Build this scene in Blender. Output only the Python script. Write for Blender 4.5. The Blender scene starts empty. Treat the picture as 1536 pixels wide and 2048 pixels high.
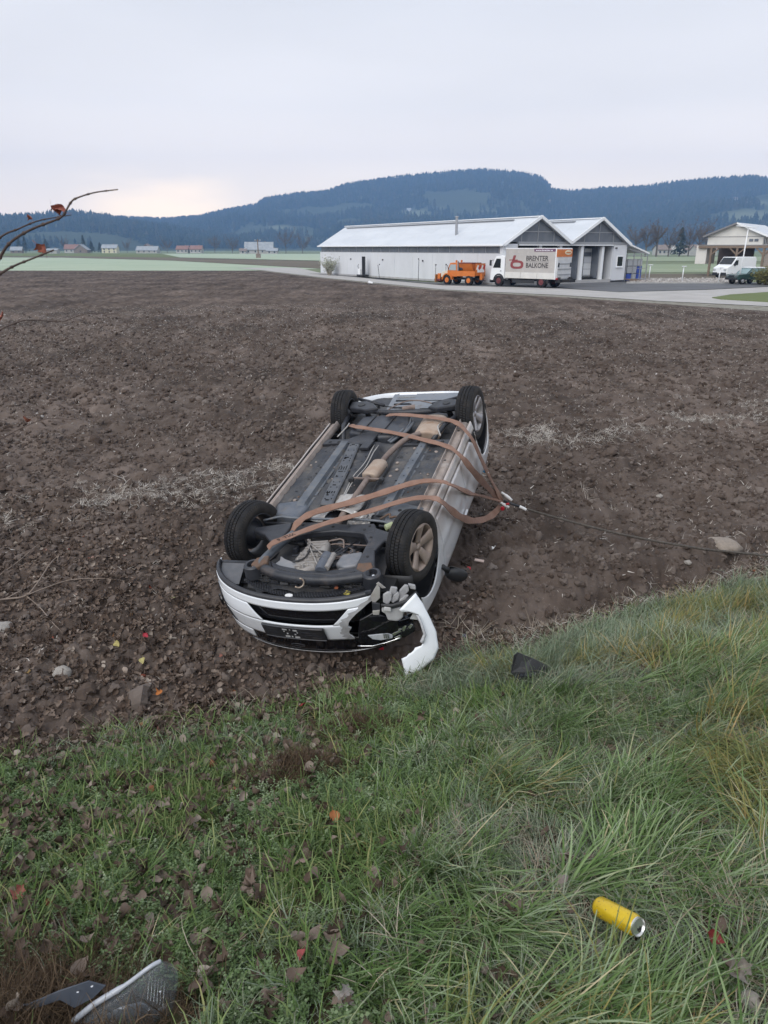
import bpy, bmesh, math, random
import numpy as np
from mathutils import Vector, Matrix, Euler

# ------------------------------------------------------------------ camera, sky, sun, exposure
SC = bpy.context.scene
COL = SC.collection
H = 3.3
cam_data = bpy.data.cameras.new('camera')
cam = bpy.data.objects.new('camera', cam_data)
COL.objects.link(cam)
cam.location = (0, 0, H)
cam.rotation_euler = (math.radians(90 - 19.97), 0, 0)
cam_data.sensor_fit = 'VERTICAL'
cam_data.sensor_height = 36.0
cam_data.lens = 1450 / 2048 * 36.0
cam_data.clip_start = 0.05
cam_data.clip_end = 20000
cam_data.dof.use_dof = True
cam_data.dof.focus_distance = 6.0
cam_data.dof.aperture_fstop = 8.0
SC.camera = cam

SUN_EL, SUN_AZ = math.radians(38), math.radians(215)      # behind the camera, to its left, veiled by cloud
world = bpy.data.worlds.new('World')
SC.world = world
world.use_nodes = True
wn, wl = world.node_tree.nodes, world.node_tree.links
wn.clear()
wo = wn.new('ShaderNodeOutputWorld')
bg = wn.new('ShaderNodeBackground')
wl.new(bg.outputs[0], wo.inputs[0])
sky = wn.new('ShaderNodeTexSky')
sky.sky_type = 'NISHITA'
sky.sun_disc = False
sky.sun_elevation = SUN_EL
sky.sun_rotation = SUN_AZ
bg.inputs['Strength'].default_value = 0.103
# the cloud deck: a soft layered grey veil over the sky texture, lighter and warmer towards the horizon
tc = wn.new('ShaderNodeTexCoord')
sx = wn.new('ShaderNodeSeparateXYZ')
wl.new(tc.outputs['Generated'], sx.inputs[0])
ramp = wn.new('ShaderNodeValToRGB')
wl.new(sx.outputs['Z'], ramp.inputs[0])
cr = ramp.color_ramp
cr.elements[0].position = 0.0
cr.elements[0].color = (12.6, 9.9, 7.6, 1)
cr.elements[1].position = 1.0
cr.elements[1].color = (6.1, 6.25, 6.6, 1)
for p, c in ((0.07, (10.2, 8.6, 6.95)), (0.16, (7.35, 6.8, 6.35)), (0.30, (5.85, 5.85, 6.05)), (0.48, (5.3, 5.55, 6.0))):
    e = cr.elements.new(p)
    e.color = (*c, 1)
mp = wn.new('ShaderNodeMapping')
mp.inputs['Scale'].default_value = (1.0, 1.0, 4.5)
wl.new(tc.outputs['Generated'], mp.inputs[0])
nz = wn.new('ShaderNodeTexNoise')
nz.inputs['Scale'].default_value = 1.7
nz.inputs['Detail'].default_value = 5
nz.inputs['Roughness'].default_value = 0.45
wl.new(mp.outputs[0], nz.inputs['Vector'])
nr = wn.new('ShaderNodeMapRange')
nr.inputs['From Min'].default_value = 0.3
nr.inputs['From Max'].default_value = 0.7
nr.inputs['To Min'].default_value = 0.91
nr.inputs['To Max'].default_value = 1.07
wl.new(nz.outputs['Fac'], nr.inputs['Value'])
cm = wn.new('ShaderNodeVectorMath')
cm.operation = 'SCALE'
wl.new(ramp.outputs[0], cm.inputs[0])
wl.new(nr.outputs[0], cm.inputs['Scale'])
# the gap of dawn light low on the left
gd = wn.new('ShaderNodeVectorMath')
gd.operation = 'DOT_PRODUCT'
ga = math.radians(-16)
gdir = Vector((math.sin(ga), math.cos(ga), 0.075)).normalized()
gd.inputs[1].default_value = gdir
gsc = wn.new('ShaderNodeVectorMath')
gsc.operation = 'MULTIPLY_ADD'
gsc.inputs[1].default_value = (1, 1, 1)
wl.new(tc.outputs['Generated'], gd.inputs[0])
gr = wn.new('ShaderNodeMapRange')
gr.interpolation_type = 'SMOOTHSTEP'
gr.inputs['From Min'].default_value = 0.9935
gr.inputs['From Max'].default_value = 1.0
wl.new(gd.outputs['Value'], gr.inputs['Value'])
lowm = wn.new('ShaderNodeMapRange')
lowm.interpolation_type = 'SMOOTHSTEP'
lowm.inputs['From Min'].default_value = 0.098
lowm.inputs['From Max'].default_value = 0.035
gn = wn.new('ShaderNodeTexNoise')
gn.inputs['Scale'].default_value = 9
gn.inputs['Detail'].default_value = 4
gmp = wn.new('ShaderNodeMapping')
gmp.inputs['Scale'].default_value = (1, 1, 5)
wl.new(tc.outputs['Generated'], gmp.inputs[0])
wl.new(gmp.outputs[0], gn.inputs['Vector'])
gw = wn.new('ShaderNodeMath')
gw.operation = 'MULTIPLY_ADD'
wl.new(gn.outputs['Fac'], gw.inputs[0])
gw.inputs[1].default_value = 0.06
wl.new(sx.outputs['Z'], gw.inputs[2])
gz_ = wn.new('ShaderNodeMath')
gz_.operation = 'SUBTRACT'
wl.new(gw.outputs[0], gz_.inputs[0])
gz_.inputs[1].default_value = 0.03
wl.new(gz_.outputs[0], lowm.inputs['Value'])
gm = wn.new('ShaderNodeMath')
gm.operation = 'MULTIPLY'
wl.new(gr.outputs[0], gm.inputs[0])
wl.new(lowm.outputs[0], gm.inputs[1])
gx = wn.new('ShaderNodeMix')
gx.data_type = 'RGBA'
wl.new(gm.outputs[0], gx.inputs['Factor'])
wl.new(cm.outputs[0], gx.inputs['A'])
gx.inputs['B'].default_value = (14.2, 11.0, 7.6, 1)
mx = wn.new('ShaderNodeMix')
mx.data_type = 'RGBA'
mx.inputs['Factor'].default_value = 0.94
wl.new(sky.outputs[0], mx.inputs['A'])
wl.new(gx.outputs['Result'], mx.inputs['B'])
wl.new(mx.outputs['Result'], bg.inputs['Color'])

sun_d = bpy.data.lights.new('sun', 'SUN')
sun_d.energy = 1.5
sun_d.angle = math.radians(50)
sun_d.color = (1.0, 0.97, 0.93)
sun = bpy.data.objects.new('sun', sun_d)
COL.objects.link(sun)
sdir = Vector((math.sin(SUN_AZ) * math.cos(SUN_EL), math.cos(SUN_AZ) * math.cos(SUN_EL), math.sin(SUN_EL)))
sun.rotation_euler = (-sdir).to_track_quat('-Z', 'Y').to_euler()

SC.view_settings.view_transform = 'Standard'
SC.view_settings.look = 'None'
SC.view_settings.exposure = 0.64
SC.view_settings.gamma = 1.0
SC.view_settings.use_curve_mapping = False
SC.render.engine = 'CYCLES'
SC.cycles.use_denoising = True
SC.cycles.volume_bounces = 1
SC.cycles.max_bounces = 8
SC.cycles.transparent_max_bounces = 8

# ------------------------------------------------------------------ helpers
rng = np.random.default_rng(7)
random.seed(7)

def link(o, parent=None):
    COL.objects.link(o)
    if parent is not None:
        o.parent = parent
    return o

def tag(o, label=None, cat=None, group=None, kind=None):
    if label: o['label'] = label
    if cat: o['category'] = cat
    if group: o['group'] = group
    if kind: o['kind'] = kind
    return o

def thing(name, label, cat, loc=(0, 0, 0), rz=0.0, group=None):
    o = bpy.data.objects.new(name, None)
    o.empty_display_size = 0.2
    COL.objects.link(o)
    o.location = loc
    o.rotation_euler = (0, 0, rz)
    return tag(o, label, cat, group)

class MB:
    def __init__(self):
        self.v, self.f = [], []
    def add(self, vs, fs):
        o = len(self.v)
        self.v.extend([tuple(map(float, p)) for p in vs])
        self.f.extend([tuple(i + o for i in f) for f in fs])
        return self
    def box(self, c, s, R=None, taper=1.0):
        vs = []
        for dz in (-.5, .5):
            k = taper if dz > 0 else 1.0
            for dx, dy in ((-.5, -.5), (.5, -.5), (.5, .5), (-.5, .5)):
                p = Vector((dx * s[0] * k, dy * s[1] * k, dz * s[2]))
                if R is not None: p = R @ p
                vs.append((p.x + c[0], p.y + c[1], p.z + c[2]))
        return self.add(vs, [(3, 2, 1, 0), (4, 5, 6, 7), (0, 1, 5, 4), (1, 2, 6, 5), (2, 3, 7, 6), (3, 0, 4, 7)])
    def bar(self, a, b, w, h=None, up=(0, 0, 1)):
        a, b = Vector(a), Vector(b)
        d = (b - a)
        L = d.length
        d.normalize()
        u = Vector(up)
        sdv = d.cross(u)
        if sdv.length < 1e-4: sdv = d.cross(Vector((1, 0, 0)))
        sdv.normalize()
        u = sdv.cross(d)
        R = Matrix((sdv, d, u)).transposed()
        return self.box((a + b) / 2, (w, L, h or w), R)
    def prism(self, pts, z0, z1, M=None):
        n = len(pts)
        vs = [Vector((x, y, z0)) for x, y in pts] + [Vector((x, y, z1)) for x, y in pts]
        if M is not None: vs = [M @ p for p in vs]
        ar = sum(pts[i][0] * pts[(i + 1) % n][1] - pts[(i + 1) % n][0] * pts[i][1] for i in range(n))
        fs = [tuple(range(n - 1, -1, -1)), tuple(range(n, 2 * n))] + [(i, (i + 1) % n, n + (i + 1) % n, n + i) for i in range(n)]
        if (ar < 0) != (z1 < z0): fs = [tuple(reversed(f)) for f in fs]
        return self.add(vs, fs)
    def tube(self, pts, r, n=8, cap=True):
        pts = [Vector(p) for p in pts]
        m = len(pts)
        rs = r if hasattr(r, '__len__') else [r] * m
        vs, fs = [], []
        prev = None
        for i, p in enumerate(pts):
            t = (pts[min(i + 1, m - 1)] - pts[max(i - 1, 0)]).normalized()
            if prev is None:
                a = t.orthogonal().normalized()
            else:
                a = (prev - t * prev.dot(t)).normalized()
            prev = a
            b = t.cross(a)
            for k in range(n):
                q = 2 * math.pi * k / n
                vs.append(p + (a * math.cos(q) + b * math.sin(q)) * rs[i])
        for i in range(m - 1):
            for k in range(n):
                k2 = (k + 1) % n
                fs.append((i * n + k, i * n + k2, (i + 1) * n + k2, (i + 1) * n + k))
        if cap:
            fs.append(tuple(range(n - 1, -1, -1)))
            fs.append(tuple((m - 1) * n + k for k in range(n)))
        return self.add(vs, fs)
    def lathe(self, prof, n=32, M=None, closed=False, mod=None):
        """prof: (axial, radius) pairs turned about the local x axis"""
        vs, fs = [], []
        m = len(prof)
        for k in range(n):
            q = 2 * math.pi * k / n
            for i, (a, r) in enumerate(prof):
                rr = r if mod is None else mod(i, k, r)
                p = Vector((a, rr * math.cos(q), rr * math.sin(q)))
                vs.append(M @ p if M is not None else p)
        for k in range(n):
            k2 = (k + 1) % n
            for i in range(m if closed else m - 1):
                i2 = (i + 1) % m
                fs.append((k * m + i, k * m + i2, k2 * m + i2, k2 * m + i))
        return self.add(vs, fs)
    def grid(self, P, keep=None, flip=False):
        m, n = len(P), len(P[0])
        vs = [p for row in P for p in row]
        fs = []
        for i in range(m - 1):
            for j in range(n - 1):
                if keep is None or keep(i, j):
                    f = (i * n + j, i * n + j + 1, (i + 1) * n + j + 1, (i + 1) * n + j)
                    fs.append(f[::-1] if flip else f)
        return self.add(vs, fs)
    def build(self, name, mat, parent=None, smooth=False, solid=0.0, bevel=0.0, segs=2, off=0.0, mesh=None, auto=None):
        me = bpy.data.meshes.new(name)
        me.from_pydata(self.v, [], self.f)
        me.update()
        if mat is not None: me.materials.append(mat)
        if smooth:
            me.polygons.foreach_set('use_smooth', [True] * len(me.polygons))
        if auto is not None:
            me.polygons.foreach_set('use_smooth', [True] * len(me.polygons))
            me.set_sharp_from_angle(angle=math.radians(auto))
        o = bpy.data.objects.new(name, me)
        link(o, parent)
        if solid:
            s = o.modifiers.new('thick', 'SOLIDIFY')
            s.thickness = solid
            s.offset = off
        if bevel:
            b = o.modifiers.new('bevel', 'BEVEL')
            b.width = bevel
            b.segments = segs
            b.limit_method = 'ANGLE'
            b.angle_limit = math.radians(40)
        return o

def crom(pts, per=6):
    pts = [Vector(p) for p in pts]
    out = []
    P = [pts[0] * 2 - pts[1]] + pts + [pts[-1] * 2 - pts[-2]]
    for i in range(1, len(P) - 2):
        p0, p1, p2, p3 = P[i - 1:i + 3]
        for k in range(per):
            t = k / per
            out.append(0.5 * ((2 * p1) + (p2 - p0) * t + (2 * p0 - 5 * p1 + 4 * p2 - p3) * t * t + (3 * p1 - p0 - 3 * p2 + p3) * t ** 3))
    out.append(pts[-1])
    return out

def smoothstep(a, b, x):
    t = np.clip((x - a) / (b - a), 0, 1)
    return t * t * (3 - 2 * t)

_T = np.random.default_rng(3).random((256, 256))
def vnoise(x, y, seed=0):
    x = np.asarray(x, float) + seed * 17.31
    y = np.asarray(y, float) + seed * 5.77
    ix = np.floor(x).astype(int)
    iy = np.floor(y).astype(int)
    fx, fy = x - ix, y - iy
    fx = fx * fx * (3 - 2 * fx)
    fy = fy * fy * (3 - 2 * fy)
    g = lambda a, b: _T[a & 255, b & 255]
    return (g(ix, iy) * (1 - fx) + g(ix + 1, iy) * fx) * (1 - fy) + (g(ix, iy + 1) * (1 - fx) + g(ix + 1, iy + 1) * fx) * fy

def fbm(x, y, oct=4, seed=0):
    s, a, k = 0, 0.5, 1.0
    for o in range(oct):
        s = s + a * vnoise(x * k, y * k, seed + o)
        a *= 0.5
        k *= 2.07
    return s

_R = np.random.default_rng(5).random((256, 256, 3))
def clods(x, y, seed=0):
    """height of the tallest of the round clods that reach (x, y), one per unit cell"""
    x = np.asarray(x, float) + seed * 11.7
    y = np.asarray(y, float) + seed * 23.9
    ix, iy = np.floor(x).astype(int), np.floor(y).astype(int)
    h = np.zeros_like(x)
    for dx in (-1, 0, 1):
        for dy in (-1, 0, 1):
            a, b = ix + dx, iy + dy
            r = _R[a & 255, b & 255]
            px, py = a + 0.15 + 0.7 * r[..., 0], b + 0.15 + 0.7 * r[..., 1]
            rad = 0.28 + 0.42 * r[..., 2]
            d2 = ((x - px) ** 2 + (y - py) ** 2) / (rad * rad)
            h = np.maximum(h, np.sqrt(np.clip(1 - d2, 0, None)) * rad)
    return h

# ------------------------------------------------------------------ materials
def mk(name, c1, c2=None, scale=4.0, rough=0.6, metal=0.0, bump=0.0, bscale=30.0, coat=0.0, contrast=(0.35, 0.65),
       c3=None, s3=12.0, f3=(0.55, 0.7), spec=0.5, trans=0.0, alpha=1.0, inst=False, detail=5.0, stretch=None, ior=1.45):
    m = bpy.data.materials.new(name)
    m.use_nodes = True
    nt = m.node_tree
    N, L = nt.nodes, nt.links
    b = N['Principled BSDF']
    b.inputs['Roughness'].default_value = rough
    b.inputs['Metallic'].default_value = metal
    b.inputs['Coat Weight'].default_value = coat
    b.inputs['Coat Roughness'].default_value = 0.08
    b.inputs['Specular IOR Level'].default_value = spec
    b.inputs['Transmission Weight'].default_value = trans
    b.inputs['Alpha'].default_value = alpha
    b.inputs['IOR'].default_value = ior
    b.inputs['Base Color'].default_value = (*c1, 1)
    t = N.new('ShaderNodeTexCoord')
    vec = t.outputs['Object']
    if stretch:
        mpn = N.new('ShaderNodeMapping')
        mpn.inputs['Scale'].default_value = stretch
        L.new(vec, mpn.inputs[0])
        vec = mpn.outputs[0]
    def noise(s, d=detail):
        n = N.new('ShaderNodeTexNoise')
        n.inputs['Scale'].default_value = s
        n.inputs['Detail'].default_value = d
        n.inputs['Roughness'].default_value = 0.6
        L.new(vec, n.inputs['Vector'])
        return n.outputs['Fac']
    def rng_(sock, lo, hi):
        r = N.new('ShaderNodeMapRange')
        r.inputs['From Min'].default_value = lo
        r.inputs['From Max'].default_value = hi
        L.new(sock, r.inputs['Value'])
        return r.outputs[0]
    def mixc(f, a, b_):
        x = N.new('ShaderNodeMix')
        x.data_type = 'RGBA'
        L.new(f, x.inputs['Factor'])
        if isinstance(a, tuple): x.inputs['A'].default_value = (*a, 1)
        else: L.new(a, x.inputs['A'])
        x.inputs['B'].default_value = (*b_, 1)
        return x.outputs['Result']
    col = None
    if c2 is not None:
        f = noise(scale)
        if inst:
            oi = N.new('ShaderNodeObjectInfo')
            f = oi.outputs['Random']
            contrast = (0.0, 1.0)
        col = mixc(rng_(f, *contrast), tuple(c1), tuple(c2))
    if c3 is not None:
        col = mixc(rng_(noise(s3), *f3), col if col is not None else tuple(c1), tuple(c3))
    if col is not None:
        L.new(col, b.inputs['Base Color'])
    if bump:
        bn = N.new('ShaderNodeBump')
        bn.inputs['Strength'].default_value = bump
        bn.inputs['Distance'].default_value = 0.01
        L.new(noise(bscale, 8.0), bn.inputs['Height'])
        L.new(bn.outputs[0], b.inputs['Normal'])
    return m

def mk_attr(name, cols, rough=0.6, spec=0.3, sub=0.0, transl=0.0):
    """colour picked along a ramp by the piece's own 'rnd' attribute plus the random value of its copy"""
    m = bpy.data.materials.new(name)
    m.use_nodes = True
    N, L = m.node_tree.nodes, m.node_tree.links
    b = N['Principled BSDF']
    b.inputs['Roughness'].default_value = rough
    b.inputs['Specular IOR Level'].default_value = spec
    at = N.new('ShaderNodeAttribute')
    at.attribute_name = 'rnd'
    oi = N.new('ShaderNodeObjectInfo')
    ad = N.new('ShaderNodeMath')
    ad.operation = 'MULTIPLY_ADD'
    L.new(oi.outputs['Random'], ad.inputs[0])
    ad.inputs[1].default_value = 0.55
    ml = N.new('ShaderNodeMath')
    ml.operation = 'MULTIPLY'
    L.new(at.outputs['Fac'], ml.inputs[0])
    ml.inputs[1].default_value = 0.45
    L.new(ml.outputs[0], ad.inputs[2])
    r = N.new('ShaderNodeValToRGB')
    L.new(ad.outputs[0], r.inputs[0])
    e = r.color_ramp.elements
    e[0].position, e[0].color = cols[0][0], (*cols[0][1], 1)
    e[1].position, e[1].color = cols[-1][0], (*cols[-1][1], 1)
    for p, c in cols[1:-1]:
        x = e.new(p)
        x.color = (*c, 1)
    L.new(r.outputs[0], b.inputs['Base Color'])
    if transl:
        tr = N.new('ShaderNodeBsdfTranslucent')
        L.new(r.outputs[0], tr.inputs[0])
        mxs = N.new('ShaderNodeMixShader')
        mxs.inputs[0].default_value = transl
        L.new(b.outputs[0], mxs.inputs[1])
        L.new(tr.outputs[0], mxs.inputs[2])
        L.new(mxs.outputs[0], N['Material Output'].inputs['Surface'])
    return m
# ------------------------------------------------------------------ ground
EDGE_Y = np.array([-60, -25, 8, 28, 42.1, 48, 54.6, 64.1, 90.6, 121.9])
EDGE_X = np.array([92, 70, 48, 32, 21.6, 17.6, 12.8, 4.5, -7.6, -20.0])
def edge_x(y):
    return np.interp(y, EDGE_Y, EDGE_X)

def bank_t(x, y):
    """metres inside the grass bank (positive) or out on the field (negative)"""
    return 4.606 + 0.30 * smoothstep(-0.9, -2.4, x) - (-0.447 * x + 0.894 * y) + 0.5 * (fbm(x * 0.9, y * 0.9, 3, 40) - 0.44) + 0.22 * (fbm(x * 4, y * 4, 2, 41) - 0.37)

def base_z(x, y):
    t = bank_t(x, y)
    tp = 0.5 * (t + np.sqrt(t * t + 0.05))
    k = 0.36 * tp
    z = k / (1 + (k / 1.68) ** 6) ** (1 / 6)
    z = z - 0.07 * np.exp(-(((x + 0.45) / 0.7) ** 2 + ((y - 5.35) / 0.28) ** 2))
    z = z - 0.16 * np.exp(-((t + 0.32) / 0.18) ** 2) * smoothstep(0.4, 1.4, x)
    z = z + 0.05 * np.exp(-((t + 0.75) / 0.3) ** 2) * smoothstep(0.4, 1.4, x)
    # torn sods on the bank
    z = z + 0.10 * np.exp(-(((x + 0.18) / 0.2) ** 2 + ((y - 3.85) / 0.16) ** 2))
    z = z + 0.09 * np.exp(-(((x + 0.5) / 0.22) ** 2 + ((y - 3.3) / 0.15) ** 2))
    return z, t

def ground_z(x, y):
    x, y = np.asarray(x, float), np.asarray(y, float)
    z, t = base_z(x, y)
    r = np.sqrt(x * x + y * y)
    f = smoothstep(0.25, -0.15, t)                        # 1 on the ploughed soil
    edge = smoothstep(0.0, 3.0, edge_x(y) - x) * smoothstep(0, 4, 121.9 - y)
    q = 0.894 * x + 0.447 * y                             # along the tillage
    p = -0.447 * x + 0.894 * y                            # across it
    wv = p + 0.5 * (vnoise(q * 0.25, p * 0.4, 9) - 0.5)
    head = smoothstep(13.5, 10.5, p)                         # headland along the bank, rows running away beyond it
    p2 = 0.835 * x + 0.55 * y
    q2 = -0.55 * x + 0.835 * y
    wv2 = p2 + 0.35 * (vnoise(q2 * 0.12, p2 * 0.4, 19) - 0.5)
    soil = 0.045 * np.sin(wv * 2 * np.pi / 0.82) * (0.4 + vnoise(q * 0.6, p * 0.6, 12)) * head
    soil = soil + (1 - head) * (0.050 * np.sin(wv2 * 2 * np.pi / 0.9) * (0.5 + vnoise(q2 * 0.3, p2 * 0.6, 13)) - 0.06 * np.exp(-((np.mod(wv2, 6.2) - 3.1) / 0.35) ** 2))
    soil = soil + 0.10 * (fbm(x * 0.8, y * 0.8, 3, 1) - 0.44)
    soil = soil + 0.22 * clods(x / 0.36, y / 0.26, 1) * (vnoise(x * 1.3, y * 1.3, 3) ** 1.5)
    soil = soil + 0.10 * clods(x / 0.15, y / 0.14, 2) * vnoise(x * 2.1, y * 2.1, 4)
    soil = soil + 0.075 * clods(x / 0.08, y / 0.08, 3) * vnoise(x * 3.1, y * 3.1, 5)
    soil = soil + 0.05 * (fbm(x * 9, y * 9, 3, 6) - 0.44) - 0.055
    bank = 0.10 * (fbm(x * 1.7, y * 1.7, 3, 20) - 0.44) + 0.06 * (fbm(x * 6, y * 6, 3, 21) - 0.44)
    return z + (f * soil * (0.25 + 0.75 * edge) + (1 - f) * bank) * np.clip(edge + 0.2, 0, 1)

def gz1(x, y):
    return float(ground_z(np.array([x]), np.array([y]))[0])

def ground_n(x, y, e=0.06):
    zx = (ground_z(x + e, y) - ground_z(x - e, y)) / (2 * e)
    zy = (ground_z(x, y + e) - ground_z(x, y - e)) / (2 * e)
    return zx, zy

M_soil = mk('ploughed soil', (0.060, 0.045, 0.037), (0.110, 0.088, 0.076), scale=1.6, rough=0.95, bump=0.9, bscale=45,
            c3=(0.18, 0.155, 0.14), s3=38, f3=(0.60, 0.80), spec=0.15)
M_bank = mk('bank earth', (0.036, 0.030, 0.020), (0.060, 0.058, 0.030), scale=5, rough=1, bump=0.8, bscale=40,
            c3=(0.075, 0.05, 0.035), s3=9, f3=(0.5, 0.65), spec=0.1)

def row_tint(m):
    # dry and damp streaks that follow the rows out across the field
    N, L = m.node_tree.nodes, m.node_tree.links
    b = N['Principled BSDF']
    src = b.inputs['Base Color'].links[0].from_socket
    t = N.new('ShaderNodeTexCoord')
    mp_ = N.new('ShaderNodeMapping')
    mp_.inputs['Rotation'].default_value = (0, 0, -math.atan2(0.55, 0.835))
    mp_.inputs['Scale'].default_value = (1.0, 0.05, 1.0)
    mp_.vector_type = 'POINT'
    L.new(t.outputs['Object'], mp_.inputs[0])
    n = N.new('ShaderNodeTexNoise')
    n.inputs['Scale'].default_value = 0.8
    n.inputs['Detail'].default_value = 6
    n.inputs['Roughness'].default_value = 0.65
    L.new(mp_.outputs[0], n.inputs['Vector'])
    n2 = N.new('ShaderNodeTexNoise')
    n2.inputs['Scale'].default_value = 0.22
    n2.inputs['Detail'].default_value = 5
    L.new(t.outputs['Object'], n2.inputs['Vector'])
    ad = N.new('ShaderNodeMath')
    L.new(n.outputs['Fac'], ad.inputs[0])
    L.new(n2.outputs['Fac'], ad.inputs[1])
    r = N.new('ShaderNodeMapRange')
    r.inputs['From Min'].default_value = 0.80
    r.inputs['From Max'].default_value = 1.2
    r.inputs['To Min'].default_value = 0.66
    r.inputs['To Max'].default_value = 1.6
    L.new(ad.outputs[0], r.inputs['Value'])
    x = N.new('ShaderNodeVectorMath')
    x.operation = 'SCALE'
    L.new(src, x.inputs[0])
    L.new(r.outputs[0], x.inputs['Scale'])
    L.new(x.outputs[0], b.inputs['Base Color'])
row_tint(M_soil)

def build_ground():
    az = np.radians(np.concatenate([np.arange(-180, -44, 8), np.linspace(-43, 43, 600), np.arange(46, 181, 8)]))
    az[-1] = math.pi
    az[0] = -math.pi
    rr = np.concatenate([np.geomspace(0.35, 3.4, 110)[:-1], np.geomspace(3.4, 152, 860)])
    A, R = np.meshgrid(az, rr)
    X, Y = R * np.sin(A), R * np.cos(A)
    Z = ground_z(X, Y)
    m, n = X.shape
    co = np.stack([X, Y, Z], -1).reshape(-1, 3)
    i, j = np.meshgrid(np.arange(m - 1), np.arange(n - 1), indexing='ij')
    a = i * n + j
    q = np.stack([a, a + 1, a + n + 1, a + n], -1).reshape(-1, 4)
    cx_, cy_ = co[q, 0].mean(1), co[q, 1].mean(1)
    t = bank_t(cx_, cy_)
    inside = (cx_ < edge_x(cy_)) & (cy_ < 121.9)
    for name, mat, keep in (('grass_bank', M_bank, (t > 0.05) & (np.hypot(cx_, cy_) < 60)), ('ploughed_field', M_soil, inside & (t <= 0.05))):
        f = q[keep][:, ::-1]
        u, inv = np.unique(f, return_inverse=True)
        inv = inv.reshape(-1, 4)
        me = bpy.data.meshes.new(name)
        me.vertices.add(len(u))
        me.vertices.foreach_set('co', co[u].ravel())
        me.loops.add(inv.size)
        me.loops.foreach_set('vertex_index', inv.ravel())
        me.polygons.add(len(inv))
        me.polygons.foreach_set('loop_start', np.arange(0, inv.size, 4))
        me.polygons.foreach_set('use_smooth', np.ones(len(inv), bool))
        me.update(calc_edges=True)
        me.materials.append(mat)
        o = link(bpy.data.objects.new(name, me))
        tag(o, kind='structure')
build_ground()

def sheet(name, pts, z, mat, holes=None, skirt=0.0):
    """a flat piece of ground with the given outline"""
    from mathutils.geometry import tessellate_polygon
    loops = [[Vector((x, y, 0)) for x, y in pts]]
    if holes: loops += [[Vector((x, y, 0)) for x, y in h] for h in holes]
    flat = [p for lp in loops for p in lp]
    tris = tessellate_polygon(loops)
    vs = [(p.x, p.y, z) for p in flat]
    fs = []
    for a, b, c in tris:
        A, B, C_ = flat[a], flat[b], flat[c]
        fs.append((a, b, c) if (B - A).cross(C_ - A).z > 0 else (a, c, b))
    mb = MB().add(vs, fs)
    if skirt:
        n = len(pts)
        mb.add([(x, y, z) for x, y in pts] + [(x, y, z - skirt) for x, y in pts],
               [(i, (i + 1) % n, n + (i + 1) % n, n + i) for i in range(n)])
    o = mb.build(name, mat)
    return tag(o, kind='structure')

M_meadow = mk('frosted meadow', (0.135, 0.165, 0.095), (0.19, 0.22, 0.14), scale=0.02, rough=1, spec=0.1, c3=(0.24, 0.27, 0.19), s3=0.3, f3=(0.5, 0.8), stretch=(1, 2.5, 1))
M_frost = mk('white frosted meadow', (0.33, 0.40, 0.30), (0.39, 0.45, 0.35), scale=0.05, rough=1, spec=0.1, c3=(0.28, 0.36, 0.25), s3=0.4, f3=(0.5, 0.8))
M_olive = mk('olive meadow', (0.12, 0.15, 0.065), (0.16, 0.19, 0.09), scale=0.05, rough=1, spec=0.1)
M_brownf = mk('far ploughed strip', (0.13, 0.115, 0.09), (0.17, 0.15, 0.12), scale=0.05, rough=1, spec=0.1)
M_road = mk('pale gravel road', (0.36, 0.345, 0.33), (0.43, 0.415, 0.40), scale=0.5, rough=0.95, bump=0.4, bscale=8, c3=(0.32, 0.31, 0.30), s3=6, f3=(0.55, 0.75))
M_asph = mk('damp asphalt', (0.085, 0.088, 0.095), (0.125, 0.128, 0.135), scale=0.35, rough=0.8, bump=0.3, bscale=30, c3=(0.16, 0.16, 0.165), s3=1.3, f3=(0.6, 0.8))
M_verge = mk('rough road verge', (0.20, 0.185, 0.155), (0.27, 0.265, 0.215), scale=1.5, rough=1, bump=1.0, bscale=6, c3=(0.12, 0.10, 0.08), s3=2.2, f3=(0.52, 0.66))
M_gravel = mk('grey gravel', (0.24, 0.225, 0.22), (0.33, 0.31, 0.31), scale=3, rough=1, bump=1.0, bscale=9)

fieldpoly = [(-150, 121.9)] + [(float(x), float(y)) for y, x in zip(EDGE_Y[::-1], EDGE_X[::-1])] + [(-150, -60)]
sheet('meadow', [(-9000, -3000), (9000, -3000), (9000, 9000), (-9000, 9000)], -0.06, M_meadow, holes=[fieldpoly])
sheet('frosted_meadow', [(-150, 122.2), (-24, 122.2), (-16, 126), (-11.2, 134.2), (-62.3, 224.5), (-125.4, 299.7), (-190, 318), (-420, 330)], -0.03, M_frost)
sheet('fallow_strip', [(-125.4, 300.5), (-62.3, 225.5), (-11.2, 135.5), (10, 150), (-18, 215.5), (-58.8, 269.7), (-80, 299.7), (-150.5, 359.9), (-190, 330)], -0.005, M_brownf)
sheet('green_meadow', [(-420, 345), (-190, 332), (-152, 361), (-82, 301), (-60, 400), (-210, 590), (-560, 590)], 0.02, M_olive)
sheet('pale_meadow', [(-80, 301), (-57, 270), (-16, 217), (10, 200), (60, 480), (-150, 520)], 0.04, M_frost)
M_pale2 = mk('pale green meadow', (0.24, 0.285, 0.19), (0.29, 0.33, 0.235), scale=0.06, rough=1, spec=0.1, c3=(0.19, 0.24, 0.13), s3=0.3, f3=(0.5, 0.75), stretch=(.4, 1.5, 1))
sheet('pale_strip', [(30, 112), (160, 112), (240, 172), (40, 172)], 0.0, M_pale2)
sheet('pale_strip', [(40, 215), (260, 215), (420, 330), (60, 330)], 0.0, M_pale2)
sheet('bare_strip', [(30, 90), (120, 90), (130, 106), (36, 106)], 0.01, M_brownf)
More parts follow.
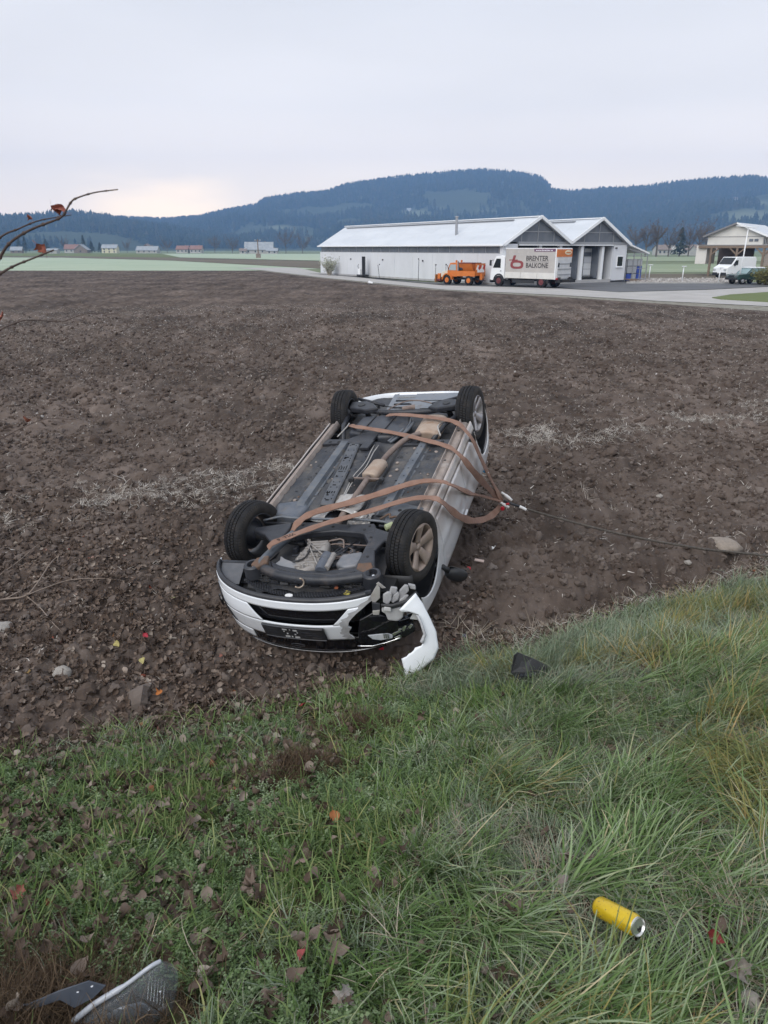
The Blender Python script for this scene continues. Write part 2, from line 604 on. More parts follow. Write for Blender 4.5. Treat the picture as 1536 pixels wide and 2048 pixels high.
# road along the warehouse, its yard, verge and gravel bed
road_low = [(-27, 140), (-19.2, 122.6), (-6.9, 91.2), (5.1, 65.0), (13.5, 57.0), (18.5, 50.4), (23.4, 45.9), (34, 32), (50, 11), (72, -22)]
road_up = [(110, -22), (90, 40), (60, 78), (36, 70), (27.3, 64.3), (18.9, 60.8), (15.5, 66.8), (5.6, 72.6), (-0.1, 85.2), (-8.5, 107.3), (-16, 141)]
sheet('road', road_low + road_up, 0.0, M_road)
sheet('road_verge', [(float(x), float(y)) for y, x in zip(EDGE_Y[::-1], EDGE_X[::-1])] + [(x - 0.05, y) for x, y in road_low[::-1][:-1]], -0.025, M_verge)
sheet('yard', [(18.9, 61.0), (27.3, 64.6), (36, 70.4), (60, 78.4), (60, 96), (35.7, 76.6), (24.5, 76.6), (26.5, 84), (24, 86), (8, 76), (4, 80), (-10.5, 106.8), (-8.3, 106.6), (0.2, 85.2), (5.9, 72.8), (15.8, 67.0)], 0.012, M_asph)
sheet('grass_island', [(23.3, 53.6), (23.2, 52.0), (25.0, 49.4), (30, 43), (42, 40), (48, 56), (38, 62.5), (30.6, 60.4), (26.1, 57)], 0.05, M_olive, skirt=0.06)
sheet('gravel_bed', [(24.5, 76.4), (36, 76.4), (41, 85.5), (29.5, 89), (27.5, 87)], 0.06, M_gravel, skirt=0.08)
kerb = MB()
kp = [(24.3, 76.2), (36.3, 76.2)]
kerb.bar((24.3, 76.2, 0.06), (36.3, 76.2, 0.06), 0.14, 0.13)
tag(kerb.build('kerb', mk('concrete kerb', (0.34, 0.34, 0.33), (0.42, 0.42, 0.41), scale=2)), kind='structure')

# ------------------------------------------------------------------ hills
PXF, PITCH = 1450.0, math.radians(19.97)
def px_dir(px, py):
    a, b = (px - 768) / PXF, (py - 1024) / PXF
    d = Vector((a, math.cos(PITCH) - b * math.sin(PITCH), -math.sin(PITCH) - b * math.cos(PITCH)))
    return math.atan2(d.x, d.y), math.atan2(d.z, math.hypot(d.x, d.y))

M_hill = mk('hillside', (0.055, 0.062, 0.040), (0.075, 0.085, 0.05), scale=0.004, rough=1, spec=0.0,
            )
def clear_mix():
    N, L = M_hill.node_tree.nodes, M_hill.node_tree.links
    b = N['Principled BSDF']
    src = b.inputs['Base Color'].links[0].from_socket
    a = N.new('ShaderNodeAttribute')
    a.attribute_name = 'clearing'
    x = N.new('ShaderNodeMix')
    x.data_type = 'RGBA'
    L.new(a.outputs['Fac'], x.inputs['Factor'])
    L.new(src, x.inputs['A'])
    x.inputs['B'].default_value = (0.16, 0.175, 0.12, 1)
    L.new(x.outputs['Result'], b.inputs['Base Color'])
clear_mix()
M_tree = mk_attr('far conifers', [(0.0, (0.026, 0.035, 0.024)), (0.5, (0.036, 0.045, 0.028)), (0.8, (0.055, 0.055, 0.036)), (1.0, (0.07, 0.062, 0.045))], rough=1, spec=0)

CLEAR = [(830, 428, 38, 8), (870, 418, 22, 3), (1120, 383, 32, 6), (1290, 398, 32, 5), (1335, 403, 32, 4), (1500, 432, 55, 13), (1512, 405, 32, 5), (975, 426, 25, 5), (722, 396, 16, 3), (560, 455, 24, 4), (1400, 455, 40, 6)]
def clearing(az, el):
    c = np.zeros_like(az)
    for px, py, rx, ry in CLEAR:
        a, e = px_dir(px, py)
        a2, e2 = px_dir(px + rx, py - ry)
        c = np.maximum(c, np.exp(-(((az - a) / (a2 - a)) ** 2 + ((el - e) / (e2 - e)) ** 2) ** 2))
    return c

def hill(name, ridge, D0, D1, D2, treeh, seed):
    aa = np.array([px_dir(*p)[0] for p in ridge])
    ee = np.array([px_dir(*p)[1] for p in ridge])
    az = np.radians(np.linspace(-58, 58, 340))
    el = np.interp(az, aa, ee)
    u = np.concatenate([np.linspace(0, 1, 40), np.linspace(1.06, 1.6, 8)])
    A, U = np.meshgrid(az, u)
    E = np.tile(el, (len(u), 1))
    hr = np.clip(np.tan(E) * D1 - treeh + H, 0, None)
    D = np.where(U <= 1, D0 + (D1 - D0) * U, D1 + (U - 1) / 0.6 * (D2 - D1))
    X, Y = D * np.sin(A), D * np.cos(A)
    n = fbm(X / 260, Y / 260, 4, seed) - 0.45
    prof = np.where(U <= 1, U ** 1.25, 1 - 1.2 * (U - 1))
    w = np.sin(np.clip(U, 0, 1) * math.pi)
    Z = hr * (prof + n * 0.55 * w) - 1.0 * (U == 0)
    Z = np.where(U <= 1, np.minimum(Z, hr * D / D1 * 0.995 + 0 * Z), Z)
    P = np.stack([X, Y, Z], -1)
    o = MB().grid([[tuple(p) for p in row] for row in P], flip=True).build(name, M_hill, smooth=True)
    tag(o, kind='structure')
    cl = clearing(A, np.arctan2(Z - H, D))
    at_ = o.data.attributes.new('clearing', 'FLOAT', 'POINT')
    at_.data.foreach_set('value', cl.ravel().astype(np.float32))
    return az, u, X, Y, Z, hr

ridge_far = [(-700, 400), (-300, 420), (0, 432), (150, 430), (250, 433), (320, 437), (395, 432), (450, 418), (510, 408), (530, 394), (600, 385), (655, 380),
             (680, 371), (700, 365), (800, 350), (850, 345), (950, 336), (1000, 338), (1060, 345), (1085, 352), (1105, 370), (1130, 378), (1150, 380),
             (1200, 375), (1290, 370), (1340, 362), (1420, 355), (1500, 350), (1536, 352), (1800, 345), (2300, 380)]
ridge_near = [(-900, 440), (-300, 436), (-60, 432), (0, 430), (60, 426), (120, 420), (170, 421), (215, 428), (250, 436), (330, 447), (450, 466), (560, 484), (640, 496), (760, 500), (2000, 500)]
HF = hill('wooded_hills', ridge_far, 1500, 2600, 3000, 16, 60)
HN = hill('near_hill', ridge_near, 1250, 1900, 2350, 15, 70)

def attr_mesh(name, V, F, rnd, mat, smooth=False):
    me = bpy.data.meshes.new(name)
    me.from_pydata([tuple(p) for p in V], [], F)
    a = me.attributes.new('rnd', 'FLOAT', 'POINT')
    a.data.foreach_set('value', np.asarray(rnd, np.float32))
    me.materials.append(mat)
    if smooth: me.polygons.foreach_set('use_smooth', [True] * len(me.polygons))
    me.update()
    return me

def protos(name, meshes):
    """pieces that a scatter copies: kept in a collection of their own outside the scene"""
    c = bpy.data.collections.new(name)
    for i, me in enumerate(meshes):
        c.objects.link(bpy.data.objects.new('%s_%02d' % (name, i), me))
    return c

def scatter(name, P, rot, scl, coll, nproto, mat=None, label=None, idx=None):
    n = len(P)
    me = bpy.data.meshes.new(name)
    me.vertices.add(n)
    me.vertices.foreach_set('co', np.asarray(P, np.float32).ravel())
    for nm, ty, val in (('rot', 'FLOAT_VECTOR', rot), ('scl', 'FLOAT_VECTOR', scl)):
        a = me.attributes.new(nm, ty, 'POINT')
        a.data.foreach_set('vector', np.asarray(val, np.float32).ravel())
    a = me.attributes.new('pick', 'INT', 'POINT')
    a.data.foreach_set('value', np.asarray(idx if idx is not None else np.random.default_rng(n).integers(0, nproto, n), np.int32))
    o = link(bpy.data.objects.new(name, me))
    tag(o, kind='stuff')
    if label: o['label'] = label
    g = bpy.data.node_groups.new(name, 'GeometryNodeTree')
    g.interface.new_socket('Geometry', in_out='INPUT', socket_type='NodeSocketGeometry')
    g.interface.new_socket('Geometry', in_out='OUTPUT', socket_type='NodeSocketGeometry')
    N, L = g.nodes, g.links
    gi, go = N.new('NodeGroupInput'), N.new('NodeGroupOutput')
    ip = N.new('GeometryNodeInstanceOnPoints')
    ci = N.new('GeometryNodeCollectionInfo')
    ci.inputs['Collection'].default_value = coll
    ci.inputs['Separate Children'].default_value = True
    ci.inputs['Reset Children'].default_value = True
    ip.inputs['Pick Instance'].default_value = True
    def na(nm, ty):
        x = N.new('GeometryNodeInputNamedAttribute')
        x.data_type = ty
        x.inputs['Name'].default_value = nm
        return x.outputs['Attribute']
    er = N.new('FunctionNodeEulerToRotation')
    L.new(na('rot', 'FLOAT_VECTOR'), er.inputs[0])
    mp_ = N.new('GeometryNodeMeshToPoints')
    L.new(gi.outputs[0], mp_.inputs['Mesh'])
    L.new(mp_.outputs[0], ip.inputs['Points'])
    L.new(ci.outputs[0], ip.inputs['Instance'])
    L.new(na('pick', 'INT'), ip.inputs['Instance Index'])
    L.new(er.outputs[0], ip.inputs['Rotation'])
    L.new(na('scl', 'FLOAT_VECTOR'), ip.inputs['Scale'])
    L.new(ip.outputs[0], go.inputs[0])
    md = o.modifiers.new('scatter', 'NODES')
    md.node_group = g
    return o

def conifer_mesh(seed, round_=False):
    r = random.Random(seed)
    V, F, C = [], [], []
    lay = 4 if not round_ else 3
    for k in range(lay):
        n = 7
        if round_:
            z0, z1, w = 0.15 + 0.25 * k, 0.5 + 0.25 * k, (0.26, 0.3, 0.22)[k]
        else:
            z0, z1, w = 0.06 + 0.22 * k, 0.40 + 0.2 * k, 0.20 - 0.045 * k
        b = len(V)
        c = r.random()
        for i in range(n):
            q = 2 * math.pi * (i + r.random() * 0.6) / n
            ww = w * r.uniform(0.6, 1.15)
            V.append((math.cos(q) * ww, math.sin(q) * ww, z0 + r.uniform(-.04, .04)))
            C.append(c)
        V.append((0.02 * r.uniform(-1, 1), 0, min(z1, 1.0)))
        C.append(c)
        for i in range(n):
            F.append((b + i, b + (i + 1) % n, b + n))
    return attr_mesh('tree', V, F, C, M_tree)
TREES = protos('far_tree', [conifer_mesh(i) for i in range(5)] + [conifer_mesh(9 + i, True) for i in range(3)])

def forest(name, hl, count, hmin, hmax, seed, label):
    az, u, X, Y, Z, hr = hl
    g = np.random.default_rng(seed)
    n = count * 3
    fa = g.uniform(0.18 * len(az), 0.82 * len(az) - 1.01, n)
    fu = np.where(g.random(n) < 0.25, g.uniform(36, 40.9, n), g.uniform(0.5, 40.9, n))
    i, j = fu.astype(int), fa.astype(int)
    a, b = fu - i, fa - j
    bil = lambda W: (W[i, j] * (1 - a) + W[i + 1, j] * a) * (1 - b) + (W[i, j + 1] * (1 - a) + W[i + 1, j + 1] * a) * b
    P = np.stack([bil(X), bil(Y), bil(Z)], -1)
    d = fbm(P[:, 0] / 170, P[:, 1] / 170, 3, seed + 5)
    cl = clearing(np.arctan2(P[:, 0], P[:, 1]), np.arctan2(P[:, 2] - H, np.hypot(P[:, 0], P[:, 1])))
    ok = (((d < 0.53) | (fu > 33)) & (P[:, 2] > 3) & (cl < 0.4))
    P = P[ok][:count]
    m = len(P)
    s = g.uniform(hmin, hmax, m)
    rot = np.zeros((m, 3))
    rot[:, 2] = g.uniform(0, 6.28, m)
    scl = np.stack([s * g.uniform(0.8, 1.3, m), s * g.uniform(0.8, 1.3, m), s], -1)
    idx = np.where(g.random(m) < 0.75, g.integers(0, 5, m), g.integers(5, 8, m))
    P[:, 2] -= 1.0
    scatter(name, P, rot, scl, TREES, 8, label=label, idx=idx)
forest('far_forest', HF, 42000, 12, 24, 81, 'blue hazy conifer forest covering the long ridge')
forest('near_forest', HN, 6000, 10, 22, 82, 'spruce forest on the low hill at far left')

# ------------------------------------------------------------------ haze
def build_haze():
    m = bpy.data.materials.new('haze')
    m.use_nodes = True
    nt = m.node_tree
    nt.nodes.clear()
    out = nt.nodes.new('ShaderNodeOutputMaterial')
    pv = nt.nodes.new('ShaderNodeVolumePrincipled')
    pv.inputs['Color'].default_value = (0.32, 0.56, 1.0, 1)
    pv.inputs['Density'].default_value = 0.00026
    pv.inputs['Anisotropy'].default_value = 0.0
    nt.links.new(pv.outputs[0], out.inputs['Volume'])
    mb = MB().box((0, 800, 169), (9000 - 0.4, 4600, 342))
    o = mb.build('haze', m)
    tag(o, kind='stuff')
    o.display_type = 'WIRE'
build_haze()
# ------------------------------------------------------------------ the overturned car
M_white = mk('white car paint', (0.72, 0.74, 0.77), (0.70, 0.70, 0.70), scale=3, rough=0.28, coat=0.6,
             c3=(0.46, 0.38, 0.33), s3=2.6, f3=(0.58, 0.85))
def mud_film(m):
    N, L = m.node_tree.nodes, m.node_tree.links
    b = N['Principled BSDF']
    src = b.inputs['Base Color'].links[0].from_socket
    t = N.new('ShaderNodeTexCoord')
    sp_ = N.new('ShaderNodeSeparateXYZ')
    L.new(t.outputs['Object'], sp_.inputs[0])
    n = N.new('ShaderNodeTexNoise')
    n.inputs['Scale'].default_value = 5
    n.inputs['Detail'].default_value = 8
    L.new(t.outputs['Object'], n.inputs['Vector'])
    ad = N.new('ShaderNodeMath')
    ad.operation = 'MULTIPLY_ADD'
    L.new(n.outputs['Fac'], ad.inputs[0])
    ad.inputs[1].default_value = 0.55
    L.new(sp_.outputs['Z'], ad.inputs[2])
    r = N.new('ShaderNodeMapRange')
    r.inputs['From Min'].default_value = -0.42
    r.inputs['From Max'].default_value = 0.12
    r.inputs['To Max'].default_value = 0.9
    L.new(ad.outputs[0], r.inputs['Value'])
    x = N.new('ShaderNodeMix')
    x.data_type = 'RGBA'
    L.new(r.outputs[0], x.inputs['Factor'])
    L.new(src, x.inputs['A'])
    x.inputs['B'].default_value = (0.40, 0.335, 0.295, 1)
    L.new(x.outputs['Result'], b.inputs['Base Color'])
mud_film(M_white)
M_whitec = mk('clean white paint', (0.78, 0.81, 0.85), rough=0.25, coat=0.7, c3=(0.6, 0.58, 0.56), s3=14, f3=(0.68, 0.9))
M_sill = mk('muddy sill', (0.33, 0.28, 0.25), (0.24, 0.20, 0.18), scale=9, rough=0.85, bump=0.4, bscale=60, c3=(0.45, 0.42, 0.40), s3=6, f3=(0.55, 0.8))
M_under = mk('dirty underseal', (0.036, 0.040, 0.050), (0.075, 0.074, 0.076), scale=4, rough=0.6, bump=0.5, bscale=35,
             c3=(0.17, 0.145, 0.12), s3=5, f3=(0.54, 0.82))
M_steel = mk('grey galvanised rail', (0.085, 0.098, 0.118), (0.15, 0.16, 0.175), scale=6, rough=0.45, metal=0.2, c3=(0.17, 0.145, 0.12), s3=12, f3=(0.55, 0.75))
M_black = mk('black plastic', (0.022, 0.023, 0.026), (0.035, 0.035, 0.038), scale=8, rough=0.5, c3=(0.06, 0.055, 0.05), s3=15, f3=(0.6, 0.85))
M_dgrey = mk('charcoal coated steel', (0.020, 0.022, 0.028), (0.040, 0.042, 0.050), scale=7, rough=0.42, c3=(0.12, 0.095, 0.08), s3=5, f3=(0.60, 0.85), bump=0.2, bscale=40)
M_rust = mk('rusty bracket', (0.15, 0.085, 0.055), (0.10, 0.075, 0.06), scale=18, rough=0.85, bump=0.4, bscale=60)
M_pipe = mk('rusty exhaust pipe', (0.17, 0.13, 0.115), (0.24, 0.19, 0.165), scale=10, rough=0.7, metal=0.2)
M_muff = mk('tan stained silencer', (0.42, 0.35, 0.29), (0.34, 0.25, 0.19), scale=6, rough=0.6, metal=0.25, c3=(0.28, 0.16, 0.10), s3=9, f3=(0.6, 0.75))
M_alu = mk('cast aluminium', (0.36, 0.34, 0.32), (0.26, 0.24, 0.225), scale=14, rough=0.6, metal=0.35, bump=0.4, bscale=40)
M_shield = mk('pale heat shield', (0.50, 0.49, 0.475), (0.40, 0.37, 0.34), scale=10, rough=0.5, metal=0.4, bump=0.4, bscale=30)
M_tyre = mk('tyre rubber', (0.009, 0.009, 0.011), (0.018, 0.018, 0.019), scale=12, rough=0.7, spec=.3, c3=(0.045, 0.038, 0.034), s3=7, f3=(0.55, 0.85))
M_tyred = mk('dusty tyre side', (0.018, 0.017, 0.017), (0.042, 0.037, 0.033), scale=9, rough=0.85)
M_rimtan = mk('mud filmed alloy', (0.40, 0.32, 0.27), (0.32, 0.25, 0.21), scale=9, rough=0.55, metal=0.35, c3=(0.52, 0.46, 0.42), s3=22, f3=(0.6, 0.8))
M_rimsil = mk('silver alloy', (0.46, 0.44, 0.44), (0.36, 0.34, 0.34), scale=9, rough=0.4, metal=0.55)
M_dark = mk('dark plastic and cavity shade', (0.012, 0.012, 0.014), (0.02, 0.02, 0.02), scale=8, rough=0.7)  # real dark parts, and backings whose colour stands in for shade
M_gloss = mk('gloss black grille', (0.008, 0.008, 0.010), rough=0.12, coat=0.5)
M_foam = mk('grey energy foam', (0.30, 0.30, 0.31), (0.42, 0.42, 0.42), scale=12, rough=0.9, bump=0.3, bscale=60)
M_chrome = mk('chrome', (0.75, 0.75, 0.76), rough=0.12, metal=1.0)
M_glassd = mk('tinted window glass', (0.015, 0.018, 0.02), rough=0.06, spec=0.6)
M_whitep = mk('white plastic', (0.72, 0.72, 0.72), rough=0.5)
M_yellow = mk('yellow leaf skin', (0.42, 0.38, 0.08), (0.35, 0.28, 0.07), scale=20, rough=0.8)
M_lens = mk('clear lens', (0.75, 0.78, 0.80), rough=0.05, trans=0.85, spec=0.6)

CM = Matrix(((0.94553746, 0.28802477, -0.1516596), (-0.31391994, 0.93007999, -0.19080221), (0.0860998, 0.22801961, 0.96984219)))
CT = Vector((-0.539, 6.001, 1.131))
car = thing('overturned_car', 'white hatchback lying upside down on its roof on the ploughed soil', 'car', CT)
car.rotation_euler = CM.to_euler()
def cw(p):
    return CM @ Vector(p) + CT

# --- floor pan with tunnel, beads and dents
def floor_z(x, y):
    z = -0.235
    z -= 0.11 * math.exp(-((x - 0.07) / 0.12) ** 4) * (1 if y < 1.72 else max(0, 1 - (y - 1.72) / 0.1))
    for yb in (0.62, 0.78, 0.94, 1.18, 1.34, 1.5):
        if abs(x - 0.07) > 0.2: z += 0.012 * math.exp(-((y - yb) / 0.018) ** 2)
    for xb in (-0.60, -0.54, 0.62, 0.67):
        z += 0.010 * math.exp(-((x - xb) / 0.014) ** 2)
    z += 0.014 * (float(vnoise(x * 6, y * 4, 31)) - 0.5)
    z -= 0.03 * math.exp(-(((x + 0.02) / 0.13) ** 2 + ((y - 1.3) / 0.2) ** 2)) + 0.025 * math.exp(-(((x - 0.25) / 0.1) ** 2 + ((y - 1.2) / 0.25) ** 2))
    return z
xs = np.linspace(-0.72, 0.76, 75)
ys = np.linspace(0.22, 1.80, 80)
MB().grid([[(x, y, floor_z(x, y)) for x in xs] for y in ys]).build('floor_pan', M_under, car, smooth=True, solid=0.004)
# raised rear floor and boot floor
ys2 = np.linspace(1.80, 3.36, 40)
def boot_z(x, y):
    z = -0.36 + 0.08 * math.exp(-((y - 1.8) / 0.08) ** 2) - 0.03 * (y > 2.95)
    return z + 0.012 * math.sin(x * 30) * (0.3 if y < 2.9 else 0.1) + 0.02 * (float(vnoise(x * 5, y * 5, 33)) - 0.5)
MB().grid([[(x, y, boot_z(x, y)) for x in np.linspace(-0.70, 0.74, 40)] for y in ys2]).build('boot_floor', M_under, car, smooth=True, solid=0.004)

# --- sills: pinch flange strip and rocker face
def sill(sg, x0, name='sill'):
    mb = MB()
    rows = []
    for y in np.linspace(0.36, 2.24, 24):
        w = 0.004 * (float(vnoise(y * 7, sg, 3)) - 0.5)
        rows.append([(x0 - sg * 0.015, y, -0.25), (x0, y, -0.215 + w), (x0 + sg * 0.012, y, -0.185 + w), (x0 + sg * 0.017, y, -0.185 + w), (x0 + sg * 0.024, y, -0.222),
                     (x0 + sg * 0.075, y, -0.222 + w), (x0 + sg * 0.10, y, -0.24)])
    return mb.grid(rows, flip=sg > 0).build(name, M_sill, car, solid=0.004, auto=35)
s_r = sill(1, 0.735)
s_l = sill(-1, -0.71)
for y in (0.62, 1.35, 2.02):
    MB().lathe([(0, 0.0), (0, 0.014), (0.004, 0.014), (0.004, 0)], 12, Matrix.Translation((0.775, y, -0.222)) @ Matrix.Rotation(-math.pi / 2, 4, 'Y')).build('plug', M_black, s_r)
# --- longitudinal rails and perforated plates
def rail(xa, ya, xb, yb, w, h, name='frame_rail', mat=None, z=-0.235):
    rows = []
    n = 20
    d = Vector((xb - xa, yb - ya, 0)).normalized()
    s = Vector((d.y, -d.x, 0))
    for k in range(n + 1):
        t = k / n
        c = Vector((xa + (xb - xa) * t, ya + (yb - ya) * t, 0))
        hh = h * min(1, t / 0.06 + 0.15)
        rows.append([tuple(c + s * o + Vector((0, 0, z + zz))) for o, zz in ((-w * 0.72, 0.004), (-w * 0.5, 0.006), (-w * 0.36, hh), (w * 0.36, hh), (w * 0.5, 0.006), (w * 0.72, 0.004))])
    return MB().grid(rows, flip=False).build(name, mat or M_steel, car, solid=0.003, auto=30, off=0)
rail(-0.435, 0.36, -0.445, 1.74, 0.11, 0.045)
rail(0.43, 0.30, 0.47, 1.76, 0.10, 0.045)
MB().box((0.47, 1.72, -0.19), (0.07, 0.07, 0.02)).build('rail_cap', M_dgrey, car, bevel=0.006)
for y in np.linspace(0.5, 1.6, 8):
    MB().lathe([(0, 0), (0, 0.010), (0.002, 0.010), (0.002, 0)], 10, Matrix.Translation((0.43 + 0.04 * (y - 0.3) / 1.46, y, -0.1905)) @ Matrix.Rotation(-math.pi / 2, 4, 'Y')).build('drain_hole', M_dark, car)
# plate whose holes are real gaps in the sheet
def perforated(xa, ya, xb, yb, wa, wb, nx, ny, holes, z, name):
    plate_mat = mk('worn perforated steel', (0.060, 0.066, 0.080), (0.10, 0.105, 0.115), scale=9, rough=.45, c3=(0.15, 0.13, 0.11), s3=7, f3=(.6, .8))
    P = []
    for i in range(ny + 1):
        t = i / ny
        cx = xa + (xb - xa) * t
        w = wa + (wb - wa) * t
        zz = z + 0.012 * math.sin(t * 9) * 0.5 - (0.03 if t < 0.05 else 0)
        P.append([(cx + (j / nx - 0.5) * w, ya + (yb - ya) * t, zz + (-0.012 if j in (0, nx) else 0)) for j in range(nx + 1)])
    return MB().grid(P, keep=lambda i, j: (i, j) not in holes).build(name, plate_mat, car, solid=0.004)
hl = set()
rr_ = random.Random(4)
for i in range(2, 60):
    if i % 5 == 2: hl |= {(i, 2), (i, 7)}
    if i % 13 == 6: hl |= {(i, 4), (i, 5), (i, 3)}
    if i % 17 == 10: hl |= {(i, 2), (i, 3), (i + 1, 2), (i, 7)}
    if i in (12, 13, 34, 35, 36): hl |= {(i, 1), (i, 3), (i, 5), (i, 7)}
perforated(-0.17, 0.36, -0.325, 1.74, 0.13, 0.13, 10, 62, hl, -0.205, 'perforated_plate')
MB().prism([(-0.23, 0.37), (-0.11, 0.37), (-0.265, 1.73), (-0.385, 1.73)], -0.224, -0.214).build('plate_hole_shade', M_dark, car)  # dark sheet added under the plate; its colour puts shade in the holes
# --- crossmembers behind the floor
cm_ = MB()
cm_.prism([(-0.70, 1.68), (-0.42, 1.72), (-0.40, 1.80), (-0.68, 1.80)], -0.235, -0.20)
cm_.build('crossmember', M_dgrey, car, bevel=0.006)
MB().prism([(-0.42, 1.70), (-0.14, 1.66), (-0.10, 1.98), (-0.22, 2.0), (-0.30, 1.92), (-0.43, 1.80)], -0.225, -0.195).build('crossmember', M_dgrey, car, bevel=0.006)
MB().prism([(-0.22, 1.56), (-0.12, 1.56), (-0.10, 1.75), (-0.20, 1.75)], -0.22, -0.185).build('bracket', M_dgrey, car, bevel=0.006)
MB().prism([(0.24, 1.67), (0.74, 1.68), (0.74, 1.79), (0.24, 1.78)], -0.235, -0.205).build('crossmember', M_dgrey, car, bevel=0.006)
for x in (0.30, 0.40, 0.55, 0.66, -0.62, -0.52):
    MB().box((x, 1.73, -0.20), (0.03, 0.035, 0.006)).build('slot_cover', M_dark, car)

# --- fuel tank with its moulded steps
ft = MB()
ft.prism([(-0.50, 1.98), (-0.46, 2.40), (-0.1, 2.44), (0.14, 2.40), (0.2, 2.1), (0.16, 1.92), (-0.12, 1.86), (-0.2, 1.96)], -0.36, -0.20)
tank = ft.build('fuel_tank', mk('black moulded tank', (0.032, 0.036, 0.046), (0.055, 0.06, 0.072), scale=5, rough=0.42, c3=(0.11, 0.10, 0.09), s3=8, f3=(0.55, 0.8)), car, bevel=0.035, segs=3, auto=35)
for xa, xb in ((-0.33, -0.28), (-0.08, -0.03)):
    MB().tube(crom([(xa, 1.9, -0.22), (xa, 1.95, -0.196), (xb, 2.42, -0.196), (xb, 2.46, -0.24)], 4), 0.006, 6).build('seam', M_black, tank)
MB().tube([(0.16, 1.90, -0.22), (0.19, 2.15, -0.19), (0.15, 2.40, -0.19), (0.12, 2.48, -0.25)], 0.011, 8).build('tank_strap', M_steel, tank)
MB().tube(crom([(0.05, 1.80, -0.25), (0.14, 1.88, -0.21), (0.20, 2.0, -0.20), (0.22, 2.2, -0.2)], 5), 0.018, 8).build('hose', M_steel, car, smooth=True)
MB().tube(crom([(0.02, 1.83, -0.25), (0.10, 1.92, -0.215), (0.15, 2.04, -0.2)], 5), 0.016, 8).build('hose', M_steel, car, smooth=True)

# --- exhaust line
def oval(c0, c1, rx, rz, n=28, lip=0.92):
    c0, c1 = Vector(c0), Vector(c1)
    d = (c1 - c0).normalized()
    s = Vector((d.y, -d.x, 0)).normalized()
    up = s.cross(d)
    rows = []
    L = (c1 - c0).length
    for a, k in ((0, 0.0), (0, 0.55), (0.0, lip * 0.93), (0.012, lip), (0.02, 1.0), (L - 0.02, 1.0), (L - 0.012, lip), (L, lip * 0.93), (L, 0.55), (L, 0)):
        rows.append([tuple(c0 + d * a + s * (rx * k * math.copysign(abs(math.cos(q)) ** 0.75, math.cos(q))) + up * (rz * k * math.copysign(abs(math.sin(q)) ** 0.75, math.sin(q))))
                     for q in np.linspace(0, 2 * math.pi, n + 1)])
    return MB().grid(rows)
pipe = MB().tube(crom([(0.02, 0.12, -0.27), (0.05, 0.35, -0.215), (0.07, 0.62, -0.205), (0.08, 0.96, -0.21)], 5), 0.030, 12).build('exhaust_pipe', M_pipe, car, smooth=True)
muf = oval((0.082, 0.97, -0.215), (0.115, 1.27, -0.215), 0.085, 0.058).build('silencer', M_muff, car, smooth=True)
MB().tube(crom([(0.115, 1.25, -0.215), (0.13, 1.42, -0.215), (0.17, 1.58, -0.205), (0.24, 1.74, -0.19), (0.30, 1.86, -0.20), (0.38, 1.96, -0.21)], 5), 0.030, 12).build('exhaust_pipe', M_pipe, car, smooth=True)
oval((0.43, 1.92, -0.245), (0.44, 2.36, -0.245), 0.145, 0.075).build('silencer', M_muff, car, smooth=True)
br = MB().bar((-0.09, 0.92, -0.19), (0.24, 0.90, -0.19), 0.02, 0.012).build('exhaust_hanger', M_pipe, car)
for x in (-0.08, 0.235):
    MB().lathe([(-.025, 0), (-.025, .028), (.025, .028), (.025, 0)], 14, Matrix.Translation((x, 0.90, -0.20)) @ Matrix.Rotation(math.pi / 2, 4, 'Z')).build('rubber_mount', M_black, br, smooth=False, bevel=0.005)
shield_rows = []
for i, y in enumerate(np.linspace(0.30, 0.66, 14)):
    shield_rows.append([(-0.12 + 0.30 * j / 14 - 0.03 * (y < .4), y, -0.235 + 0.055 * math.sin(math.pi * j / 14) * min(1, (0.68 - y) / 0.10) + 0.008 * math.sin(i * 1.7) * math.sin(j * 1.9)) for j in range(15)])
MB().grid(shield_rows).build('heat_shield', M_shield, car, smooth=True, solid=0.004)
rows = []
for i, y in enumerate(np.linspace(0.12, 0.34, 8)):
    rows.append([(0.14 + 0.2 * j / 8, y, -0.225 + 0.02 * math.sin(j * 2 + i)) for j in range(9)])
MB().grid(rows).build('heat_shield', M_shield, car, smooth=False, solid=0.004)
rows = [[(-0.30 + 0.2 * j / 6, y, -0.205 + 0.01 * math.sin(j + i)) for j in range(7)] for i, y in enumerate(np.linspace(0.14, 0.30, 5))]
MB().grid(rows).build('heat_shield', M_shield, car, solid=0.004)

# --- side panels of the body shell
ZP = np.array([0.20, 0.26, 0.34, 0.45, 0.60, 0.80, 0.95, 1.05, 1.12, 1.28, 1.42, 1.52])
XP = np.array([0.830, 0.855, 0.878, 0.895, 0.905, 0.902, 0.885, 0.86, 0.82, 0.72, 0.62, 0.52])
def side_x(y, z):
    x = float(np.interp(-z, ZP, XP))
    if y < 0.1: x -= 0.17 * ((0.1 - y) / 0.9) ** 2
    if y > 2.8: x -= 0.14 * ((y - 2.8) / 0.55) ** 2
    x += 0.012 * math.exp(-((z + 0.62) / 0.05) ** 2) * (0.4 < y < 2.4)
    x -= 0.020 * math.exp(-(((z + 0.66) / 0.12) ** 2 + ((y - 1.75) / 0.18) ** 2))
    x += 0.006 * (float(vnoise(y * 3.1, z * 4, 51)) - 0.5)
    return x
ARCH = ((0.0, -0.42, 0.375), (2.66, -0.42, 0.375))
def z_top(y, base):
    for yc, zc, r in ARCH:
        if abs(y - yc) < r: return zc - math.sqrt(r * r - (y - yc) ** 2)
    return base
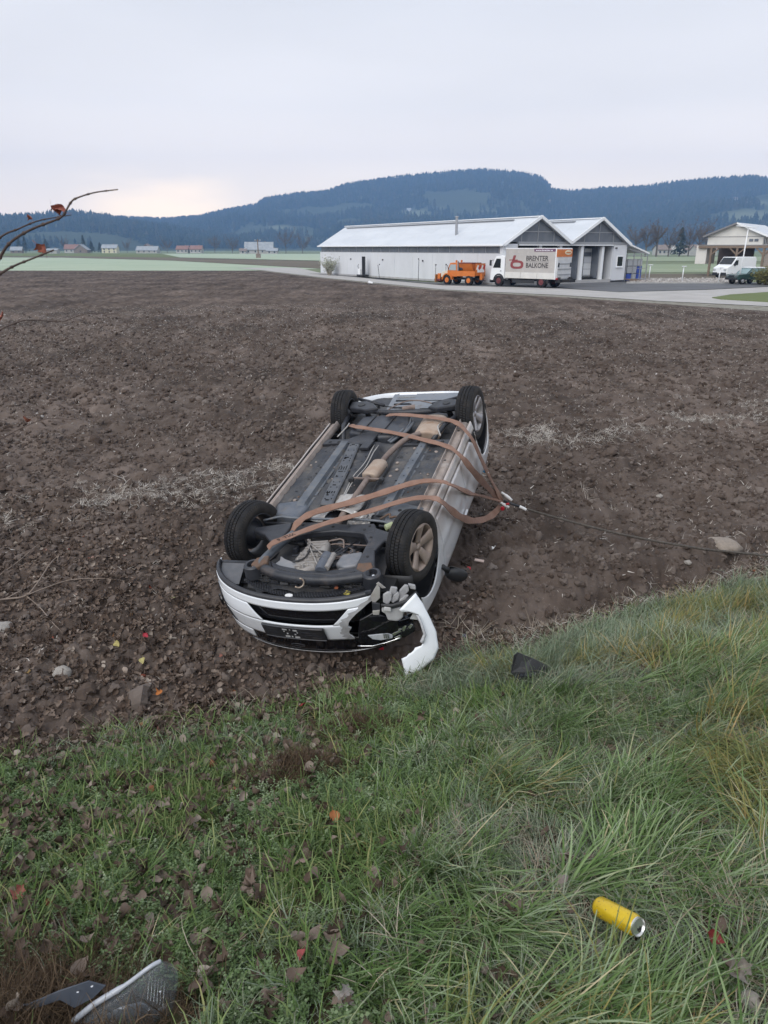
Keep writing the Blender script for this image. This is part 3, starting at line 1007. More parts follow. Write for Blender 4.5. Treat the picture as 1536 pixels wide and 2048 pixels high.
def panel(name, y0, y1, base, zlow, sg=1, mat=None, ny=40, nz=16, top=None):
    rows = []
    yl = list(np.linspace(y0, y1, ny))
    for yc, zc, r in ARCH:
        for k in np.linspace(-1, 1, 25):
            yy = yc + r * math.sin(k * math.pi / 2)
            if y0 < yy < y1: yl.append(yy)
    yl = sorted(yl)
    for y in yl:
        zt = z_top(y, base) if top is None else top(y)
        zl = zlow(y) if callable(zlow) else zlow
        rows.append([(sg * side_x(y, zt + (zl - zt) * k / nz), y, zt + (zl - zt) * k / nz) for k in range(nz + 1)])
    return MB().grid(rows, flip=sg < 0).build(name, mat or M_white, car, smooth=True, solid=0.012)
def zbelt(y):
    return float(np.interp(y, [-0.7, 0.1, 0.6, 1.4, 2.6, 3.3], [-0.86, -0.95, -1.02, -1.07, -1.12, -1.14]))
DF = lambda y: -0.335
for sg in (1, -1):
    panel('front_wing', -0.25, 0.455, -0.235, zbelt, sg)
    d1 = panel('front_door', 0.462, 1.50, -0.338, zbelt, sg)
    d2 = panel('rear_door', 1.507, 2.285, -0.338, zbelt, sg, top=lambda y: min(-0.338 - (0.0 if y < 1.98 else 1.1 * (y - 1.98) ** 1.3), z_top(y + 0.008, -0.338)))
    panel('rear_quarter', 2.285, 3.28, -0.34, zbelt, sg, top=lambda y: z_top(y, -0.36))
    panel('rocker_panel', 0.41, 2.292, -0.235, -0.3315, sg, nz=4, top=lambda y: -0.235)
    # dark backing behind the panel gaps
    MB().grid([[(sg * (side_x(y, z) - 0.03), y, z) for z in np.linspace(-0.26, -1.0, 8)] for y in np.linspace(0.45, 2.25, 12)]).build('inner_side', M_dark, car)
    h = MB().bar((sg * 0.925, 1.26, -0.86), (sg * 0.925, 1.44, -0.865), 0.022, 0.03).build('door_handle', M_white, d1, bevel=0.006)
    # wheel-arch liners: open half drums
    for yc, zc, r in ARCH:
        rows = []
        for q in np.linspace(-0.15, math.pi + 0.15, 22):
            rows.append([(sg * xx, yc + (r + dr) * math.cos(q), zc - (r + dr) * math.sin(q)) for xx, dr in ((0.47, 0.02), (0.50, 0.03), (0.70, 0.035), (0.85, 0.03), (0.875, 0.008))])
        MB().grid(rows).build('arch_liner', M_black, car, smooth=True, solid=0.004)
        rows = [[(sg * 0.485, yc + k * r * 1.06 * math.cos(q), zc - k * r * 1.06 * math.sin(q)) for k in (0.0, 0.5, 1.0)] for q in np.linspace(-0.2, math.pi + 0.2, 18)]
        MB().grid(rows).build('inner_arch', M_dgrey, car, smooth=True)
# front strut towers and firewall corners seen between wheel and floor
for sg, x0 in ((-1, -0.50), (1, 0.60)):
    MB().prism([(x0 - sg * 0.12, 0.16), (x0 + sg * 0.13, 0.24), (x0 + sg * 0.2, 0.44), (x0 - sg * 0.05, 0.52), (x0 - sg * 0.16, 0.40)], -0.36, -0.205).build('floor_torque_box', M_steel if sg > 0 else mk('blue grey box section', (0.075, 0.09, 0.115), (0.12, 0.13, 0.15), scale=9, rough=0.5, c3=(0.16, 0.14, 0.12), s3=8, f3=(.58, .8)), car, bevel=0.03, segs=3, auto=40)
for p in ((0.58, 0.36), (0.63, 0.30)):
    MB().lathe([(0, 0), (0, .018), (.003, .018), (.003, 0)], 12, Matrix.Translation((p[0], p[1], -0.204)) @ Matrix.Rotation(-math.pi / 2, 4, 'Y')).build('drain_hole', M_dark, car)

# --- roof, bonnet, glasshouse: what the car rests on
sec = [(0.36, -1.06, 0.80, -1.06), (0.75, -1.26, 0.70, -1.10), (1.15, -1.42, 0.60, -1.12), (1.7, -1.47, 0.58, -1.12), (2.4, -1.46, 0.58, -1.13), (2.95, -1.38, 0.56, -1.14), (3.28, -1.16, 0.66, -1.14)]
rows = []
for y, zr, xr, zb in sec:
    xb = side_x(y, zb) - 0.012
    rows.append([(-xb, y, zb), (-(xb * .5 + xr * .5), y, (zb + zr) / 2 - .02), (-xr, y, zr + .03), (-xr * .6, y, zr), (xr * .6, y, zr), (xr, y, zr + .03), (xb * .5 + xr * .5, y, (zb + zr) / 2 - .02), (xb, y, zb)])
MB().grid(rows).build('glasshouse', M_glassd, car, solid=0.005, auto=50)
rows = [[(x * xr * 1.03, y, zr - 0.012 + 0.03 * abs(x) ** 4) for x in np.linspace(-1, 1, 9)] for y, zr, xr, zb in sec[2:6]]
MB().grid(rows).build('roof', M_white, car, smooth=True, solid=0.012)
def plan_y(x, off=0.0):
    k = min(abs(x) / 0.90, 0.9999)
    return -0.36 - 0.52 * (1 - k ** 2.4) ** (1 / 2.4) + off
rows = []
for k in np.linspace(0, 1, 14):
    y0 = -0.76
    rows.append([(x, plan_y(x, 0.10) * (1 - k) + 0.36 * k, -0.845 - 0.21 * k ** 0.9 - 0.02 * (1 - (x / .8) ** 2)) for x in np.linspace(-0.74, 0.74, 21)])
MB().grid(rows).build('bonnet', M_white, car, smooth=True, solid=0.012)
# tail: bumper, tailgate skin and the underbody panel with its slots
rows = []
for z in np.linspace(-0.36, -1.14, 14):
    rows.append([(x, 3.42 - 0.34 * abs(x / 0.82) ** 3.2 + 0.03 * math.sin(-z * 5) - 0.05 * (z < -.8), z + 0.05 * (x / .8) ** 2 * (z > -.4)) for x in np.linspace(-0.80, 0.80, 33)])
MB().grid(rows, flip=True).build('rear_bumper', M_whitec, car, smooth=True, solid=0.018)
lp = MB()
N_ = 26
ys3 = np.linspace(2.62, 3.36, 34)
P = []
for i, y in enumerate(ys3):
    P.append([(-0.36 + 0.86 * j / N_, y, -0.40 + 0.055 * ((y - 2.62) / .74) + (0.012 if (i % 4 in (1, 2) and 1 < j < 9) else 0)) for j in range(N_ + 1)])
lpo = MB().grid(P, keep=lambda i, j: not ((i % 4 == 0) and 2 <= j < 9 and i > 2) and not (i in (14, 15, 24) and 12 < j < 20)).build('undertray', mk('grey undertray', (0.17, 0.19, 0.22), (0.21, 0.22, 0.24), scale=7, rough=0.5, c3=(0.11, 0.095, 0.085), s3=9, f3=(0.6, 0.8)), car, solid=0.004)
MB().grid([[(x, y, -0.45 + 0.02 * (y > 3.2)) for x in np.linspace(-0.70, 0.72, 8)] for y in np.linspace(2.5, 3.38, 8)]).build('boot_well', M_dark, car)
# --- rear axle
ax = MB().tube(crom([(-0.66, 2.62, -0.24), (-0.45, 2.56, -0.20), (-0.2, 2.47, -0.19), (0.05, 2.44, -0.18), (0.3, 2.47, -0.19), (0.5, 2.56, -0.20), (0.70, 2.64, -0.24)], 5), 0.034, 10).build('rear_axle', M_dgrey, car, smooth=True)
for sg in (-1, 1):
    arm = MB()
    arm.prism([(sg * 0.30 + .02, 2.48), (sg * 0.44, 2.44), (sg * 0.66, 2.52), (sg * 0.68, 2.68), (sg * 0.50, 2.70), (sg * 0.38, 2.62)], -0.20, -0.135)
    a = arm.build('control_arm', M_dgrey, car, bevel=0.015)
    MB().lathe([(0, 0), (0, .045), (.006, .045), (.006, 0)], 16, Matrix.Translation((sg * 0.52, 2.58, -0.134)) @ Matrix.Rotation(-math.pi / 2, 4, 'Y')).build('spring_seat', M_black, a)
    MB().tube([(sg * 0.30, 2.74, -0.22), (sg * 0.66, 2.86, -0.18)], 0.022, 8).build('link_arm', M_dgrey, car, smooth=True)
    MB().tube([(sg * 0.52, 1.86, -0.25), (sg * 0.60, 2.12, -0.19), (sg * 0.68, 2.50, -0.24)], 0.026, 8).build('trailing_arm', M_dgrey, car, smooth=True)
    MB().tube(crom([(sg * 0.60, 1.90, -0.22), (sg * 0.54, 2.05, -0.18), (sg * 0.56, 2.2, -0.2)], 4), 0.008, 6).build('brake_line', M_shield, car)
    MB().tube([(sg * 0.50, 2.66, -0.20), (sg * 0.53, 2.78, -0.50)], [0.03, 0.04], 10).build('damper', M_black, car, smooth=True)
MB().lathe([(0, .0), (0, .028), (.15, .032), (.15, 0)], 12, Matrix.Translation((0.02, 2.46, -0.145)) @ Matrix.Rotation(0.3, 4, 'Z')).build('axle_bush', M_pipe, car)
# --- wheels
def wheel(name, c, steer, sg, rim_mat, style):
    w = bpy.data.objects.new(name, None)
    link(w, car)
    w.location = c
    w.rotation_euler = (0, 0, steer)
    tw = 0.205
    hw = tw / 2
    prof = [(-hw * 0.82, 0.205), (-hw * 0.95, 0.225), (-hw, 0.255), (-hw * 0.97, 0.285), (-hw * 0.86, 0.306), (-hw * 0.8, 0.311), (-hw * .42, .317), (-hw * .40, .309), (-hw * .34, .309), (-hw * .32, .318), (-.006, .319), (-.005, .31),
            (.005, .31), (.006, .319), (hw * .32, .318), (hw * .34, .309), (hw * .40, .309), (hw * .42, .317), (hw * 0.8, 0.311), (hw * 0.86, 0.306), (hw * 0.97, 0.285), (hw, 0.255), (hw * 0.95, 0.225), (hw * 0.82, 0.205)]
    m = len(prof)
    def mod(i, k, r):
        if 3 <= i <= m - 4 and r > .3:
            return r - (0.006 if (k + (i // 3) * 2) % 3 == 0 else 0.0)
        return r
    ty = MB().lathe(prof, 216, mod=mod, closed=True).build('tyre', M_tyre, w, auto=50)
    ty.data.materials.append(M_tyred)
    for p in ty.data.polygons:
        if p.center.yz.length < 0.295: p.material_index = 1
    b = MB().lathe([(-hw * .80, .212), (-hw * .84, .205), (-hw * .6, .186), (0, .178), (hw * .6, .186), (hw * .86, .200), (hw * .90, .207), (hw * .84, .212)], 48)
    b.build('rim', rim_mat if sg > 0 else M_black, w, smooth=True, solid=0.004)
    MB().lathe([(-0.03, 0.0), (-0.03, 0.15), (-0.012, 0.15), (-0.012, 0)], 36).build('brake_disc', M_dgrey if sg > 0 else M_under, w)
    if sg > 0:
        for k in range(5):
            q = 2 * math.pi * k / 5 + (0.1 if style == 0 else 0.5)
            sp = MB()
            rows = []
            for r_, wd, a in ((0.03, 0.026, hw * .52), (0.06, 0.036, hw * .56), (0.10, 0.038, hw * .66), (0.15, 0.044, hw * .78), (0.185, 0.056, hw * .86), (0.202, 0.062, hw * .90)):
                rows.append([(a - (0.012 if abs(o) == 1 else 0), r_ * math.cos(q) - o * wd * math.sin(q), r_ * math.sin(q) + o * wd * math.cos(q)) for o in (-1, -.8, 0, .8, 1)])
            sp.grid(rows).build('spoke', rim_mat, w, solid=0.014, smooth=True)
        MB().lathe([(hw * .3, 0.062), (hw * .5, 0.056), (hw * .58, 0.034), (hw * .66, 0.030), (hw * .66, 0)], 24).build('hub', rim_mat, w, smooth=True)
        for k in range(5):
            q = 2 * math.pi * (k + .5) / 5 + (0.1 if style == 0 else 0.5)
            MB().lathe([(hw * .56, 0.0), (hw * .60, 0.009), (hw * .55, 0.010)], 8, Matrix.Translation((0, 0.047 * math.cos(q), 0.047 * math.sin(q)))).build('wheel_bolt', M_dark, w)
    else:
        MB().lathe([(-.01, 0.10), (0, 0.12), (.05, 0.07), (.06, 0.05), (.12, .035), (.12, 0)], 24).build('hub_carrier', M_dgrey, w, smooth=False)
    return w
wheel('wheel', (0.795, -0.05, -0.30), math.radians(-13), 1, M_rimtan, 0)
wheel('wheel', (0.765, 2.67, -0.315), math.radians(-4), 1, M_rimsil, 1)
wheel('wheel', (-0.795, 0.05, -0.31), math.radians(-14), -1, M_rimtan, 0)
wheel('wheel', (-0.785, 2.66, -0.315), math.radians(3), -1, M_rimsil, 1)

# --- front subframe: plate ring, arms, mounts
SZ = -0.20
def xy(*p): return list(p)
def slab(name, pts, z0, z1, mat, bevel=0.014, par=None):
    return MB().prism(pts, z0, z1).build(name, mat, par or car, bevel=bevel, segs=3, auto=40)
sub = bpy.data.objects.new('subframe', None)
link(sub, car)
slab('rear_plate', [(-0.33, -0.05), (-0.30, 0.09), (-0.05, 0.10), (0.15, 0.08), (0.42, 0.11), (0.47, 0.02), (0.44, -0.10), (0.33, -0.045), (0.1, -0.03), (-0.12, -0.07), (-0.26, -0.14)], -0.25, -0.185, M_dgrey, par=sub)
slab('side_beam', [(0.36, -0.05), (0.47, 0.0), (0.53, -0.22), (0.62, -0.52), (0.58, -0.62), (0.46, -0.60), (0.45, -0.18)], -0.255, -0.18, M_dgrey, par=sub)
MB().tube(crom([(-0.29, -0.06, -0.205), (-0.36, -0.28, -0.20), (-0.41, -0.50, -0.205), (-0.40, -0.60, -0.21)], 5), 0.038, 10).build('side_beam', M_steel, sub, smooth=True)
MB().tube(crom([(-0.42, -0.56, -0.22), (-0.22, -0.64, -0.235), (0.05, -0.675, -0.24), (0.32, -0.665, -0.235), (0.60, -0.60, -0.22)], 6), 0.046, 12).build('front_beam', M_dgrey, sub, smooth=True)
slab('front_plate', [(-0.36, -0.47), (-0.29, -0.58), (0.0, -0.63), (0.3, -0.62), (0.50, -0.54), (0.46, -0.50), (0.2, -0.57), (0.02, -0.585), (-0.24, -0.53)], -0.25, -0.215, M_dgrey, par=sub)
for c, rm in (((-0.46, -0.59), M_rust), ((0.625, -0.62), M_dgrey)):
    mt = MB().lathe([(-0.07, 0.03), (-0.07, 0.085), (0.035, 0.078), (0.045, 0.068), (0.045, 0.048), (0.0, 0.045), (0.0, 0)], 24, Matrix.Translation((c[0], c[1], -0.22)) @ Matrix.Rotation(-math.pi / 2, 4, 'Y')).build('mount', M_dgrey, sub, auto=40)
    MB().lathe([(0, 0), (0, .03), (.012, .028), (.014, 0)], 16, Matrix.Translation((c[0], c[1] + .008, -0.218)) @ Matrix.Rotation(-math.pi / 2, 4, 'Y')).build('bush', M_dark, mt)
    MB().lathe([(0, 0), (0, .014), (.02, .012), (.022, 0)], 6, Matrix.Translation((c[0] + .02, c[1] - .02, -0.205)) @ Matrix.Rotation(-math.pi / 2, 4, 'Y')).build('bolt', M_chrome, mt)
slab('corner_gusset', [(-0.46, -0.50), (-0.36, -0.46), (-0.33, -0.56), (-0.40, -0.64), (-0.47, -0.60)], -0.215, -0.172, M_rust, bevel=.01, par=sub)
slab('corner_gusset', [(0.47, -0.50), (0.58, -0.48), (0.62, -0.56), (0.56, -0.62), (0.48, -0.58)], -0.215, -0.174, M_rust, bevel=.01, par=sub)
for p in ((-0.25, 0.04), (0.2, 0.04), (0.39, 0.06), (0.46, -0.12), (0.50, -0.26), (0.52, -0.40), (0.05, 0.03), (0.36, 0.0)):
    MB().lathe([(0, 0), (0, .013), (.002, .013), (.002, 0)], 10, Matrix.Translation((p[0], p[1], -0.1795 if p[1] < -.08 else -0.1845)) @ Matrix.Rotation(-math.pi / 2, 4, 'Y')).build('bolt_hole', M_dark, sub)
MB().tube([(0.03 + 0.035 * math.cos(q), -0.735 + 0.022 * math.cos(q) - .012, -0.225 + 0.045 * math.sin(q)) for q in np.linspace(-2.6, 1.2, 14)], 0.007, 8).build('towing_eye', M_muff, sub, smooth=True)
# arms
slab('control_arm', [(0.45, 0.03), (0.52, 0.0), (0.70, -0.07), (0.72, -0.14), (0.60, -0.16), (0.56, -0.30), (0.49, -0.30), (0.47, -0.12)], -0.225, -0.175, M_dgrey)
slab('control_arm', [(-0.34, -0.04), (-0.36, 0.05), (-0.56, -0.01), (-0.68, -0.05), (-0.68, -0.10), (-0.54, -0.16), (-0.42, -0.28), (-0.35, -0.26)], -0.215, -0.165, M_dgrey)
for sg in (1, -1):
    MB().tube([(sg * 0.40 + .05, 0.12, -0.22), (sg * 0.70, 0.16, -0.26)], 0.013, 8).build('tie_rod', M_dgrey, car, smooth=True)
    MB().tube([(sg * 0.26 + .05, -0.10, -0.30), (sg * 0.72, -0.02, -0.30)], 0.02, 10).build('drive_shaft', M_black, car, smooth=True)
MB().tube(crom([(-0.68, 0.10, -0.19), (-0.52, 0.13, -0.165), (-0.40, 0.12, -0.165), (-0.20, 0.13, -0.175), (0.2, 0.15, -0.18), (0.5, 0.14, -0.19), (0.66, 0.06, -0.2)], 5), 0.012, 8).build('anti_roll_bar', M_steel, car, smooth=True)
MB().tube(crom([(0.44, 0.2, -0.2), (0.52, 0.24, -0.17), (0.55, 0.18, -0.165), (0.60, 0.2, -0.17), (0.62, 0.13, -0.2)], 5), 0.011, 7).build('hose', M_rust, car, smooth=True)
MB().lathe([(-.04, 0), (-.04, .03), (.04, .03), (.04, 0)], 12, Matrix.Translation((0.56, 0.09, -0.2)) @ Matrix.Rotation(.8, 4, 'Z')).build('connector', mk('pale green connector', (0.36, 0.40, 0.24), rough=0.6), car, bevel=.008)
# --- engine bay: gearbox, starter, sump
eb = MB().grid([[(x, y, -0.37 + 0.05 * math.sin(x * 9) * math.sin(y * 11)) for x in np.linspace(-0.55, 0.62, 14)] for y in np.linspace(-0.72, 0.25, 12)]).build('engine_block', M_under, car, smooth=True)
rg = random.Random(12)
gb = bpy.data.objects.new('gearbox', None)
link(gb, car)
MB().prism([(-0.16, -0.40), (-0.12, -0.14), (0.06, -0.10), (0.10, -0.28), (0.10, -0.50), (-0.02, -0.58), (-0.12, -0.53)], -0.46, -0.232).build('gearbox_case', M_alu, gb, bevel=0.03, segs=2, auto=40)
for k in range(9):
    a = k / 8
    MB().box((-0.03 + 0.02 * math.sin(k * 2.1), -0.15 - 0.36 * a, -0.232), (0.17 - 0.05 * abs(math.sin(k * 1.3)), 0.014, 0.018), Matrix.Rotation(0.18 + rg.uniform(-.1, .1), 3, 'Z')).build('rib', M_alu, gb, bevel=.003)
for k in range(14):
    x, y = rg.uniform(-0.14, 0.09), rg.uniform(-0.54, -0.12)
    MB().lathe([(0, 0), (0, rg.uniform(.012, .024)), (rg.uniform(.03, .055), .011), (.056, 0)], 8, Matrix.Translation((x, y, -0.25)) @ Matrix.Rotation(-math.pi / 2 + rg.uniform(-.5, .5), 4, 'Y')).build('boss', M_alu, gb, auto=40)
for k in range(3):
    p = [(rg.uniform(-.14, .12), rg.uniform(-.5, -.12), -0.215) for _ in range(3)]
    MB().tube(crom(p, 4), 0.008, 6).build('cable', M_alu if k % 2 else M_black, gb, smooth=True)
st = MB()
st.lathe([(0, 0), (0, .045), (.02, .055), (.10, .055), (.105, .048), (.14, .048), (.145, .056), (.22, .052), (.235, .03), (.235, 0)], 18, Matrix.Translation((0.155, -0.58, -0.225)) @ Matrix.Rotation(math.radians(94), 4, 'Z'))
st.build('starter_motor', mk('blue black motor', (0.06, 0.07, 0.095), (0.10, 0.11, 0.13), scale=15, rough=0.45), car, auto=35)
MB().tube([(0.205, -0.56, -0.205), (0.20, -0.36, -0.205)], 0.024, 10).build('solenoid', M_alu, car)
slab('oil_sump', [(0.24, -0.46), (0.25, -0.32), (0.42, -0.26), (0.46, -0.34), (0.44, -0.46), (0.33, -0.50)], -0.42, -0.225, mk('grey sump', (0.16, 0.17, 0.19), (0.22, 0.22, 0.23), scale=12, rough=0.5, metal=.3), bevel=.022)
slab('oil_filter', [(0.28, -0.56), (0.28, -0.49), (0.40, -0.49), (0.42, -0.56)], -0.40, -0.24, M_alu, bevel=.02)
MB().prism([(-0.30, -0.38), (-0.24, -0.42), (-0.05, -0.50), (-0.10, -0.54), (-0.32, -0.53), (-0.28, -0.44)], -0.245, -0.236).build('splash_shield', mk('bent grey shield', (0.20, 0.21, 0.225), (0.25, 0.25, 0.26), scale=10, rough=0.55), car)
for k, (x, y, s) in enumerate(((0.15, -0.08, .03), (0.26, -0.12, .025), (0.30, -0.2, .03), (0.20, -0.22, .028))):
    MB().lathe([(-.03, 0), (-.03, s), (.03, s), (.03, 0)], 10, Matrix.Translation((x, y, -0.3)) @ Matrix.Rotation(k, 4, 'Z')).build('pulley', M_dgrey if k % 2 else M_under, car, bevel=.006)

# --- front end: bumper skin in patches round the openings
def bface(x, z):
    bulge = -0.035 * math.exp(-((z + 0.52) / 0.14) ** 2) + 0.30 * max(0, -0.66 - z) ** 1.35
    return plan_y(x, bulge + 0.02)
def bpatch(name, xl, xr, z0, z1, nx=36, nz=9, mat=None, off=0.0, solid=0.01, par=None):
    rows = []
    for j in range(nz + 1):
        z = z0 + (z1 - z0) * j / nz
        a, b = xl(z), xr(z)
        row = []
        for i in range(nx + 1):
            s = i / nx
            x = a + (b - a) * s
            zz = z + 0.06 * min(1, abs(x + .05) / .85) ** 2 * (1 - min(1, (-.3 - z) / .6) * .6)
            row.append((x, bface(x, z) + off, zz))
        rows.append(row)
    return MB().grid(rows, flip=True).build(name, mat or M_whitec, par or car, smooth=True, solid=solid)
rt = random.Random(3)
def interp(xs_, ys_): return lambda z: float(np.interp(-z, xs_, ys_))
tear = interp([0.30, 0.36, 0.385, 0.42, 0.45, 0.49, 0.52, 0.57, 0.585, 0.62, 0.66, 0.70, 0.75], [0.70, 0.69, 0.62, 0.57, 0.52, 0.475, 0.45, 0.435, 0.46, 0.43, 0.425, 0.45, 0.46])
gl = interp([0.39, 0.55], [-0.47, -0.31])
grt = interp([0.39, 0.55], [0.475, 0.31])
cornerL = lambda z: -0.899
bmp = bpatch('bumper', cornerL, tear, -0.335, -0.405, nx=60, nz=5)
bpatch('bumper_side', cornerL, gl, -0.405, -0.545, nz=8, par=bmp)
bpatch('bumper_side', grt, tear, -0.405, -0.545, nx=16, nz=8, par=bmp)
bpatch('bumper_skirt', cornerL, tear, -0.545, -0.725, nx=60, nz=9, par=bmp)
bpatch('grille_recess', lambda z: -0.56, lambda z: 0.56, -0.38, -0.57, nx=30, nz=5, mat=M_gloss, off=0.045, par=bmp)
# frayed grey edge of the broken skin
fr = MB()
zs_ = np.linspace(-0.335, -0.72, 26)
fr.grid([[(tear(z) - w, bface(tear(z) - w, z) - 0.0125, z + 0.06 * min(1, abs(tear(z) + .05) / .85) ** 2 * (1 - min(1, (-.3 - z) / .6) * .6)) for w in (0.035 + 0.05 * rt.random(), 0.015, -0.002)] for z in zs_], flip=True)
fr.build('frayed_edge', mk('torn grey plastic', (0.42, 0.42, 0.43), (0.30, 0.30, 0.31), scale=25, rough=0.8), bmp)
# fog lamp recess on the corner
fg = bpatch('fog_lamp_bezel', interp([0.41, 0.47, 0.63, 0.70], [-0.83, -0.885, -0.885, -0.70]), interp([0.41, 0.55, 0.70], [-0.80, -0.735, -0.665]), -0.41, -0.70, nx=12, nz=12, mat=M_black, off=-0.012, solid=0.004)
fx, fz = -0.80, -0.56
fd = Vector((-0.72, -0.69, 0)).normalized()
qf = fd.to_track_quat('X', 'Z').to_matrix().to_4x4()
MB().lathe([(0.0, 0.055), (0.012, 0.055), (0.016, 0.048), (0.002, 0.042), (-0.003, 0)], 24, Matrix.Translation((fx - .008, bface(fx, fz) - 0.016, fz + 0.045)) @ qf).build('fog_lamp', M_gloss, fg, smooth=True)
# upper grille band between bumper and bonnet, chrome strip, badge
ug = bpatch('upper_grille', lambda z: -0.60, lambda z: 0.66, -0.725, -0.90, nx=50, nz=5, mat=M_gloss, off=0.012)
pts = [(x, bface(x, -0.905) + 0.004, -0.905 + 0.06 * min(1, abs(x + .05) / .85) ** 2) for x in np.linspace(-0.58, 0.80, 40)]
MB().tube(pts, 0.0035, 6).build('chrome_strip', mk('dull trim strip', (0.35, 0.35, 0.36), rough=.3, metal=.8), ug, smooth=True)
bx, bz = -0.075, -0.822
by = bface(bx, bz) - 0.0
MB().tube([(bx + 0.062 * math.cos(q), by + 0.10 * 0.0 + 0.6 * 0.028 * -math.sin(q) - 0.002, bz + 0.028 * math.sin(q)) for q in np.linspace(0, 2 * math.pi, 33)], 0.004, 6, cap=False).build('badge', M_dgrey, ug, smooth=True)
bpatch('bumper_edge_cap', cornerL, lambda z: -0.50, -0.725, -0.84, nx=16, nz=4)
# number plate holder
def pl_pt(x, z, off):
    return (x, bface(x, z) - off, z)
ph = MB().grid([[pl_pt(x, z, 0.022) for x in np.linspace(-0.33, 0.235, 24)] for z in np.linspace(-0.555, -0.705, 8)], flip=True).build('number_plate_holder', M_black, car, smooth=True, solid=0.016)
for z in (-0.560, -0.700):
    MB().tube([pl_pt(x, z, 0.030) for x in np.linspace(-0.325, 0.23, 14)], 0.006, 6).build('holder_rim', M_dgrey, ph)
for k, (x0, x1, z) in enumerate(((-.29, -.22, -.59), (-.30, -.20, -.63), (-.26, -.2, -.67), (.02, .10, -.60), (.06, .18, -.635), (.02, .06, -.65), (.12, .2, -.665), (.05, .16, -.61))):
    MB().bar(pl_pt(x0, z, .031), pl_pt(x1, z - .006, .031), 0.006, 0.004).build('holder_rib', M_dgrey, ph)
for x, z, w, h in ((-0.115, -0.585, .05, .018), (-0.02, -0.588, .045, .018), (-0.108, -0.672, .05, .022), (-0.02, -0.675, .052, .022), (-0.066, -0.585, .012, .012), (-0.066, -0.672, .015, .02), (-0.125, -0.61, .014, .014), (-0.10, -0.635, .016, .016), (-0.005, -0.615, .014, .014), (-0.03, -0.64, .016, .014)):
    p = pl_pt(x, z, 0.031)
    MB().box(p, (w * .85, 0.004, h * .8)).build('clip', M_foam, ph)
# chin: black spoiler lip and the honeycomb grille lying behind it
lip = MB()
rows = []
for x in np.linspace(-0.885, 0.64, 60):
    k = min(1, abs(x + .05) / .85) ** 2 * 0.06
    y = bface(x, -0.33)
    rows.append([(x, y + 0.002, -0.345 + k), (x, y + 0.004, -0.315 + k), (x * 0.99, y + 0.025, -0.305 + k), (x * 0.985, y + 0.038, -0.312 + k), (x * 0.98, y + 0.042, -0.345 + k)])
lip.grid(rows, flip=True).build('chin_spoiler', mk('black lip plastic', (0.028, 0.029, 0.034), (0.045, 0.046, 0.052), scale=8, rough=0.42), car, smooth=True, solid=0.006)
hx = MB()
cs = 0.026
for r in range(5):
    for c in range(44):
        x = -0.52 + c * cs + (cs / 2 if r % 2 else 0)
        y = -0.785 + r * cs * 0.87 + 0.13 * abs((x - 0.02) / .56) ** 2.4
        if abs(x - 0.02) > 0.56: continue
        z = -0.330 - 0.008 * r + .045 * abs((x) / .56) ** 2
        ring = [(x + cs * .56 * math.cos(a), y + cs * .56 * math.sin(a)) for a in [math.pi / 6 + k * math.pi / 3 for k in range(6)]]
        inn = [(x + cs * .43 * math.cos(a), y + cs * .43 * math.sin(a)) for a in [math.pi / 6 + k * math.pi / 3 for k in range(6)]]
        hx.add([(a, b, z) for a, b in ring] + [(a, b, z) for a, b in inn] + [(a, b, z - .012) for a, b in inn], [(k, (k + 1) % 6, 6 + (k + 1) % 6, 6 + k) for k in range(6)] + [(6 + k, 6 + (k + 1) % 6, 12 + (k + 1) % 6, 12 + k) for k in range(6)])
tag(hx.build('honeycomb_grille', mk('grille plastic', (0.04, 0.042, 0.05), (0.06, 0.062, 0.07), scale=10, rough=.45), car), kind='stuff')
MB().grid([[(x, y + 0.13 * abs((x - 0.02) / .58) ** 2.4, -0.40) for x in np.linspace(-0.60, 0.62, 20)] for y in np.linspace(-0.83, -0.58, 4)]).build('grille_back', M_dark, car)
# slatted carrier and the two little cage pieces standing on it
cr_ = MB()
for k in range(9):
    x0 = -0.40 + 0.095 * k
    cr_ = MB().box((x0 + 0.045, -0.655 + 0.05 * abs((x0) / .5) ** 2, -0.315), (0.075, 0.03, 0.02), Matrix.Rotation(0.0, 3, 'Z'))
    cr_.build('carrier_block', M_dgrey if k % 2 else mk('mid grey plastic', (0.10, 0.10, 0.105), rough=.6), car, bevel=.004)
MB().tube([(-0.42, -0.60, -0.30), (0.0, -0.625, -0.30), (0.44, -0.60, -0.30)], 0.012, 6).build('carrier_rail', M_dgrey, car)
for x0, n in ((-0.42, 7), (0.36, 5)):
    cg = MB()
    for i in range(n):
        cg.tube([(x0 + .04 * i, -0.655, -0.30), (x0 + .04 * i + .004, -0.625, -0.255), (x0 + .04 * i + .008, -0.58, -0.245)], 0.004, 5)
    for j, (yy, zz) in enumerate(((-.65, -.295), (-.64, -.275), (-.625, -.255), (-.60, -.248))):
        cg.tube([(x0 - .005, yy, zz), (x0 + .04 * (n - 1) + .012, yy + .002, zz)], 0.004, 5)
    tag(cg.build('mesh_cage', M_black, car), kind='stuff')
MB().prism([(-0.06 + .035 * math.cos(q), -0.80 + .022 * math.sin(q)) for q in np.linspace(0, 6.28, 13)[:-1]], -0.325, -0.315).build('white_tag', M_whitep, car)
MB().prism([(0.40, -0.74), (0.45, -0.75), (0.455, -0.70), (0.41, -0.695)], -0.318, -0.31).build('stuck_leaf', M_yellow, car)
MB().prism([(0.31, -0.70), (0.34, -0.70), (0.34, -0.68), (0.315, -0.675)], -0.30, -0.29).build('stuck_leaf', mk('orange scrap', (0.30, 0.10, 0.05), rough=.7), car)
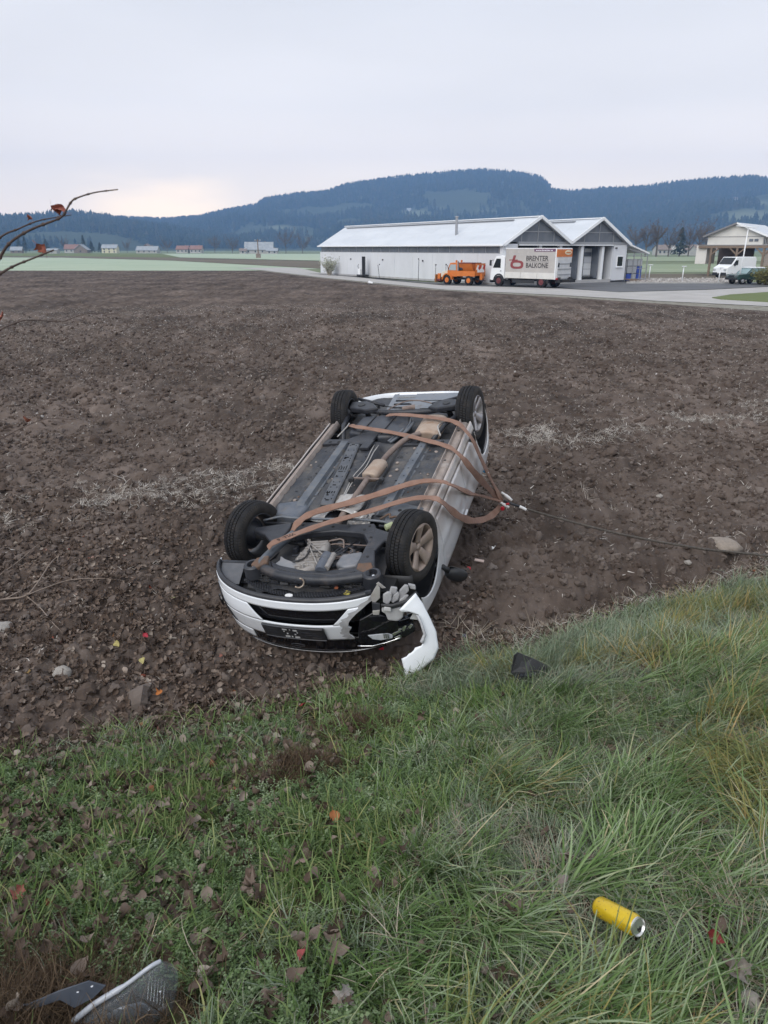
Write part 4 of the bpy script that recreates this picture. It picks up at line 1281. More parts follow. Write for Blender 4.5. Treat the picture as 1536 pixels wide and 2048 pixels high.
# left splash panel in the bumper corner and the black boxes coloured as the dark cavity behind everything
MB().prism([(-0.86, -0.42), (-0.60, -0.415), (-0.60, -0.45), (-0.86, -0.455)], -0.33, -0.275).build('splash_panel', M_dgrey, car, bevel=.006)
MB().add([(-0.855, -0.45, -0.285), (-0.63, -0.45, -0.285), (-0.58, -0.69, -0.325), (-0.66, -0.70, -0.325), (-0.80, -0.60, -0.30)], [(0, 1, 2, 3, 4)]).build('splash_panel', mk('grey liner', (0.085, 0.09, 0.10), (0.12, 0.12, 0.13), scale=8, rough=.55), car, solid=.006)
MB().box((0.0, -0.50, -0.64), (1.5, 0.20, 0.52)).build('front_carrier', M_dark, car)
MB().box((0.55, -0.62, -0.60), (0.60, 0.12, 0.40)).build('lamp_cavity_block', M_gloss, car, bevel=.03)  # solid block; the darkness of the lamp cavity is put in its colour

# pipes, clips and bolts strung along the underside
for k, (x0, dx) in enumerate(((-0.085, 0.0), (-0.066, 0.004), (0.235, -0.01))):
    P = [(x0 + dx * i + 0.012 * math.sin(i * 1.3 + k), 0.34 + 0.17 * i, -0.222 + 0.006 * math.sin(i * 2 + k)) for i in range(9)]
    MB().tube(crom(P, 3), 0.0055, 6).build('fuel_line', M_shield if k < 2 else M_black, car, smooth=True)
rq = random.Random(77)
for k in range(34):
    x, y = rq.choice((-.62, -.52, -.36, -.13, .30, .36, .55, .66)) + rq.uniform(-.02, .02), rq.uniform(.4, 1.65)
    MB().lathe([(0, 0), (0, .012), (.006, .010), (.009, 0)], 6, Matrix.Translation((x, y, floor_z(x, y))) @ Matrix.Rotation(-math.pi / 2, 4, 'Y')).build('bolt', M_dgrey if k % 3 else M_rust, car)
for k in range(9):
    x, y = rq.choice((-.58, -.56, .28, .60)) + rq.uniform(-.03, .03), rq.uniform(.5, 1.6)
    MB().prism([(x - .03, y - .02), (x + .035, y - .03), (x + .03, y + .03), (x - .02, y + .025)], floor_z(x, y), floor_z(x, y) + .006).build('rubber_plug', M_black, car)
for k in range(12):
    P = [(rq.uniform(-.25, .5), rq.uniform(-.5, .0), rq.uniform(-.34, -.24)) for _ in range(4)]
    MB().tube(crom(P, 4), rq.uniform(.004, .010), 6).build('hose', rq.choice((M_black, M_dgrey, M_pipe)), car, smooth=True)
for k in range(10):
    x, y = rq.uniform(-.28, .46), rq.uniform(-.50, -.05)
    MB().box((x, y, -.33), (rq.uniform(.03, .09), rq.uniform(.03, .09), .10), Matrix.Rotation(rq.uniform(0, 3), 3, 'Z')).build('engine_part', rq.choice((M_dgrey, M_under, M_alu)), car, bevel=.008)
for k in range(2):
    P = [(rq.uniform(-.55, -.1), 2.4 + rq.uniform(-.1, .5), -.24), (rq.uniform(-.1, .4), 2.6 + rq.uniform(-.1, .4), -.22), (rq.uniform(.3, .65), 2.5 + rq.uniform(0, .4), -.25)]
    MB().tube(crom(P, 5), .008, 6).build('cable', M_black if k % 2 else M_pipe, car, smooth=True)
# clinging soil on the underside
for k in range(26):
    x, y = rq.uniform(-.68, .72), rq.uniform(.3, 1.75)
    me = rock_clump = MB()
    q0 = rq.uniform(0, 6)
    r_ = rq.uniform(.008, .028)
    me.lathe([(0, 0), (-.002, r_), (r_ * .35, r_ * .6), (r_ * .45, 0)], 7, Matrix.Translation((x, y, floor_z(x, y) + .002)) @ Matrix.Rotation(-math.pi / 2, 4, 'Y') @ Matrix.Rotation(q0, 4, 'X')).build('mud_lump', M_sill, car, smooth=True)
# ------------------------------------------------------------------ torn front corner of the car, mirror
def at(px, py, Y):
    a, b = (px - 768) / PXF, (py - 1024) / PXF
    d = Vector((a, math.cos(PITCH) - b * math.sin(PITCH), -math.sin(PITCH) - b * math.cos(PITCH)))
    return Vector((0, 0, H)) + d * (Y / d.y)
CMi = CM.transposed()
def to_car(p):
    return CMi @ (Vector(p) - CT)
def oncar(px, py, z=None, x=None):
    o = to_car((0, 0, H))
    d = to_car(at(px, py, 5.0)) - o
    t = (z - o.z) / d.z if z is not None else (x - o.x) / d.x
    return o + d * t
def shell(name, secs, mat, bul=0.03, solid=0.006, n=8, parent=car, jag=0.0, seed=1):
    """a bent skin running through pairs of edge points, bulging towards its outside"""
    r = random.Random(seed)
    lin = lambda P: [P[i].lerp(P[i + 1], k / 4) for i in range(len(P) - 1) for k in range(4)] + [P[-1]]
    A = lin([to_car(at(*s[0])) for s in secs])
    B = lin([to_car(at(*s[1])) for s in secs])
    rows = []
    toward = CMi @ Vector((0.1, -0.8, 0.55))
    for i, (a, b) in enumerate(zip(A, B)):
        j = r.uniform(-jag, jag)
        row = []
        for k in range(n + 1):
            t = k / n
            p = a.lerp(b, t + (j if k == n else 0)) + toward * bul * math.sin(math.pi * t)
            row.append(tuple(p))
        rows.append(row)
    return MB().grid(rows, flip=False).build(name, mat, parent, smooth=True, solid=solid)
tc_ = shell('torn_bumper_corner', [((831, 1186, 5.04), (797, 1221, 5.00)), ((845, 1206, 5.03), (823, 1225, 4.99)), ((860, 1236, 5.01), (835, 1228, 4.99)), ((872, 1262, 4.99), (845, 1250, 4.97)),
                              ((877, 1296, 4.95), (850, 1272, 4.95)), ((868, 1318, 4.92), (841, 1290, 4.93)), ((842, 1340, 4.90), (822, 1304, 4.92)), ((812, 1357, 4.88), (803, 1317, 4.92))], M_whitec, bul=0.007, jag=0.06)
tag(tc_, 'broken white bumper corner hanging down to the grass')
shell('scuffed_edge', [((838, 1232, 4.965), (832, 1230, 4.965)), ((846, 1250, 4.945), (840, 1246, 4.945)), ((852, 1270, 4.925), (847, 1268, 4.925)), ((846, 1288, 4.91), (840, 1284, 4.91))], mk('scuffed grey edge', (0.36, 0.36, 0.38), (0.55, 0.56, 0.58), scale=40, rough=.9), bul=0.012, n=3, parent=tc_)
shell('lip_strip', [((762, 1208, 5.05), (762, 1214, 5.05)), ((785, 1208, 5.03), (784, 1217, 5.03)), ((812, 1199, 5.04), (815, 1210, 5.04)), ((832, 1182, 5.08), (838, 1192, 5.08))], M_black, bul=0.015, n=3)
# crash foam and its brackets
def chunk(name, pts, Y, depth, mat, bevel=0.008, parent=car):
    f = [to_car(at(px, py, Y)) for px, py in pts]
    bk = [p + (CMi @ Vector((0.0, depth, -0.25 * depth))) for p in f]
    n = len(f)
    mb = MB().add([tuple(p) for p in f + bk], [tuple(range(n - 1, -1, -1)), tuple(range(n, 2 * n))] + [(i, (i + 1) % n, n + (i + 1) % n, n + i) for i in range(n)])
    me = mb.build(name, mat, parent, bevel=bevel)
    bm = bmesh.new()
    bm.from_mesh(me.data)
    bmesh.ops.recalc_face_normals(bm, faces=bm.faces)
    bm.to_mesh(me.data)
    bm.free()
    return me
fo = bpy.data.objects.new('crash_foam', None)
link(fo, car)
for pts, Y in (([(766, 1190), (776, 1184), (784, 1187), (783, 1200), (776, 1210), (766, 1205)], 5.10), ([(782, 1174), (795, 1176), (793, 1186), (783, 1196), (777, 1190)], 5.14),
               ([(786, 1192), (796, 1184), (800, 1190), (796, 1200), (786, 1207), (781, 1202)], 5.12), ([(799, 1182), (810, 1170), (817, 1172), (818, 1182), (806, 1196), (798, 1199)], 5.14),
               ([(816, 1168), (831, 1171), (832, 1180), (820, 1178)], 5.17), ([(800, 1199), (812, 1190), (818, 1192), (808, 1204), (797, 1208)], 5.11)):
    chunk('foam_web', pts, Y, 0.05, M_foam, parent=fo)
chunk('foam_block', [(764, 1213), (800, 1216), (808, 1224), (806, 1236), (795, 1243), (776, 1241), (771, 1228), (763, 1224)], 5.04, 0.08, M_foam, bevel=.012, parent=fo)
chunk('foam_web', [(768, 1214), (782, 1215), (783, 1224), (768, 1222)], 5.02, 0.03, mk('pale foam', (0.5, 0.5, 0.5), rough=.9), parent=fo)
bk_ = chunk('bent_bracket', [(742, 1190), (754, 1170), (760, 1176), (760, 1196), (750, 1206), (744, 1204)], 5.10, 0.02, M_shield, bevel=.004)
chunk('bent_bracket', [(752, 1168), (757, 1164), (772, 1176), (764, 1177)], 5.16, 0.015, M_shield, bevel=.003)
chunk('bent_bracket', [(729, 1183), (742, 1181), (743, 1187), (731, 1190)], 5.10, 0.04, M_under, bevel=.004)
chunk('sensor_block', [(744, 1206), (760, 1208), (760, 1222), (745, 1220)], 5.05, 0.04, M_dgrey, bevel=.004)
chunk('sensor_block', [(745, 1222), (760, 1220), (758, 1230), (746, 1230)], 5.04, 0.03, M_shield, bevel=.004)
chunk('cracked_bracket', [(820, 1238), (831, 1219), (844, 1234), (836, 1240)], 5.02, 0.015, mk('cracked grey plastic', (0.36, 0.37, 0.36), (0.46, 0.46, 0.46), scale=20, rough=.6), bevel=.002)
chunk('lamp_backing', [(716, 1285), (718, 1240), (745, 1225), (800, 1240), (826, 1232), (828, 1250), (790, 1278), (740, 1290)], 5.16, 0.10, M_gloss, bevel=.01)
hlm = bpy.data.objects.new('broken_headlamp', None)
link(hlm, car)
chunk('lamp_lens', [(735, 1271), (752, 1269), (775, 1267), (786, 1270), (785, 1277), (762, 1281), (745, 1279)], 5.0, 0.02, mk('scratched lens', (0.30, 0.32, 0.34), (0.42, 0.44, 0.46), scale=25, rough=.2, coat=.5), bevel=.006, parent=hlm)
for k, (x, y) in enumerate(((767, 1268), (771, 1268), (775, 1268))):
    chunk('reflector_fin', [(x, y), (x + 1.6, y), (x + 2.4, y + 9), (x + .8, y + 9)], 4.985, 0.01, M_chrome, bevel=0, parent=hlm)
for pts in ([(783, 1268), (800, 1260), (803, 1263), (787, 1272)], [(804, 1256), (810, 1251), (813, 1253), (809, 1262), (805, 1263)], [(815, 1254), (822, 1248), (826, 1250), (820, 1258)], [(788, 1275), (800, 1270), (804, 1273), (792, 1279)], [(797, 1258), (804, 1257), (803, 1260), (796, 1262)]):
    chunk('reflector_shard', pts, 5.0, 0.015, M_chrome, bevel=.002, parent=hlm)
chunk('lamp_bulb_holder', [(800, 1262), (828, 1250), (832, 1262), (812, 1274), (796, 1276)], 5.03, 0.06, M_gloss, bevel=.01, parent=hlm)
shell('bumper_trim', [((715, 1291, 5.06), (715, 1294, 5.06)), ((745, 1291, 5.03), (745, 1293.5, 5.03)), ((770, 1285, 5.0), (770, 1287.5, 5.0)), ((800, 1275, 5.0), (801, 1277, 5.0))], M_chrome, bul=0.004, n=2)
# door mirror jammed against the ground below the wing
mm = MB()
mp_ = cw((1.0, 0.40, -0.93))
mirror = bpy.data.objects.new('wing_mirror', None)
link(mirror, car)
mirror.location = (1.02, 0.40, -0.93)
mirror.rotation_euler = (0.3, 0.5, 0.4)
ico = bmesh.new()
bmesh.ops.create_icosphere(ico, subdivisions=3, radius=1.0)
for v in ico.verts:
    v.co = Vector((v.co.x * 0.115, v.co.y * (0.055 if v.co.y < 0 else 0.03), v.co.z * (0.085 + 0.01 * v.co.x)))
vs = [tuple(v.co) for v in ico.verts]
fs = [tuple(v.index for v in f.verts) for f in ico.faces]
ico.free()
MB().add(vs, fs).build('mirror_shell', M_black, mirror, smooth=True)
MB().box((0, 0.031, 0), (0.17, 0.006, 0.12)).build('mirror_glass', M_glassd, mirror, bevel=.003)
MB().tube([(-0.09, 0, 0.02), (-0.16, 0.01, 0.05), (-0.2, 0.01, 0.02)], [0.03, 0.025, 0.03], 8).build('mirror_arm', M_black, mirror, smooth=True)

# ------------------------------------------------------------------ lifting slings round the car, cable and shackle
M_sling = mk('brown webbing', (0.235, 0.135, 0.098), (0.285, 0.175, 0.132), scale=9, rough=0.9, bump=0.5, bscale=220, c3=(0.19, 0.11, 0.08), s3=5, f3=(0.55, 0.75))
M_print = mk('dark stencil', (0.05, 0.03, 0.025), rough=0.9)
HOOK = at(1003, 1001, 8.5)
upv = CM @ Vector((0, 0, 1))
outv = CM @ Vector((1, 0, 0))
def strand(name, spec, width, thick, parent, twist=None):
    ctr, nrm = [], []
    for s in spec:
        px, py, kind, val = s
        if kind == 'z': p, n = cw(oncar(px, py, z=val)), upv
        elif kind == 'x': p, n = cw(oncar(px, py, x=val)), outv
        elif kind == 'e': p, n = cw(oncar(px, py, z=val)), (upv + outv).normalized()
        else: p, n = at(px, py, val), (Vector((0.3, -0.7, 0.65))).normalized()
        ctr.append(p)
        nrm.append(n)
    C_ = crom(ctr, 7)
    Nn = crom(nrm, 7)
    rows = []
    frames = []
    m = len(C_)
    for i, c in enumerate(C_):
        t = (C_[min(i + 1, m - 1)] - C_[max(i - 1, 0)]).normalized()
        n = Nn[i] - t * Nn[i].dot(t)
        n.normalize()
        if twist:
            n = Matrix.Rotation(twist(i / (m - 1)), 3, t) @ n
        s = t.cross(n)
        w = width * (1 + 0.10 * math.sin(i * 0.9)) / 2
        rows.append([tuple(c + s * a * w + n * b * thick) for a, b in ((-1, -.5), (-1, .5), (-.5, .9), (0, 1.05), (.5, .9), (1, .5), (1, -.5), (0, -.7), (-1, -.5))])
        frames.append((c, t, s, n))
    MB().grid(rows).build(name, M_sling, parent, smooth=False, auto=45)
    return frames
sl1 = thing('lifting_sling', 'brown webbing sling looped under the rear wheels, farther from the camera', 'sling', HOOK, group='brown slings tied round the overturned car')
sl2 = thing('lifting_sling', 'brown webbing sling round the front of the car, stencilled near its end', 'sling', HOOK, group='brown slings tied round the overturned car')
def rebase(root):
    for ch in root.children:
        if ch.type == 'MESH':
            ch.matrix_parent_inverse = Matrix.Translation(-root.location)
strand('strap', [(775, 830, 'z', -.17), (800, 829, 'z', -.135), (840, 832, 'z', -.13), (885, 838, 'z', -.15), (912, 845, 'z', -.17), (932, 862, 'e', -.19), (948, 885, 'x', .95), (966, 926, 'x', .99), (990, 975, 'w', 8.35), (1004, 1002, 'w', 8.5)], 0.074, 0.005, sl1)
strand('strap', [(700, 850, 'z', -.22), (712, 853, 'z', -.15), (750, 859, 'z', -.16), (800, 868, 'z', -.172), (850, 880, 'z', -.17), (890, 891, 'z', -.17), (913, 904, 'e', -.19), (930, 922, 'x', .95), (952, 949, 'x', 1.0), (985, 985, 'w', 8.3), (1003, 1003, 'w', 8.5)], 0.072, 0.005, sl1, twist=lambda t: 0.9 * max(0, t - .62) / .38)
strand('strap', [(583, 1066, 'z', -.20), (592, 1050, 'z', -.14), (610, 1034, 'z', -.135), (640, 1021, 'z', -.14), (700, 1005, 'z', -.15), (760, 987, 'z', -.14), (815, 969, 'z', -.13), (850, 962, 'z', -.135), (882, 963, 'z', -.16), (905, 971, 'e', -.20), (930, 982, 'x', .95), (960, 991, 'w', 8.1), (1003, 1002, 'w', 8.5)], 0.064, 0.009, sl2, twist=lambda t: 0.5 * math.sin(t * 5))
frD = strand('strap', [(536, 1096, 'z', -.13), (546, 1086, 'z', -.10), (570, 1076, 'z', -.105), (610, 1061, 'z', -.125), (660, 1044, 'z', -.135), (730, 1025, 'z', -.135), (790, 1006, 'z', -.135), (832, 996, 'z', -.135), (866, 996, 'z', -.165), (884, 1004, 'e', -.20), (903, 1021, 'x', .95), (928, 1037, 'x', .98), (955, 1041, 'w', 7.75), (980, 1033, 'w', 8.25), (1001, 1014, 'w', 8.5)], 0.076, 0.005, sl2)
def text_mesh(txt, size, weight=0.0, extrude=0.0):
    cu = bpy.data.curves.new('lettering', 'FONT')
    cu.body = txt
    cu.size = size
    cu.offset = weight
    cu.extrude = extrude
    cu.align_x = 'LEFT'
    o = bpy.data.objects.new('lettering', cu)
    COL.objects.link(o)
    dg = bpy.context.evaluated_depsgraph_get()
    me = bpy.data.meshes.new_from_object(o.evaluated_get(dg))
    bpy.data.objects.remove(o)
    me.materials.clear()
    return me
def print_on(name, me, mat, parent, fn):
    for v in me.vertices: v.co = fn(v.co)
    me.materials.append(mat)
    me.update()
    return link(bpy.data.objects.new(name, me), parent)
cum = [0]
for a, b in zip(frD, frD[1:]): cum.append(cum[-1] + (b[0] - a[0]).length)
def on_strap(v):
    s = 0.275 - v.x
    i = max(0, min(len(cum) - 2, next((k for k in range(len(cum) - 1) if cum[k + 1] >= s), len(cum) - 2)))
    f = (s - cum[i]) / (cum[i + 1] - cum[i])
    c = frD[i][0].lerp(frD[i + 1][0], f)
    _, t, sd, n = frD[i]
    if sd.y > 0: sd = -sd
    return c + sd * (v.y - 0.019) + n * 0.0072
print_on('stencil', text_mesh('WLL  6', 0.056, 0.0012), M_print, sl2, on_strap)
tg = at(969, 943, 7.98)
MB().box(tg, (0.035, 0.006, 0.03), Euler((0.5, 0.4, 0.3)).to_matrix()).build('label_tag', mk('blue tag', (0.08, 0.33, 0.62), rough=.5), sl1)
MB().box(tg + Vector((0.028, -0.006, -0.016)), (0.03, 0.006, 0.026), Euler((0.5, 0.4, 0.3)).to_matrix()).build('label_tag', M_whitep, sl1)
rebase(sl1)
rebase(sl2)
rope_p = [at(1012, 1004, 8.48), at(1050, 1017, 8.4), at(1130, 1040, 8.2), at(1250, 1070, 7.85), at(1400, 1097, 7.4), at(1536, 1112, 7.02), Vector((5.6, 6.2, 0.32)), Vector((8.2, 4.7, 1.1))]
cable = thing('tow_cable', 'taut steel tow cable running from the slings out to the right', 'cable', rope_p[0])
MB().tube(crom(rope_p, 8), 0.014, 8).build('wire_rope', mk('greasy wire rope', (0.07, 0.062, 0.055), (0.12, 0.105, 0.09), scale=30, rough=0.6, metal=.3, bump=1, bscale=150, stretch=(1, 1, 1)), cable, smooth=True)
fe = MB().tube([at(1039, 1013, 8.42), at(1053, 1019.5, 8.39)], 0.019, 10).build('ferrule', M_whitep, cable, auto=40)
sp = MB().tube([at(1008, 1002, 8.49), at(1025, 1008, 8.45), at(1040, 1013.5, 8.42)], 0.016, 8).build('splice', M_dgrey, cable, smooth=True)
rebase(cable)
sh = thing('shackle', 'pale shackle with red pin joining the brown slings to the tow cable', 'shackle', HOOK)
MB().tube(crom([at(1003, 985, 8.52), at(1012, 991, 8.48), at(1024, 1001, 8.45)], 4), [0.014] * 4 + [0.02] * 3 + [0.016] * 2, 10).build('shackle_arm', M_whitep, sh, smooth=True)
MB().tube(crom([at(1000, 1004, 8.46), at(1008, 1009, 8.44), at(1018, 1015, 8.42)], 4), [0.014] * 4 + [0.02] * 3 + [0.016] * 2, 10).build('shackle_arm', M_whitep, sh, smooth=True)
M_red = mk('red plastic', (0.50, 0.015, 0.03), (0.42, 0.01, 0.02), scale=20, rough=0.4)
MB().lathe([(-.012, 0), (-.012, .026), (.012, .026), (.012, 0)], 12, Matrix.Translation(at(1005, 1017, 8.42)) @ Matrix.Rotation(1.1, 4, 'Z')).build('pin', M_red, sh, bevel=.005)
MB().lathe([(-.02, 0), (-.02, .014), (.02, .014), (.02, 0)], 12, Matrix.Translation(at(1015, 1008, 8.42)) @ Matrix.Rotation(0.4, 4, 'Z')).build('latch', M_red, sh, bevel=.004)
rebase(sh)
# ------------------------------------------------------------------ what lies and grows on the ground
G = np.random.default_rng(21)

def blade(V, F, C, base, yaw, lean, L, w, c, curl=1.0, seg=5, kink=0.0, tip=0.0):
    d = np.array([math.cos(yaw), math.sin(yaw), 0.0])
    s = np.array([-d[1], d[0], 0.0])
    p = np.array(base, float)
    b0 = len(V)
    ang = math.pi / 2 - lean
    for i in range(seg + 1):
        t = i / seg
        ww = w * (1 - t ** 1.8) * 0.5 + 0.0002
        V.append(p - s * ww)
        V.append(p + s * ww)
        C.extend([min(1.3, c + tip * t * t)] * 2)
        ang -= curl / seg * (0.4 + 1.2 * t)
        yaw += kink / seg
        d = np.array([math.cos(yaw), math.sin(yaw), 0.0])
        p = p + (d * math.cos(ang) + np.array([0, 0, math.sin(ang)])) * (L / seg)
    for i in range(seg):
        a = b0 + 2 * i
        F.append((a, a + 1, a + 3, a + 2))

def tuft(seed, n, L0, L1, lean0, lean1, curl0, curl1, w, spread, fan=0.7, seg=5, mat=None, tip=0.0):
    r = random.Random(seed)
    V, F, C = [], [], []
    for k in range(n):
        q, rad = r.uniform(0, 6.28), spread * math.sqrt(r.random())
        blade(V, F, C, (rad * math.cos(q), rad * math.sin(q), -0.01), r.gauss(0, fan), r.uniform(lean0, lean1), r.uniform(L0, L1), w * r.uniform(0.7, 1.25), r.random(), r.uniform(curl0, curl1), seg, r.gauss(0, 0.35), tip)
    return attr_mesh('grass_tuft', V, F, C, mat, smooth=True)

GR = [(0.0, (0.036, 0.077, 0.019)), (0.22, (0.084, 0.154, 0.041)), (0.45, (0.144, 0.231, 0.072)), (0.65, (0.234, 0.323, 0.144)), (0.82, (0.359, 0.437, 0.276)), (0.92, (0.479, 0.479, 0.263)), (1.0, (0.599, 0.515, 0.323))]
M_long = mk_attr('lodged grass', GR, rough=0.55, spec=0.3, transl=0.25)
GF = [(0.0, (0.084, 0.119, 0.060)), (0.3, (0.160, 0.214, 0.124)), (0.6, (0.261, 0.321, 0.232)), (0.85, (0.380, 0.398, 0.297)), (1.0, (0.498, 0.451, 0.332))]
M_frostg = mk_attr('frosted grass', GF, rough=0.7, spec=0.2, transl=0.2)
M_short = mk_attr('short grass', [(0.0, (0.047, 0.093, 0.023)), (0.4, (0.120, 0.202, 0.054)), (0.75, (0.224, 0.292, 0.113)), (1.0, (0.388, 0.344, 0.149))], rough=0.6, transl=0.25)
M_herb = mk_attr('chickweed leaves', [(0.0, (0.052, 0.094, 0.028)), (0.4, (0.114, 0.180, 0.068)), (0.75, (0.215, 0.286, 0.149)), (1.0, (0.416, 0.461, 0.324))], rough=0.65, transl=0.2)
M_gold = mk_attr('yellowing grass', [(0.0, (0.089, 0.124, 0.038)), (0.4, (0.184, 0.208, 0.066)), (0.7, (0.308, 0.261, 0.089)), (1.0, (0.475, 0.332, 0.155))], rough=0.6, transl=0.25)
M_dead = mk_attr('dead straw', [(0.0, (0.17, 0.125, 0.085)), (0.5, (0.32, 0.265, 0.20)), (1.0, (0.50, 0.45, 0.38))], rough=0.8)
M_pale = mk_attr('frosted straw', [(0.0, (0.20, 0.17, 0.14)), (0.45, (0.36, 0.325, 0.285)), (1.0, (0.62, 0.59, 0.55))], rough=0.9)
M_leaf = mk_attr('dead leaves', [(0.0, (0.035, 0.022, 0.016)), (0.3, (0.080, 0.054, 0.040)), (0.55, (0.145, 0.106, 0.083)), (0.78, (0.22, 0.175, 0.145)), (0.93, (0.34, 0.295, 0.25)), (0.96, (0.22, 0.055, 0.035)), (1.0, (0.25, 0.22, 0.07))], rough=0.75)
M_clod = mk_attr('soil clods', [(0.0, (0.052, 0.038, 0.031)), (0.4, (0.088, 0.067, 0.056)), (0.8, (0.138, 0.113, 0.099)), (1.0, (0.21, 0.182, 0.165))], rough=1.0, spec=0.1)
M_peb = mk_attr('pebbles', [(0.0, (0.20, 0.18, 0.165)), (0.6, (0.38, 0.36, 0.34)), (1.0, (0.62, 0.60, 0.58))], rough=0.8)
M_root = mk_attr('root fibres', [(0.0, (0.045, 0.028, 0.018)), (0.6, (0.10, 0.068, 0.042)), (1.0, (0.17, 0.12, 0.075))], rough=0.9)

T_long = protos('long_tuft', [tuft(i, 15, 0.16, 0.40, 0.7, 1.35, 0.3, 1.3, 0.0078, 0.055, 0.55, 6, M_long, 0.35) for i in range(9)])
T_frost = protos('frost_tuft', [tuft(40 + i, 20, 0.10, 0.26, 0.3, 1.1, 0.4, 1.6, 0.0056, 0.05, 1.1, 5, M_frostg, 0.4) for i in range(6)])
T_short = protos('short_tuft', [tuft(60 + i, 16, 0.05, 0.16, 0.2, 1.3, 0.2, 1.5, 0.0055, 0.045, 2.0, 4, M_short, 0.25) for i in range(6)])
T_gold = protos('gold_tuft', [tuft(80 + i, 17, 0.20, 0.40, 0.45, 1.15, 0.5, 1.4, 0.0065, 0.05, 0.6, 6, M_gold, 0.2) for i in range(5)])
T_dead = protos('dead_tuft', [tuft(100 + i, 12, 0.08, 0.24, 0.7, 1.4, 0.2, 0.9, 0.0035, 0.06, 2.2, 4, M_dead) for i in range(4)])
T_root = protos('root_tuft', [tuft(120 + i, 26, 0.05, 0.15, 0.2, 1.3, -0.5, 1.8, 0.0022, 0.04, 3.0, 4, M_root) for i in range(3)])

def herb_mesh(seed):
    r = random.Random(seed)
    V, F, C = [], [], []
    for k in range(13):
        yaw, lean = r.uniform(0, 6.28), r.uniform(0.2, 1.3)
        L = r.uniform(0.03, 0.075)
        for m in range(5):
            t = (m + 1) / 5
            px, py, pz = math.cos(yaw) * math.sin(lean) * L * t, math.sin(yaw) * math.sin(lean) * L * t, math.cos(lean) * L * t
            c = r.random()
            for sgn in (0, math.pi):
                q = yaw + m * 1.57 + sgn + r.uniform(-.4, .4)
                l, w, up = r.uniform(0.007, 0.013), r.uniform(0.003, 0.0055), r.uniform(-0.2, 0.7)
                dx, dy = math.cos(q), math.sin(q)
                b = len(V)
                V += [(px, py, pz), (px + dx * l * .5 - dy * w, py + dy * l * .5 + dx * w, pz + up * l * .5), (px + dx * l, py + dy * l, pz + up * l * .8), (px + dx * l * .5 + dy * w, py + dy * l * .5 - dx * w, pz + up * l * .5)]
                C += [c] * 4
                F.append((b, b + 1, b + 2, b + 3))
    return attr_mesh('herb', V, F, C, M_herb)
T_herb = protos('herb', [herb_mesh(i) for i in range(6)])

def leaf_data(seed, L=0.06, kind=None):
    """a curled dead leaf with pointed lobes, midrib fold and bent tip"""
    r = random.Random(seed)
    n = 9
    lob = r.random() < 0.4
    curlx, curly, fold = r.uniform(-16, 26), r.uniform(-22, 22), r.uniform(0.0, 1.0)
    ph, fq, cy = r.uniform(0, 6), r.uniform(90, 190), r.uniform(4, 34)
    V, F = [], []
    for i in range(n):
        t = i / (n - 1)
        w = 0.36 * math.sin(math.pi * min(1, t ** 0.75)) * L + 0.0004
        if lob: w *= 1 + 0.55 * math.cos(t * 17)
        x = (t - 0.5) * L
        tw = curly * x
        for s in (-1, -.5, 0, .5, 1):
            y = s * w
            z = fold * abs(y) + curlx * x * x + cy * y * y * math.copysign(1, curlx) + tw * y + .0032 * math.sin(fq * x + ph) * abs(s) + r.uniform(-.0018, .0018)
            V.append((x, y + 0.1 * x * math.sin(t * 3), z))
    for i in range(n - 1):
        for s in range(4):
            a = i * 5 + s
            F.append((a, a + 1, a + 6, a + 5))
    # stalk
    b = len(V)
    x = -0.5 * L
    V += [(x, -.0006, V[2][2]), (x, .0006, V[2][2]), (x - L * .35, .004, V[2][2] + .006), (x - L * .35, .005, V[2][2] + .006)]
    F.append((b, b + 1, b + 3, b + 2))
    return V, F
def leaf_mesh(seed):
    V, F = leaf_data(seed)
    r = random.Random(seed)
    return attr_mesh('leaf', V, F, [r.random()] * len(V), M_leaf, smooth=True)
T_leaf = protos('leaf', [leaf_mesh(i) for i in range(16)])

def strip_mesh(seed, n, L0, L1, mat, w=0.007, spread=0.06):
    r = random.Random(seed)
    V, F, C = [], [], []
    for k in range(n):
        q = r.uniform(0, 6.28)
        blade(V, F, C, (r.uniform(-spread, spread), r.uniform(-spread, spread), r.uniform(0.0, 0.02)), q, r.uniform(1.2, 1.55), r.uniform(L0, L1), w * r.uniform(.5, 1.4), r.random(), r.uniform(-.3, .5), 3, r.gauss(0, .5))
    return attr_mesh('straw', V, F, C, mat)
T_straw = protos('straw', [strip_mesh(i, 7, 0.07, 0.22, M_pale) for i in range(6)])
T_bit = protos('straw_bit', [strip_mesh(20 + i, 2, 0.02, 0.08, M_pale, 0.008, 0.05) for i in range(5)])

def rock_mesh(seed, mat, rough=0.35, sub=2, flat=0.75):
    bm = bmesh.new()
    bmesh.ops.create_icosphere(bm, subdivisions=sub, radius=1)
    r = random.Random(seed)
    o = Vector((r.uniform(0, 50), r.uniform(0, 50), 0))
    for v in bm.verts:
        k = 1 + rough * (float(vnoise(v.co.x * 1.6 + o.x + v.co.z, v.co.y * 1.6 + o.y - v.co.z * .7, seed)) - 0.5) * 2 + rough * .62 * (r.random() - .5)
        v.co = Vector((v.co.x * k, v.co.y * k * r.uniform(.97, 1.03), v.co.z * k * flat))
    V = [tuple(v.co) for v in bm.verts]
    F = [tuple(v.index for v in f.verts) for f in bm.faces]
    bm.free()
    return attr_mesh('clod', V, F, [r.random()] * len(V), mat)
T_clod = protos('clod', [rock_mesh(i, M_clod, 0.62) for i in range(8)])
T_peb = protos('pebble', [rock_mesh(30 + i, M_peb, 0.22, 1, 0.6) for i in range(5)])

